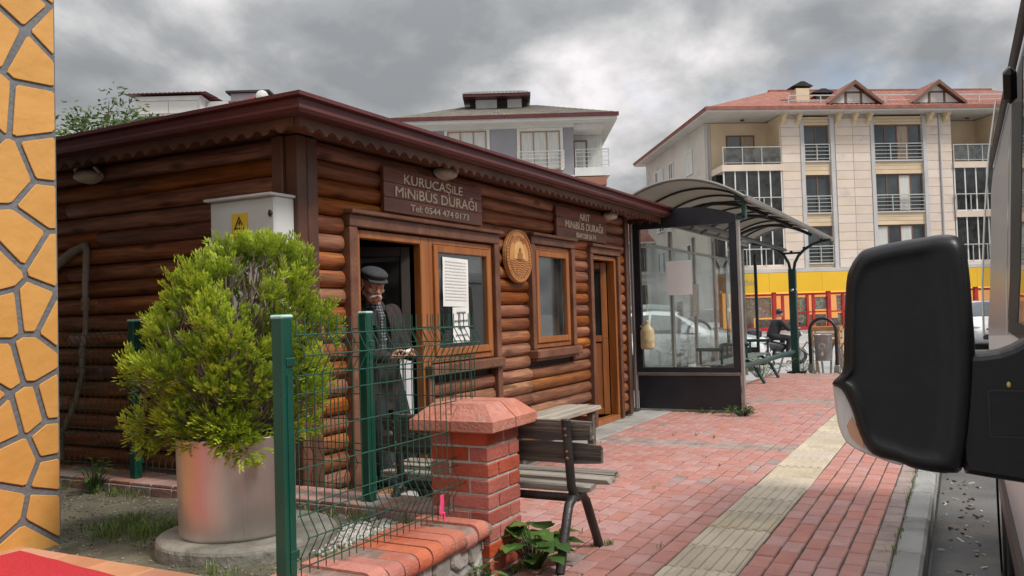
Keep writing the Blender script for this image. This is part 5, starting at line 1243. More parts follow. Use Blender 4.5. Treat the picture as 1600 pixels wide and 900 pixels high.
m = MB(); m.tube([(X0S - .12, 3.655, 1.07), (X0S - .12, 3.69, 1.10), (X0S - .12, 3.65, 1.125)], .012, 6); m.build('handle', JER, jc)
m = MB(); m.lathe([(.03, 1.15), (.03, 1.175), (.002, 1.178)], (X0S - .12, 3.60, 0), 12); m.build('cap', JER, jc)
m = MB(); m.tube([(X0S - .12, 3.6, 1.17), (X0S - .06, 3.62, 1.35), (X0S - .035, 3.64, 2.3)], .003, 4); m.build('string', JER, jc)

# ================================================================ bin in a hoop, bicycle rack, crates
bn = thing('litter_bin', 'small metal litter bin hung in a black tubular hoop past the bus shelter', 'bin', (17.62, 2.43, 0))
m = MB(); m.tube([(17.62, 2.675, -.02), (17.62, 2.675, .78)] + [(17.62, 2.43 + .245 * math.cos(R(a)), .80 + .25 * math.sin(R(a))) for a in range(0, 181, 15)] + [(17.62, 2.185, .78), (17.62, 2.185, -.02)], .032, 8); m.build('hoop', SHB, bn)
for y in (2.675, 2.185): m = MB(); m.obox((17.62, y, .06), (.10, .09, .14), ch=.008); m.build('foot', ALU, bn)
GALV = mat('galvanised', (.36, .36, .36), (.52, .52, .52), 6, .42, .1, 20, metal=.5)
m = MB(); m.lathe([(.135, .22), (.15, .23), (.175, .72), (.18, .725), (.178, .735), (.165, .73), (.16, .5)], (17.62, 2.43, 0), 20, cap=False); m.lathe([(.002, .225), (.14, .225)], (17.62, 2.43, 0), 20, cap=False); m.build('drum', GALV, bn)
m = MB(); m.lathe([(.06, -.004), (.062, 0), (.05, .004), (.048, -.004)], (17.452, 2.43, .50), 16, 'X', cap=False); m.prism([(-.03, -.09), (.03, -.09), (.014, -.02), (-.014, -.02)], .004, (17.458, 2.43, .42), (0, 1, 0), (0, 0, 1), (-1, 0, 0)); m.build('emblem', mat('pale_emblem', (.62, .62, .6), None, 5, .5), bn)
CRT = mat('crate_wood', (.40, .20, .075), (.50, .28, .12), 4, .7, .2, 20, rnd=.15)
rk = thing('bicycle_rack', 'silver bicycle rack of curved pipes round the litter bin', 'bicycle rack', (18.0, 2.4, -.15))
for k, s_ in enumerate((-.62, -.40, -.2, .2, .40, .62)):
    h = .72 - .35 * abs(s_); m = MB(); m.tube([(18.0, 2.43 + s_ * .35, -.1 + .0), (18.0, 2.43 + s_ * .5, h * .6), (18.0, 2.43 + s_ * .9, h), (18.0, 2.43 + s_ * 1.35, h * .55), (18.0, 2.43 + s_ * 1.55, -.1)], .022, 7); m.build('hoop_pipe', GALV, rk)
m = MB(); m.tube([(18.0, 1.4, -.11), (18.0, 3.4, -.11)], .022, 7); m.build('base_pipe', GALV, rk)
cr_ = thing('fruit_crate', 'slatted orange wooden crate standing behind the litter bin', 'crate', (19.4, 2.55, -.2))
for k in range(3):
    for x in (19.2, 19.7): m = MB(); m.obox((x, 2.60, .52 + k * .14), (.02, .60, .09), ch=.004); m.build('slat', CRT, cr_)
    for y in (2.31, 2.89): m = MB(); m.obox((19.45, y, .52 + k * .14), (.48, .02, .09), ch=.004); m.build('slat', CRT, cr_)
for x in (19.22, 19.68):
    for y in (2.33, 2.87): m = MB(); m.obox((x, y, .35), (.04, .04, 1.05), ch=.004); m.build('leg', CRT, cr_)
m = MB(); m.box(19.21, 19.69, 2.32, 2.88, .44, .46); m.build('bottom', CRT, cr_)
sp = thing('steel_post', 'leaning thin grey steel post beside the bicycle rack', 'post', (17.9, 1.75, -.15))
m = MB(); m.tube([(17.9, 1.72, -.16), (17.95, 1.88, .7), (17.97, 1.92, 1.25)], .05, 10); m.build('pole', GALV, sp)
m = MB(); m.obox((17.97, 1.93, 1.32), (.10, .12, .34), ch=.02); m.build('head', GALV, sp)

# ================================================================ background buildings
WGL = mat('far_window_glass', (.035, .042, .045), (.07, .08, .085), .8, .06, spec=.8)
CURT = mat('net_curtain', (.50, .50, .47), (.62, .62, .58), 3, .9, stretch=(8, 8, .4))
BLIND = mat('tan_curtain', (.30, .23, .17), (.40, .32, .25), 3, .9, stretch=(8, 8, .4))
BRN = mat('brown_window_frame', (.12, .065, .040), (.16, .09, .06), 3, .5)
WHT = mat('white_paint', (.62, .62, .60), (.70, .70, .68), 2, .5)
RAILM = mat('steel_rail', (.50, .52, .50), (.60, .62, .60), 3, .35, metal=.4)
CLAD = mat('stone_cladding', (.63, .525, .44), (.71, .60, .51), .8, .75, rnd=.045, hue=.004, spots=(.55, .475, .42), spot_scale=.7, spot_at=.6)
SPAN = mat('ochre_cladding', (.60, .46, .30), (.68, .54, .37), .8, .7, rnd=.05)
RND_ = mat('render_plaster', (.52, .475, .425), (.60, .55, .50), .5, .9, .15, 6, spots=(.40, .37, .34), spot_scale=.4, spot_at=.55)
PILA = mat('pilaster_grey', (.46, .455, .46), (.54, .535, .54), 1, .8)
TILE = mat('red_roof_tile', (.21, .075, .052), (.31, .118, .085), 2.2, .8, .2, 20, spots=(.26, .12, .09), spot_scale=1.2, spot_at=.56)
TILG = mat('grey_roof_tile', (.085, .075, .062), (.15, .132, .108), 2.2, .85, .2, 20, spots=(.16, .15, .075), spot_scale=1.0, spot_at=.56)
REDF = mat('red_frame', (.40, .018, .02), (.48, .03, .03), 2, .4)
YEF = mat('yellow_fascia', (.78, .45, .018), (.82, .50, .03), .6, .4)
EAVM = mat('eave_white', (.55, .53, .50), (.62, .60, .57), 1, .7)
DARKR = mat('dark_room', (.016, .016, .018), (.05, .047, .044), .5, .8)
def fr(o, ang):
    """local frame of a facade: x along the front to the right, y into the depth, z up"""
    return Matrix.Translation(o) @ Matrix.Rotation(ang, 4, 'Z')
def tileroof(T, name, m, parent, a, b, c, d, step=.24, rows_=14, amp=.035):
    """pantile sheet on the quad a-b (eave) d-c (ridge): rounded columns, stepped rows"""
    a, b, c, d = map(Vector, (a, b, c, d)); mb = MB(T); n = max(6, int((b - a).length / step)) * 4; nrm = (b - a).cross(d - a).normalized(); vs = []
    nrm = nrm if nrm.z > 0 else -nrm
    for j in range(rows_ + 1):
        for kk in ((0, 1) if 0 < j < rows_ else (0,)):
            t = j / rows_
            for i in range(n + 1):
                u = i / n; p = a.lerp(b, u).lerp(d.lerp(c, u), t); vs.append(p + nrm * (amp * (abs(math.sin(math.pi * i / 4 )) - .3) + (.02 if kk == 0 and j else 0)))
    R_ = len(vs) // (n + 1); fs = [(r * (n + 1) + i, r * (n + 1) + i + 1, (r + 1) * (n + 1) + i + 1, (r + 1) * (n + 1) + i) for r in range(R_ - 1) for i in range(n)]
    mb.add(vs, fs, False); return mb.build(name, m, parent, fix=False)
def fwindow(T, par, x0, x1, z0, z1, y=0.0, n=2, fm=None, curtain=0.0, surround=None, gm=None):
    """window in a reveal: frame with mullions (part), panes and curtain behind (sub-parts)"""
    fm = fm or BRN; w = .07; mb = MB(T)
    for (a, b, c, d) in [(x0, x0 + w, z0, z1), (x1 - w, x1, z0, z1), (x0 + w, x1 - w, z1 - w, z1), (x0 + w, x1 - w, z0, z0 + w)] + [(x0 + (x1 - x0) * k / n - w / 2, x0 + (x1 - x0) * k / n + w / 2, z0 + w, z1 - w) for k in range(1, n)]:
        mb.box(a, b, y + .02, y + .09, c, d)
    f = mb.build('window', fm, par)
    for k in range(n):
        a = x0 + (x1 - x0) * k / n + (w if k == 0 else w / 2); b = x0 + (x1 - x0) * (k + 1) / n - (w if k == n - 1 else w / 2)
        g = MB(T); g.box(a, b, y + .05, y + .06, z0 + w, z1 - w)
        g.build('pane', (random.choice((CURT, CURT, BLIND)) if random.random() < curtain else (gm or WGL)), f)
    return f
def railing(T, par, x0, x1, z0, z1, y, nv=2, nh=3, side=None):
    mb = MB(T)
    for k in range(nv + 2): x = lerp(x0, x1, k / (nv + 1)); mb.box(x - .022, x + .022, y - .022, y + .022, z0, z1)
    mb.box(x0 - .03, x1 + .03, y - .035, y + .035, z1, z1 + .05)
    for k in range(nh): z = lerp(z0 + .1, z1 - .15, k / max(1, nh - 1)); mb.box(x0, x1, y - .015, y + .015, z, z + .03)
    return mb.build('railing', RAILM, par)

AP = fr((47.995, 11.98, 0), math.atan2(-.841, .542)); AI = AP
apt = thing('apartment_building', 'long beige apartment block with red tiled roof and yellow fronted shop', 'building', (47.995, 11.98, -.2))
def abox(name, m, rects, par=apt, T=AP):
    mb = MB(T)
    for q in rects: mb.box(*q)
    return mb.build(name, m, par)
UE = 20.6
abox('wall', RND_, [(.0, .35, 1.9, 16, -.2, 12.25), (.35, UE, 1.9, 16, 3.2, 12.25), (.35, UE, 6, 16, -.2, 3.2), (3.84, 5.20, .02, 1.9, 3.25, 12.25), (6.74, 9.38, .02, 1.9, 3.25, 12.25), (12.32, 14.10, .02, 1.9, 3.25, 12.25), (16.86, UE, .02, 1.9, 3.25, 12.25)])
# cladding slabs on the piers, one by one
pane_m = {}
def clad(u0, u1, z0, z1, m=CLAD, nm='cladding_panel'):
    key = (round(u1 - u0, 3), round(z1 - z0, 3), m.name)
    if key not in pane_m: b = MB(); b.obox((0, 0, 0), (u1 - u0 - .018, .05, z1 - z0 - .018), ch=.006); q = b.mesh(nm); q.materials.append(m); pane_m[key] = q
    inst(nm, pane_m[key], apt, AP @ TM((u0 + u1) / 2, 0, (z0 + z1) / 2))
for (u0, u1, nc) in ((3.86, 4.98, 1), (7.06, 9.16, 2), (12.56, 13.30, 1), (13.44, 14.08, 1), (16.88, 18.3, 1)):
    for c_ in range(nc):
        for k in range(17): clad(lerp(u0, u1, c_ / nc), lerp(u0, u1, (c_ + 1) / nc), 3.45 + k * .505, 3.45 + (k + 1) * .505)
for u in (5.09, 6.88, 9.28, 12.44, 18.4): abox('pilaster', PILA, [(u - .11, u + .11, -.06, .04, 3.25, 12.1)])
WT = ((11.65, 9.60), (8.78, 6.62), (5.83, 3.75))
for (zt_, zb_) in WT:
    for (u0, u1, n_) in ((5.22, 6.70, 2), (9.40, 12.30, 4), (18.6, 20.2, 2)):
        fwindow(AP, apt, u0, u1, zb_, zt_, .12, n_, curtain=.42); railing(AP, apt, u0, u1, zb_ + .02, zb_ + .92, .0, 1 if n_ == 2 else 2, 4)
        abox('sill', PILA, [(u0, u1, -.03, .12, zb_ - .08, zb_)])
for (u0, u1) in ((5.21, 6.72), (9.39, 12.31), (18.55, 20.3)):
    for (z0, z1) in ((11.66, 12.15), (8.79, 9.52), (5.84, 6.54), (3.27, 3.66)):
        for k in range(3):
            za, zb_ = lerp(z0, z1, k / 3), lerp(z0, z1, (k + 1) / 3); abox('spandrel_board', SPAN, [(u0, u1, .05, .16, za + .008, zb_ - .008)])
# loggias
for (u0, u1) in ((.36, 3.84), (14.12, 16.84)):
    for i, (zf, zc) in enumerate(((9.42, 12.0), (6.55, 9.02), (3.62, 6.12))):
        abox('balcony_slab', CLAD, [(u0 - (.06 if u0 < 1 else 0), u1 + .02, -.12, 1.9, zf - .36, zf)])
        if i == 0:
            abox('loggia_wall', SPAN, [(u0, u1, 1.82, 1.89, zf, zc + .2), (u1 - .06, u1 - .004, .02, 1.82, zf, zc + .2)])
            fwindow(AP, apt, u0 + .9 if u0 < 1 else u0 + .05, u0 + 2.6 if u0 < 1 else u0 + .95, zf + .02, zf + 2.05, 1.70, 2 if u0 < 1 else 1, curtain=.35)
            railing(AP, apt, u0 + .04, u1 - .04, zf, zf + .98, -.05, 2, 1)
            g = MB(AP); g.box(u0 + .06, u1 - .06, -.056, -.048, zf + .08, zf + .9); g.build('balcony_glass', glass('balcony_glass', (.75, .8, .8), .65, .08), apt)
            m = MB(AP); m.lathe([(.12, 0), (.12, -.05), (.002, -.07)], (u0 + 1.6, .9, zc + .19), 14); m.build('ceiling_lamp', DARKR, apt)
        else:
            abox('room', DARKR, [(u0, u1, 1.2, 1.89, zf, zc + .4)])
            f = fwindow(AP, apt, u0 + .02, u1 - .02, zf, zc + .28, -.05, 5 if u0 < 1 else 4, fm=RAILM if False else WHT, gm=glass('loggia_glass', (.45, .5, .52), .5, .04))
            railing(AP, apt, u0 + .04, u1 - .04, zf, zf + .95, -.12, 2, 0)
# side wall windows
SW = AP @ Matrix.Rotation(R(-90), 4, 'Z') @ Matrix.Identity(4)
for (v0, v1, n_) in ((4.3, 6.0, 2), (8.6, 9.6, 2), (11.2, 13.2, 3)):
    for (z0, z1) in ((9.7, 11.2), (6.8, 8.3), (3.9, 5.4)): fwindow(SW, apt, -v1, -v0, z0, z1, -.10, n_, fm=WHT, curtain=.3)
# soffit, corbels, roof
abox('eave', EAVM, [(-.75, UE + .6, -.95, 16.6, 12.26, 12.42)]); abox('fascia', TILE, [(-.82, UE + .7, -1.02, -.95, 12.36, 12.55), (-.82, -.75, -.95, 16.6, 12.36, 12.55)])
for u in (3.95, 4.85, 7.2, 8.2, 9.05, 12.7, 13.7, 16.95):
    mb = MB(AP); mb.prism([(0, 0), (-.55, 0), (-.55, -.14), (-.38, -.22), (-.30, -.40), (-.14, -.48), (0, -.66)], .22, (u - .11, .0, 12.26), (0, 1, 0), (0, 0, 1), (1, 0, 0)); mb.build('corbel', SPAN, apt)
RY0 = -1.0; tileroof(AP, 'roof', TILE, apt, (-.85, RY0, 12.48), (UE + .8, RY0, 12.48), (UE + .8, 6.5, 15.3), (6.0, 6.5, 15.3), .30, 16)
tileroof(AP, 'roof', TILE, apt, (-.85, 16.8, 12.48), (-.85, RY0, 12.48), (6.0, 6.5, 15.3), (6.0, 9.5, 15.3), .30, 16)
abox('ridge_cap', TILE, [(5.9, UE + .6, 6.4, 6.7, 15.28, 15.42)])
m = MB(AP); 
for k in range(9): m.box(4.6 + k * 1.95, 4.65 + k * 1.95, .55, .6, 13.0, 13.55)
m.box(4.6, UE, .55, .6, 13.5, 13.56); m.box(4.6, UE, .55, .6, 13.22, 13.26); m.build('roof_railing', RAILM, apt)
for uc in (8.25, 13.3):
    hw, zb_, zp = 1.35, 12.92, 14.05; y0 = -.02
    mb = MB(AP); mb.prism([(-hw, 0), (hw, 0), (0, zp - zb_ - .1)], .12, (uc, y0 + .12, zb_), (1, 0, 0), (0, 0, 1), (0, -1, 0)); d = mb.build('dormer', WHT, apt)
    for s_ in (-1, 1):
        mb = MB(AP); mb.add([(uc, y0 - .35, zp), (uc + s_ * (hw + .25), y0 - .35, zb_ - .12), (uc + s_ * (hw + .25), 4.2, zb_ - .12), (uc, 4.2, zp), (uc, y0 - .35, zp + .14), (uc + s_ * (hw + .30), y0 - .35, zb_ - .02), (uc + s_ * (hw + .30), 4.2, zb_ - .02), (uc, 4.2, zp + .14)], [(0, 1, 2, 3), (4, 7, 6, 5), (0, 4, 5, 1), (1, 5, 6, 2)]); mb.build('dormer_roof', TILE, d)
        mb = MB(AP); mb.add([(uc, y0 - .37, zp + .12), (uc + s_ * (hw + .28), y0 - .37, zb_ - .04), (uc + s_ * (hw + .28), y0 - .37, zb_ - .22), (uc, y0 - .37, zp - .10)] + [(uc, y0 - .32, zp + .12), (uc + s_ * (hw + .28), y0 - .32, zb_ - .04), (uc + s_ * (hw + .28), y0 - .32, zb_ - .22), (uc, y0 - .32, zp - .10)], [(0, 1, 2, 3), (4, 5, 6, 7), (0, 1, 5, 4), (3, 2, 6, 7)]); mb.build('barge_board', BRN, d)
        mb = MB(AP); mb.box(uc + s_ * .46 - .06, uc + s_ * .46 + .06, y0 - .03, y0 - .002, zb_, zb_ + .72); mb.build('post', BRN, d)
    mb = MB(AP); mb.box(uc - .38, uc + .38, y0 - .02, y0 - .004, zb_ + .08, zb_ + .52); mb.build('pane', CURT, d)
    mb = MB(AP); mb.box(uc - .75, uc + .75, y0 - .03, y0 - .004, zb_ + .56, zb_ + .66); mb.build('cross_bar', BRN, d)
for (u, w_) in ((5.75, .55),):
    abox('chimney', SPAN, [(u - .35, u + .45, 1.2, 2.0, 12.9, 14.12)]); mb = MB(AP); mb.prism([(-.65, 0), (.65, 0), (.55, .05), (.1, .28), (-.1, .28), (-.55, .05)], .9, (u + .05, 2.05, 14.25), (1, 0, 0), (0, 0, 1), (0, -1, 0)); mb.box(u - .25, u - .2, 1.4, 1.9, 14.12, 14.28); mb.box(u + .3, u + .35, 1.4, 1.9, 14.12, 14.28); mb.build('chimney_cowl', DARKR, apt)
    mb = MB(AP); mb.box(u + 1.35, u + 2.05, 2.2, 2.9, 13.2, 14.0); mb.prism([(-.75, 0), (.75, 0), (.6, .06), (.15, .25), (-.1, .25)], .9, (u + 1.75, 3.0, 14.1), (1, 0, 0), (0, 0, 1), (0, -1, 0)); mb.build('chimney', DARKR, apt)
for (u, v) in ((13.37, -.06), (.1, 1.84)): mb = MB(AP); mb.tube([(u, v, 3.3), (u, v, 12.2)], .06, 8); mb.build('downpipe', PILA, apt)
# ground floor shop
abox('fascia_sign', YEF, [(1.2 + k * 1.55, 1.2 + (k + 1) * 1.55 - .012, -.22, -.02, 2.12, 3.22) for k in range(12)])
abox('band', PILA, [(-.1, UE, -.20, 1.9, 3.24, 3.44)])
abox('shop_floor', CONC, [(.4, UE, -.4, 6, -.2, -.06)])
ORG = emis('glowing_orange_wall', (.85, .36, .07), .8); SHG2 = glass('shop_glass', (.9, .92, .92), .85, .04)  # orange wall emits by itself, standing in for the shop's interior lighting
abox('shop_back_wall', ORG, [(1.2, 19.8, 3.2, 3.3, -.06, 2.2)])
for k, u in enumerate([1.2, 3.05, 4.3, 6.25, 8.3, 10.5, 12.8, 15.1, 17.4, 19.7]):
    abox('shop_post', REDF, [(u - .10, u + .10, -.16, .06, -.08, 2.25)])
abox('shop_rail', REDF, [(1.3, 19.6, -.12, .02, 1.92, 2.04), (1.3, 19.6, -.12, .02, -.08, .14), (4.4, 8.2, -.11, .02, .92, 1.0)])
for u in (3.55, 5.0, 5.35, 7.1, 9.4, 11.6): abox('mullion', REDF, [(u - .07, u + .07, -.11, .02, .14, 1.92)])
abox('shop_glass', SHG2, [(1.3, 19.6, -.04, -.03, .14, 1.92)])
POSC = [mat('poster_' + n_, c, d_, 7, .6, det=3, lo=.42, hi=.58, c3=e_) for n_, c, d_, e_ in (('warm', (.65, .35, .12), (.72, .62, .45), (.45, .10, .05)), ('green', (.12, .28, .09), (.70, .66, .5), (.55, .30, .08)), ('pale', (.65, .60, .5), (.30, .25, .2), (.6, .35, .15)))]
for k, (u0, u1, z0, z1) in enumerate(((1.35, 2.9, .7, 1.85), (4.45, 4.95, .3, 1.8), (5.45, 6.15, 1.1, 1.8), (6.75, 7.9, .98, 1.86), (6.8, 7.8, .15, .85), (9.6, 10.4, .4, 1.7), (11.0, 11.5, .4, 1.7))): abox('window_poster', POSC[k % 3], [(u0, u1, -.02, .0, z0, z1)])
for k in range(16): u = 1.6 + k * 1.1; abox('shelf', POSC[k % 3], [(u, u + .85, 1.6, 2.0, .0, random.uniform(.4, .95))])

# grey villa behind the cabin
GV = fr(Vector((0, 0, 1.3)) + Vector((math.cos(YAW), math.sin(YAW), 0)) * 45 + Vector((0, 0, -1.3)), YAW - R(90) - R(0)) 
gv = thing('grey_house', 'grey villa with tiled hip roof and roof lantern rising behind the log cabin', 'building', tuple(GV.translation))
GRYW = mat('grey_wall_paint', (.27, .265, .285), (.32, .315, .335), .6, .85, .1, 8)
def gbox(name, m, rects, par=gv): return abox(name, m, rects, par, GV)
gbox('wall', GRYW, [(-5.05, 3.5, .0, 10, -.2, 11.35)]); gbox('side_wall', CURT, [(3.5, 5.2, 1.6, 10, -.2, 11.35)])
gbox('eave', EAVM, [(-6.0, 5.75, -.9, 11, 11.36, 11.56)]); gbox('gutter', MAROON, [(-6.08, 5.83, -1.0, -.9, 11.52, 11.72)]); gbox('cornice', EAVM, [(-5.1, 3.55, -.25, -.02, 11.16, 11.36)])
tileroof(GV, 'roof', TILG, gv, (-6.1, -1.0, 11.68), (5.85, -1.0, 11.68), (1.8, 4.2, 13.42), (-2.6, 4.2, 13.42), .24, 14)
tileroof(GV, 'roof', TILG, gv, (-6.1, 11, 11.68), (-6.1, -1.0, 11.68), (-2.6, 4.2, 13.42), (-2.6, 6, 13.42), .26, 12); tileroof(GV, 'roof', TILG, gv, (5.85, -1.0, 11.68), (5.85, 11, 11.68), (1.8, 6, 13.42), (1.8, 4.2, 13.42), .26, 12)
gbox('lantern', WHT, [(-1.75, -.55, 3.0, 5, 12.2, 13.55), (.05, .85, 3.0, 5, 12.2, 13.55)]); gbox('lantern_opening', DARKR, [(-.55, .05, 3.2, 5, 12.2, 13.55), (-2.1, -1.76, 3.4, 5, 12.2, 13.55), (.86, 1.2, 3.4, 5, 12.2, 13.55)])
gbox('lantern_eave', MAROON, [(-2.45, 1.35, 2.2, 6, 13.53, 13.71)]); tileroof(GV, 'lantern_roof', TILG, gv, (-2.5, 2.15, 13.71), (1.4, 2.15, 13.71), (.9, 4, 14.25), (-2.0, 4, 14.25), .22, 4)
for (u0, u1, z0, z1) in ((-3.2, -1.12, 8.9, 11.1), (.66, 2.78, 8.9, 11.0)):
    fwindow(GV, gv, u0, u1, z0, z1, -.12, 3, fm=mat('tan_frame', (.30, .17, .09), (.36, .21, .12), 3, .5), gm=CURT)
    gbox('window_surround', WHT, [(u0 - .16, u0 - .005, -.07, .02, z0, z1), (u1 + .005, u1 + .16, -.07, .02, z0, z1), (u0 - .16, u1 + .16, -.07, .02, z1 + .005, z1 + .18)])
railing(GV, gv, .5, 2.95, 8.95, 9.85, -.3, 2, 4); railing(GV, gv, 3.6, 5.35, 9.02, 9.95, .05, 3, 4)
gbox('balcony', WHT, [(3.52, 5.38, -.05, 1.6, 8.55, 9.0)]); gbox('loggia_beam', EAVM, [(3.52, 5.1, -.05, 1.5, 11.05, 11.35)]); fwindow(GV, gv, 3.6, 4.35, 9.02, 10.75, 1.45, 1, gm=CURT)
gbox('lower_balcony', mat('brick_red_panel', (.26, .11, .075), (.32, .15, .10), 1, .8), [(3.6, 5.2, -.03, 1.5, 8.05, 8.5)]); fwindow(GV, gv, 3.65, 5.15, 6.2, 8.0, -.02, 3)
gbox('string_course', EAVM, [(-5.1, 3.51, -.16, -.005, 8.35, 8.6)])
for k in range(3): fwindow(GV, gv, -4 + k * 2.8, -2.3 + k * 2.8, 5.6, 7.6, -.1, 2, gm=CURT)

# maroon roofed house at the left with dormer, dish
LH_ = fr(Vector((math.cos(YAW), math.sin(YAW), 0)) * 38, YAW - R(90))
lh = thing('dormer_house', 'house with maroon metal roof and shuttered white dormer behind the left end of the cabin', 'building', tuple(LH_.translation))
def lbox(name, m, rects, par=lh): return abox(name, m, rects, par, LH_)
MRF = mat('maroon_roof_sheet', (.115, .026, .032), (.16, .040, .046), 1.2, .5, .1, 20)
lbox('wall', WHT, [(-18.2, -9.5, 1.2, 9, -.2, 10.35)])
mb = MB(LH_); mb.add([(-17.4, .4, 10.5), (-9.4, .4, 10.5), (-12.9, 4.5, 12.45), (-16.6, 4.5, 12.45), (-9.4, 9.5, 10.5), (-17.4, 9.5, 10.5), (-12.9, 5.5, 12.45), (-16.6, 5.5, 12.45)], [(0, 1, 2, 3), (1, 4, 6, 2), (4, 5, 7, 6), (5, 0, 3, 7), (3, 2, 6, 7), (0, 1, 4, 5)]); mb.build('roof', MRF, lh)
mb = MB(LH_)
for k in range(20): u = -17.2 + k * .4; mb.tube([(u, .38, 10.53), (lerp(u, -14.75, .45), 4.45, 12.47)], .022, 4)
mb.build('roof_seams', MRF, lh)
lbox('rear_dormer', PILA, [(-13.9, -12.1, 4.6, 7, 11.9, 12.86)]); lbox('rear_dormer_roof', DARKR, [(-14.1, -11.9, 4.4, 7.2, 12.87, 12.97)])
d = lbox('dormer', WHT, [(-16.95, -13.95, .6, 4.6, 10.85, 11.75)])
lbox('shutter', mat('roller_shutter', (.60, .59, .55), (.68, .67, .63), 1, .6, stretch=(.2, .2, 30)), [(-16.8, -15.45, .55, .598, 10.95, 11.5), (-15.42, -14.1, .55, .598, 10.95, 11.5)], d); lbox('shutter_box', WHT, [(-16.85, -14.0, .52, .599, 11.52, 11.72)], d)
tileroof(LH_, 'dormer_roof', MRF, d, (-17.35, .2, 11.80), (-13.55, .2, 11.80), (-13.6, 4.8, 12.1), (-17.3, 4.8, 12.1), .2, 3, .03)
lbox('dormer_side', PILA, [(-13.94, -13.0, 1.2, 4.6, 10.9, 11.6)], d); lbox('skylight', CURT, [(-12.7, -12.1, 1.5, 1.9, 11.13, 11.17)])
mb = MB(LH_); mb.add([(-13.2, 2.0, 11.55), (-12.2, 1.6, 11.3), (-11.75, 2.2, 12.25), (-11.7, 4.6, 12.35), (-12.6, 4.6, 12.5)], [(0, 1, 2), (0, 2, 3, 4)]); mb.build('gable_roof', MRF, lh)
mb = MB(LH_); T2 = LH_ @ TM(-11.45, 1.6, 11.88, R(-75), 0, R(20), s=(.75, .75, .75)); mb.T = T2; mb.lathe([(.002, -.08), (.2, -.05), (.36, .02), (.38, .03), (.36, .035), (.2, -.035), (.002, -.065)], (0, 0, 0), 22); mb.tube([(0, -.3, 0), (0, -.05, .32), (0, 0, .34)], .015, 5); mb.T = LH_; mb.tube([(-11.45, 1.75, 10.7), (-11.45, 1.72, 11.9)], .03, 6); mb.build('satellite_dish', WHT, lh)
# cream house seen in the gap beside the shelter
CH_ = fr(Vector((math.cos(YAW), math.sin(YAW), 0)) * 62, YAW - R(90) + R(4))
ch = thing('cream_house', 'cream house with red roof seen through the bus shelter glass', 'building', tuple(CH_.translation))
def cbx(name, m, rects, par=ch): return abox(name, m, rects, par, CH_)
CRM = mat('cream_wall', (.50, .48, .43), (.57, .55, .50), .5, .85, spots=(.46, .44, .40), spot_scale=.5, spot_at=.56)
cbx('wall', CRM, [(3.0, 15.2, .0, 8, -.2, 6.3)]); tileroof(CH_, 'roof', TILE, ch, (2.4, -.8, 6.3), (15.6, -.8, 6.3), (15.2, 4, 8.1), (3.0, 4, 8.1), .3, 8); cbx('eave', EAVM, [(2.4, 15.6, -.85, 8, 6.18, 6.32)])
for u in (4.2, 8.9, 11.6):
    for z in (4.1, 1.35): fwindow(CH_, ch, u, u + 1.2, z, z + 1.9, -.1, 2, fm=WHT, gm=CURT if random.random() < .3 else None); cbx('window_surround', WHT, [(u - .2, u - .01, -.06, .02, z, z + 1.9), (u + 1.21, u + 1.4, -.06, .02, z, z + 1.9), (u - .2, u + 1.4, -.1, .02, z - .15, z - .01)])
cbx('string_course', WHT, [(3, 15.2, -.08, .0, 3.45, 3.65)])
# ================================================================ tree behind the cabin
def tree(name, lab, x, y, z, h, rad, n, leafm, seed, leaf=.12, trunk=.12, crown0=.45):
    g = random.Random(seed); t = thing(name, lab, 'tree', (x, y, z)); b = MB(); lv = MB()
    b.tube([(x, y, z), (x + .1, y, z + h * .3), (x, y + .1, z + h * .6), (x + .05, y, z + h * .9)], [trunk, trunk * .8, trunk * .5, trunk * .15], 8); b.build('trunk', BARK, t); b = MB()
    for k in range(n):
        a = g.random() * 6.283; el = g.uniform(-.1, 1.2); z0 = z + h * g.uniform(crown0 * .8, .75); r = rad * g.uniform(.5, 1.05)
        tip = Vector((x + math.cos(a) * math.cos(el) * r, y + math.sin(a) * math.cos(el) * r, min(z + h, z0 + math.sin(el) * r * .9))); m_ = Vector((x, y, z0)).lerp(tip, .5) + Vector((0, 0, .15 * r)); b.tube([(x, y, z0), m_, tip], [.04, .022, .006], 5, caps=False)
        for j in range(g.randint(4, 7)):
            c = m_.lerp(tip, g.uniform(.1, 1.15)) + Vector((g.gauss(0, .2), g.gauss(0, .2), g.gauss(0, .16))) * rad * .35; b.tube([m_.lerp(tip, .5), c], [.012, .004], 4, caps=False); tone = g.uniform(.1, .8)
            for q in range(g.randint(16, 30)):
                p = c + Vector((g.gauss(0, 1), g.gauss(0, 1), g.gauss(0, .7))) * rad * .10; d = Vector((g.gauss(0, 1), g.gauss(0, 1), g.gauss(-.2, .6))).normalized(); s_ = d.cross(Vector((g.gauss(0, 1), g.gauss(0, 1), 1))).normalized(); L = leaf * g.uniform(.6, 1.3)
                lv.add([p, p + d * L * .5 + s_ * L * .2, p + d * L, p + d * L * .5 - s_ * L * .2], [(0, 1, 2, 3)], False, min(1, max(.01, tone + g.uniform(-.2, .2))))
    b.build('branches', BARK, t)['kind'] = 'stuff'; lv.build('foliage', leafm, t, fix=False)['kind'] = 'stuff'; return t
TLEAF = leafmat('tree_leaf', (.035, .07, .015), (.085, .14, .03), (.20, .27, .07))
tree('leafy_tree', 'loose crowned green tree behind the cabin roof beside the yellow wall', 12.0, 16.05, -.2, 6.7, 1.8, 140, TLEAF, 3, .14, .14)

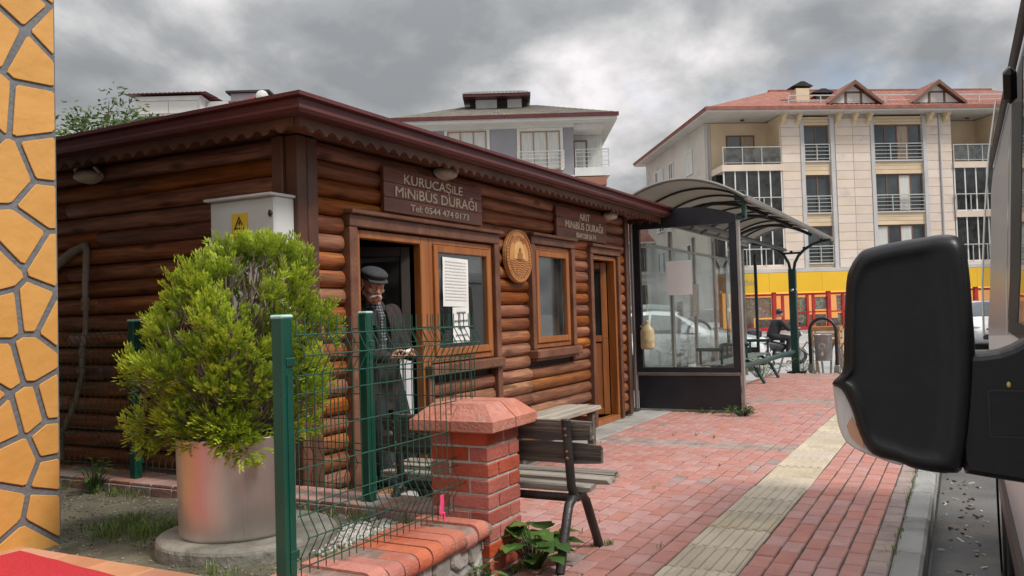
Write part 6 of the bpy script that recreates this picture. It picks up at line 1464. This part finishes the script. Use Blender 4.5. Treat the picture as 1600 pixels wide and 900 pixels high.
# ================================================================ vehicles
TYRE = mat('tyre_rubber', (.015, .015, .016), (.026, .026, .026), 9, .85); RIM = mat('alloy_rim', (.38, .38, .39), (.48, .48, .49), 4, .35, metal=.8)
CGL = mat('car_glass', (.045, .058, .066), (.07, .085, .095), .8, .05, spec=.9); LAMPC = mat('lamp_clear', (.55, .57, .6), (.65, .66, .68), 9, .12, spec=.8)
PLATE = mat('number_plate', (.66, .66, .64), None, 3, .5)
def wheel(par, x, y, z, r, w, side, T):
    m = MB(T); m.lathe([(r * .62, 0), (r * .9, -.02 * side), (r, .03 * side), (r, (w - .03) * side), (r * .9, w * side), (r * .62, (w - .02) * side)], (x, y, z), 26, 'Y'); o = m.build('wheel', TYRE, par)
    m = MB(T); m.lathe([(r * .63, .01 * side), (r * .60, .03 * side), (r * .2, .035 * side), (r * .16, .005 * side), (.002, 0)], (x, y, z), 22, 'Y', cap=False)
    for k in range(5): a = R(72 * k + 10); m.obox((x + r * .38 * math.cos(a), y + .012 * side, z + r * .38 * math.sin(a)), (r * .46, .03, r * .13), Matrix.Rotation(-a, 3, 'Y'), ch=.004)
    m.build('rim', RIM, o); return o
def car(name, lab, x, y, z, head, paint, grp, suv=0.0):
    """built nose along its own +x, standing on z=0"""
    t = thing(name, lab, 'car', (x, y, z), grp, head, world=False); h = suv
    st = [(2.16, .28, .50, .56, .60, .0), (2.08, .20, .58, .66, .76, 0), (1.85, .18, .64, .78, .83, 0), (1.2, .17, .70, .91 + h * .3, .87, 0), (.86, .17, .74, .97 + h * .4, .885, 0), (.55, .17, .78, 1.17 + h, .89, .5), (.12, .17, .80, 1.40 + h, .895, 1), (-.5, .17, .80, 1.46 + h, .895, 1), (-1.1, .17, .82, 1.42 + h, .89, 1), (-1.55, .17, .84, 1.26 + h * 1.2, .88, .9), (-1.88, .18, .86, 1.04 + h * 1.2, .86, .35), (-2.05, .22, .84, .98 + h, .80, 0), (-2.15, .32, .70, .80, .66, 0)]
    vs = []; K = 12
    for (sx, zb, bl, zt, w, g) in st:
        bl2 = min(bl + .10, zt - .03); wt = w * lerp(.86, .68, g)
        half = [(w * .80, zb), (w * .97, zb + .10), (w, lerp(zb, bl2, .55)), (w * .985, bl2), (lerp(w * .97, wt, .35), lerp(bl2, zt, .45)), (wt, lerp(bl2, zt, .93)), (wt * .55, zt)]
        ring = [(p[0], p[1]) for p in half] + [(-p[0], p[1]) for p in reversed(half)]; K = len(ring)
        vs += [(sx, q[0], q[1]) for q in ring]
    n = len(st); fs = [(i * K + k, i * K + (k + 1) % K, (i + 1) * K + (k + 1) % K, (i + 1) * K + k) for i in range(n - 1) for k in range(K)] + [tuple(range(K)), tuple(range((n - 1) * K, n * K))]
    m = MB(); m.add(vs, fs, True); b = m.build('body', paint, t)
    def pt(i, f, k, g_): a, b_ = Vector(vs[i * K + k]), Vector(vs[i * K + k + 1]); return a.lerp(b_, g_)
    for sg in (0, 1):
        def P(i, g_):  # point on the glass band between belt (3) and cant rail (5) at station i
            a, m_, c = (Vector(vs[i * K + q]) for q in (3, 4, 5)); p = a.lerp(m_, g_ * 2) if g_ < .5 else m_.lerp(c, g_ * 2 - 1)
            p.y += .012; 
            if sg: p.y = -p.y
            return p
        for (a, b_, f0, f1) in ((5, 7, .35, 1.0), (7, 9, .06, .98)):
            m = MB(); rows_ = []
            ii = list(range(a, b_ + 1))
            for q, i in enumerate(ii):
                lo_, hi_ = .06, .90
                if i == 5: hi_ = .55
                rows_ += [P(i, lo_), P(i, (lo_ + hi_) / 2), P(i, hi_)]
            if a == 7:
                for r_ in range(3): rows_[r_] = rows_[r_].lerp(rows_[3 + r_], .10)
            m.add(rows_, [(3 * i + k, 3 * i + 3 + k, 3 * i + 4 + k, 3 * i + 1 + k) for i in range(len(ii) - 1) for k in range(2)], True); m.build('side_window', CGL, b)
        s_ = -1 if sg else 1
        m = MB(); m.sphere((1.98, s_ * .60, .67), (.14, .17, .075), 12, 8); m.build('headlight', LAMPC, t)
        m = MB(); m.sphere((-2.06, s_ * .68, .80), (.07, .12, .09), 12, 8); m.build('tail_light', mat('tail_red', (.4, .015, .015), None, 5, .2), t)
        m = MB(); m.sphere((.62, s_ * .98, .98 + h * .3), (.07, .11, .065), 12, 8); m.build('mirror', paint, t)
        for k in (0, -1.0): m = MB(); m.obox((k + .0, s_ * .905, .78), (.18, .02, .025), ch=.006); m.build('handle', paint, t)
        for wx in (1.32, -1.28):
            m = MB(); m.lathe([(.37, .0), (.37, .02 * s_), (.31, .02 * s_)], (wx, s_ * .885, .31), 24, 'Y'); m.build('wheel_arch', SHB, t); wheel(t, wx, s_ * .72, .31, .31, .19, s_, None)
    ws = [Vector(vs[i * K + k]) for i in (4, 6) for k in (5, 6, 7, 8)]
    m = MB(); up = Vector((.02, 0, .012)); a_, c_ = 4, 6
    q = []
    for i in (4, 5, 6):
        for k in (5, 6, 7, 8): q.append(Vector(vs[i * K + k]) + up)
    m.add(q, [(4 * i + k, 4 * i + k + 1, 4 * i + 5 + k, 4 * i + 4 + k) for i in range(2) for k in range(3)], True); m.build('windscreen', CGL, b)
    q = []
    for i in (8, 9, 10):
        for k in (5, 6, 7, 8): q.append(Vector(vs[i * K + k]) + Vector((-.015, 0, .012)))
    m = MB(); m.add(q, [(4 * i + k, 4 * i + k + 1, 4 * i + 5 + k, 4 * i + 4 + k) for i in range(2) for k in range(3)], True); m.build('rear_window', CGL, b)
    m = MB(); m.obox((2.16, 0, .38), (.05, .9, .16), ch=.02); m.obox((2.12, 0, .60), (.06, .7, .07), ch=.02); m.build('grille', SHB, t); m = MB(); m.obox((2.195, 0, .44), (.012, .5, .11), ch=.003); m.build('number_plate', PLATE, t)
    return t
WPAINT = mat('white_car_paint', (.66, .67, .68), (.70, .71, .72), 1, .25, coat=.6); GPAINT = mat('grey_green_car_paint', (.13, .17, .155), (.16, .20, .185), 1, .25, coat=.6)
car('parked_car', 'white hatchback parked nearest behind the bus shelter, bonnet towards the pavement', 16.2, 7.05, -.19, R(-86), WPAINT, 'cars parked behind the bus shelter')
car('parked_car', 'white saloon parked further back behind the bus shelter, beside the scooter', 20.9, 6.35, -.19, R(-84), WPAINT, 'cars parked behind the bus shelter', .02)
car('parked_car', 'tall grey green car parked behind the white saloon seen through the shelter', 24.4, 7.6, -.19, R(-84), GPAINT, 'cars parked behind the bus shelter', .22)
car('parked_car', 'white car on the street seen between the van mirror and the van', 31.0, -.75, -.15, R(186), WPAINT, 'cars parked on the street')

# scooter with rider
sc_ = thing('motor_scooter', 'dark motor scooter with red trim standing by the parked white saloon', 'scooter', (22.9, 4.2, -.19))
ST = TM(22.9, 4.2, -.19, 0, 0, R(-48), s=(.86, .86, .82))
SCP = mat('scooter_dark', (.02, .022, .03), (.035, .038, .05), 4, .3, coat=.4); SCR = mat('scooter_red', (.45, .02, .02), (.52, .04, .03), 4, .35)
for x in (-.62, .62): m = MB(ST); m.tube([(x + .21 * math.cos(R(a)), 0, .25 + .21 * math.sin(R(a))) for a in range(0, 360, 20)], .055, 8, closed=True); w_ = m.build('wheel', TYRE, sc_); m = MB(ST); m.lathe([(.15, -.02), (.15, .02), (.002, .03)], (x, 0, .25), 14, 'Y'); m.build('rim', RIM, w_)
m = MB(ST); m.caps((-.55, 0, .62), (.05, 0, .55), .17, .13); m.caps((-.2, 0, .32), (.35, 0, .28), .11, .09); m.caps((.42, 0, .35), (.55, 0, .95), .12, .10); m.caps((.5, 0, 1.0), (.62, 0, .92), .12, .09); remesh(m, 'body', SCP, .025, sc_, 4)
m = MB(ST); m.caps((-.35, 0, .80), (-.75, 0, .80), .10, .08); m.build('seat', SHOE, sc_); m = MB(ST); m.caps((.62, -.03, .47), (.42, .03, .50), .075, .06); m.caps((-.72, 0, .5), (-.45, 0, .45), .10, .09); m.build('trim', SCR, sc_)
m = MB(ST); m.tube([(.48, -.34, 1.10), (.52, -.1, 1.05), (.52, .1, 1.05), (.48, .34, 1.10)], .018, 7); m.build('handlebar', SHB, sc_); m = MB(ST); m.sphere((.68, 0, .92), (.05, .09, .07), 12, 8); m.build('headlight', LAMPC, sc_)
for s_ in (-1, 1): m = MB(ST); m.tube([(.48, s_ * .22, 1.08), (.5, s_ * .26, 1.25)], .008, 5); m.sphere((.5, s_ * .27, 1.28), (.02, .06, .04), 10, 6); m.build('mirror', SHB, sc_)
for s_ in (-1, 1): m = MB(ST); m.tube([(.52, s_ * .05, .85), (.62, s_ * .07, .25)], .025, 6); m.build('fork', RIM, sc_)
m = MB(ST); m.obox((-.88, 0, 1.0), (.34, .38, .28), ch=.06); m.build('top_box', SCP, sc_)
rd = thing('person', 'person in black jacket sitting on the motor scooter', 'person', (22.9, 4.2, -.19))
m = MB(ST); hp = Vector((-.28, 0, .90))
m.caps((-.28, 0, .90), (-.12, 0, 1.28), .15, .17); m.caps((-.10, -.16, 1.36), (-.10, .16, 1.36), .08, .08); m.caps((-.08, 0, 1.42), (-.03, 0, 1.52), .055, .055); m.sphere((.0, 0, 1.62), (.105, .085, .125), 14, 10); m.sphere((.11, 0, 1.60), (.018, .014, .02)); m.caps((.07, -.03, 1.53), (.07, .03, 1.53), .03, .03)
for s_ in (-1, 1):
    m.caps((-.28, s_ * .09, .88), (.18, s_ * .18, .82), .10, .075); m.caps((.18, s_ * .18, .82), (.12, s_ * .16, .38), .07, .05); m.caps((.10, s_ * .16, .36), (.26, s_ * .17, .34), .045, .04)
    m.caps((-.10, s_ * .2, 1.34), (.08, s_ * .30, 1.10), .062, .05); m.caps((.08, s_ * .30, 1.10), (.40, s_ * .30, 1.12), .048, .034); m.caps((.40, s_ * .30, 1.12), (.47, s_ * .30, 1.12), .035, .032)
    for q in range(4): m.caps((.47, s_ * (.27 + .02 * q), 1.135), (.50, s_ * (.27 + .02 * q), 1.09), .011, .010, 6)
    m.caps((.43, s_ * .27, 1.12), (.47, s_ * .245, 1.09), .012, .010, 6)
remesh(m, 'body', SKIN, .014, rd, 3)
m = MB(ST); m.caps((-.28, 0, .92), (-.12, 0, 1.26), .175, .19); m.caps((-.10, -.17, 1.34), (-.10, .17, 1.34), .095, .095)
for s_ in (-1, 1): m.caps((-.10, s_ * .2, 1.34), (.08, s_ * .30, 1.10), .08, .066); m.caps((.08, s_ * .30, 1.10), (.38, s_ * .30, 1.12), .064, .05)
remesh(m, 'jacket', TROU, .018, rd, 4)
m = MB(ST)
for s_ in (-1, 1): m.caps((-.28, s_ * .09, .88), (.18, s_ * .18, .82), .115, .09); m.caps((.18, s_ * .18, .82), (.12, s_ * .16, .42), .085, .065)
m.caps((-.3, -.06, .9), (-.3, .06, .9), .13, .13); remesh(m, 'trousers', TROU, .018, rd, 4)
m = MB(ST); m.sphere((-.015, 0, 1.655), (.115, .097, .105), 14, 10); m.build('hair', SHOE, rd)
m = MB(ST)
for s_ in (-1, 1): m.caps((.08, s_ * .16, .35), (.28, s_ * .17, .335), .055, .045)
m.build('shoe', SHOE, rd)

# ================================================================ silver van beside the camera, its wing mirror in front
SILV = mat('silver_paint', (.47, .48, .50), (.52, .53, .55), 1, .38, metal=.15, coat=.25); BPL = mat('black_grained_plastic', (.0042, .0045, .0055), (.0065, .0068, .008), 30, .36, .08, 420, spec=.34, spots=(.02, .02, .022), spot_scale=26, spot_at=.74); SEAL = mat('rubber_seal', (.010, .010, .011), (.018, .018, .019), 10, .55)
van = thing('parked_van', 'silver van at the right edge parked by the kerb with a big black wing mirror', 'van', (3.4, -1.1, -.15))
VY = -.142; VW = 1.98; VC = VY - VW / 2
stv = [(.45, .72, .30, .40), (.52, .84, .16, .3), (.70, .98, .06, .22), (1.10, 1.08, .01, .18), (1.42, 1.18, 0, .16), (1.62, 1.45, 0, .16), (1.95, 1.93, 0, .16), (2.2, 2.22, 0, .16), (2.5, 2.36, 0, .16), (3.1, 2.42, 0, .16), (4.6, 2.45, 0, .16), (6.1, 2.43, 0, .18), (6.3, 2.36, .03, .2), (6.36, 2.1, .10, .3)]
vs = []
for (x, zt, ins, zb) in stv:
    b = min(1.15, zt - .10); T_ = zt - b; k_ = min(1, T_ / 1.1)
    half = [(.10 + ins, zb - .02), (ins, zb + .08), (ins - .004, lerp(zb, b, .5)), (ins, b), (ins + .02 * k_, b + .18 * T_), (ins + .04 * k_ + .01, b + .65 * T_), (ins + .07 * k_ + .02, b + .88 * T_), (ins + .22, zt - .02), (ins + .55, zt)]
    ring = [(VY - p[0], p[1]) for p in half] + [(VY - VW + p[0], p[1]) for p in reversed(half)]; K = len(ring); vs += [(x, q[0], q[1]) for q in ring]
n = len(stv); m = MB(); m.add(vs, [(i * K + k, i * K + (k + 1) % K, (i + 1) * K + (k + 1) % K, (i + 1) * K + k) for i in range(n - 1) for k in range(K)] + [tuple(range(K)), tuple(range((n - 1) * K, n * K))], True); vb = m.build('body', SILV, van)
def vside(x, z, out=.006, far=False):
    """point on the upper side of the van"""
    tt = (z - 1.15) / 1.27; prof_ = [(0, 0), (.18, .02), (.65, .05), (.88, .09)]
    y = prof_[-1][1]
    for (a, ya), (b, yb) in zip(prof_, prof_[1:]):
        if a <= tt <= b: y = lerp(ya, yb, (tt - a) / (b - a)); break
    y = VY - y + out
    return (x, y if not far else 2 * VC - y, z)
def vpanel(name, m_, x0, x1, z0, z1, parent, out, slope=0.0, far=False, n=6):
    mb = MB(); q = []
    for i in range(n + 1):
        z = lerp(z0, z1, i / n); q += [vside(x0 + slope * (z - z0), z, out, far), vside(x1, z, out, far), vside(x1, z, out - .012, far), vside(x0 + slope * (z - z0), z, out - .012, far)]
    fs = [(4 * i + k, 4 * i + (k + 1) % 4, 4 * i + 4 + (k + 1) % 4, 4 * i + 4 + k) for i in range(n) for k in range(4)] + [(0, 1, 2, 3), (4 * n, 4 * n + 3, 4 * n + 2, 4 * n + 1)]
    mb.add(q, fs); return mb.build(name, m_, parent)
for far in (False, True):
    vpanel('window_seal', SEAL, 1.72, 3.42, 1.19, 2.04, van, .007, .72, far); vpanel('side_window', CGL, 1.86, 2.76, 1.235, 1.99, van, .011, .70, far)
    vpanel('door_pillar', SEAL, 2.80, 3.36, 1.235, 1.99, van, .012, 0, far)
mb = MB(); mb.add([(1.47, VY - .16, 1.27), (1.47, VY - VW + .16, 1.27), (2.12, VY - VW + .30, 2.12), (2.12, VY - .30, 2.12)], [(0, 1, 2, 3)]); mb.v = [p + Vector((-.02, 0, .035)) for p in mb.v]; mb.build('windscreen', CGL, van)
for x in (1.22, 5.05):
    for (yy, s_) in ((VY - .22, 1), (VY - VW + .22, -1)):
        wheel(van, x, yy, .17, .33, .21, s_, None); m = MB(); m.lathe([(.41, 0), (.41, .012 * s_), (.34, .012 * s_)], (x, yy + .222 * s_, .18), 30, 'Y', cap=False); m.build('wheel_arch', SEAL, van)
for yy, s_ in ((VY, 1), (VY - VW, -1)): m = MB(); m.obox((3.15, yy + .004 * s_, .42), (2.9, .03, .12), ch=.01); m.build('side_moulding', BPL, van)
for yy in (VY - .36, VY - VW + .36): m = MB(); m.sphere((.56, yy, .74), (.10, .20, .12), 16, 10); m.build('headlight', LAMPC, van)
m = MB(); m.obox((.46, VC, .38), (.16, 1.7, .26), ch=.06); m.build('bumper', BPL, van); m = MB(); m.obox((.47, VC, .62), (.06, 1.0, .14), ch=.02); m.build('grille', BPL, van)
m = MB(); m.tube([vside(2.30, 2.05, .02), vside(2.5, 2.12, .02), vside(6.1, 2.13, .02)], .014, 6); m.build('roof_gutter', SEAL, van)
m = MB(); m.obox((2.47, VY + .012, 1.84), (.05, .03, .09), Matrix.Rotation(R(-25), 3, 'Y'), ch=.015); m.build('deflector_clip', BPL, van)
# wind deflector: clear curved strip standing off the front edge of the door window
SMK = glass('deflector_plastic', (.86, .86, .84), .86, .05); EDGE = mat('plastic_edge', (.55, .54, .50), (.65, .64, .6), 5, .3)
da = [(2.45, VY + .045, 1.80), (2.38, VY + .068, 1.66), (2.30, VY + .085, 1.50), (2.24, VY + .098, 1.34), (2.22, VY + .10, 1.22)]; db = [(2.52, VY - .035, 1.80), (2.44, VY - .03, 1.66), (2.35, VY - .022, 1.50), (2.28, VY - .012, 1.34), (2.26, VY - .005, 1.22)]
m = MB(); m.add([p for q in zip(da, db) for p in q], [(2 * i, 2 * i + 1, 2 * i + 3, 2 * i + 2) for i in range(4)], True); wd = m.build('wind_deflector', SMK, van, fix=False)
m = MB(); m.tube(da, .0024, 5); m.tube([Vector(p).lerp(Vector(q), .45) for p, q in zip(da, db)], .0012, 5); m.build('deflector_edge', EDGE, wd)
# mirror
OUT = [(0.199, 1.248), (0.191, 1.343), (0.182, 1.373), (0.169, 1.393), (0.153, 1.404), (0.101, 1.414), (0.060, 1.4185), (0.028, 1.422), (0.007, 1.419), (-0.004, 1.411), (-0.011, 1.393), (-0.015, 1.346), (-0.017, 1.278), (-0.018, 1.199), (-0.010, 1.110), (0.000, 1.040), (0.012, 0.999), (0.030, .994), (0.045, 0.993), (0.086, 0.998), (0.112, 1.008), (0.158, 1.021), (0.178, 1.055), (0.192, 1.105), (0.208, 1.14), (0.224, 1.152), (0.205, 1.174), (.201, 1.21)]
mir = None
def loft(name, m_, rings, parent, smooth=True, cap=True):
    mb = MB(); n = len(rings[0]); mb.add([p for r in rings for p in r], [(i * n + k, i * n + (k + 1) % n, (i + 1) * n + (k + 1) % n, (i + 1) * n + k) for i in range(len(rings) - 1) for k in range(n)] + ([tuple(range(n)), tuple(range((len(rings) - 1) * n, len(rings) * n))] if cap else []), smooth)
    o = mb.build(name, m_, parent); return o
def dens(poly, k=3):
    """closed smooth curve through the points"""
    n = len(poly); o = []
    for i in range(n):
        p0, p1, p2, p3 = (Vector((*poly[(i + q) % n], 0)) for q in (-1, 0, 1, 2))
        for j in range(k):
            t = j / k; o.append(tuple((p1 * 2 + (p2 - p0) * t + (p0 * 2 - p1 * 5 + p2 * 4 - p3) * t * t + (p1 * 3 - p0 - p2 * 3 + p3) * t ** 3)[:2] * 1) if False else tuple(((p1 * 2 + (p2 - p0) * t + (p0 * 2 - p1 * 5 + p2 * 4 - p3) * (t * t) + (p1 * 3 - p0 - p2 * 3 + p3) * (t ** 3)) * .5)[:2]))
    return o
OD = dens(OUT, 3); mc_ = (.092, 1.205)
def rg(x, d, cx=mc_[0], cz=mc_[1], k=None):
    q = inset(OD, d) if k is None else [(cx + (p[0] - cx) * k[0], cz + (p[1] - cz) * k[1]) for p in OD]
    return [(x, p[0], p[1]) for p in q]
KX = lambda a: (a, lerp(1, a, .62))
mir = loft('wing_mirror', BPL, [rg(1.80, 0, k=(.97, .98)), rg(1.775, 0, k=(1, 1)), rg(1.725, 0, k=(1, 1)), rg(1.705, 0, k=(.985, .99)), rg(1.690, 0, k=(.955, .972)), rg(1.681, 0, k=(.91, .945)), rg(1.677, 0, k=(.85, .91)), rg(1.676, 0, cx=.108, k=(.79, .88)), rg(1.6785, 0, cx=.115, k=(.74, .85)), rg(1.683, 0, cx=.12, k=(.68, .815)), rg(1.6845, 0, cx=.125, k=(.60, .76)), rg(1.6835, 0, cx=.125, k=(.35, .45)), rg(1.683, 0, cx=.125, k=(.1, .12))], van)
LENS = [(0.2225, 1.152), (0.2215, 1.138), (0.2195, 1.110), (0.2165, 1.078), (.211, 1.058), (0.203, 1.042), (.192, 1.033), (0.178, 1.0255), (.162, 1.019), (0.142, 1.012), (.125, 1.0065), (0.112, 1.0035), (.10, 1.006), (.11, 1.03), (.15, 1.06), (.17, 1.11), (.19, 1.15)]
LCL = mat('clear_lens', (.50, .44, .41), (.60, .54, .51), 40, .12, .1, 200, spec=.9, stretch=(1, 1, .15)); AMB = mat('amber_lens', (.50, .24, .13), (.56, .30, .18), 9, .2)
LD = LENS
lens = loft('indicator_lens', LCL, [[(1.79, *p) for p in LD], [(1.715, *p) for p in LD], [(1.705, *p) for p in inset(LD, .002)], [(1.700, *p) for p in inset(LD, .005)]], mir, False)
AML = [(.189, 1.093), (.200, 1.075), (.194, 1.055), (.182, 1.041), (.168, 1.032), (.172, 1.058)]
loft('amber_bulb', AMB, [[(1.71, *p) for p in AML], [(1.698, *p) for p in inset(AML, .001)]], mir, False)
for far in (0,):
    ap = [(.013, 1.203), (.004, 1.206), (-.03, 1.207), (-.055, 1.211), (-.075, 1.219), (-.095, 1.231), (-.16, 1.262), (-.19, 1.25), (-.19, .985), (-.09, .984), (-.03, .991), (.006, .996), (.014, 1.02)]
    loft('mirror_arm', BPL, [[(1.80, *p) for p in ap], [(1.71, *p) for p in ap], [(1.698, *p) for p in inset(ap, .004)], [(1.692, *p) for p in inset(ap, .011)]], van, False)
arm_l = MB()
for (y0, y1, z0, z1) in ((-.036, -.034, 1.065, 1.145), (-.10, -.036, 1.1435, 1.1455), (-.10, -.036, 1.064, 1.066)): arm_l.box(1.6895, 1.6925, y0, y1, z0, z1)
arm_l.build('arm_cover_joint', SEAL, van); m = MB(); m.sphere((1.691, -.066, 1.155), (.002, .0035, .005), 8, 6); m.build('arm_screw', mat('brass_dot', (.5, .38, .1), None, 5, .4), van)
m = MB(); m.add([(1.806, p[0], p[1]) for p in [(mc_[0] + (q[0] - mc_[0]) * .9, mc_[1] + (q[1] - mc_[1]) * .93) for q in OD]], [tuple(range(len(OD)))]); m.build('mirror_glass', mat('mirror_silver', (.8, .8, .8), None, 3, .03, metal=1), mir)
v2 = dup(van, (3.4 + 8.2, -1.1 - .18, -.15), None, 'second silver van parked behind the first along the kerb, mirrored in the cabin windows')

for o in bpy.data.objects:
    if '_world' in o: del o['_world']
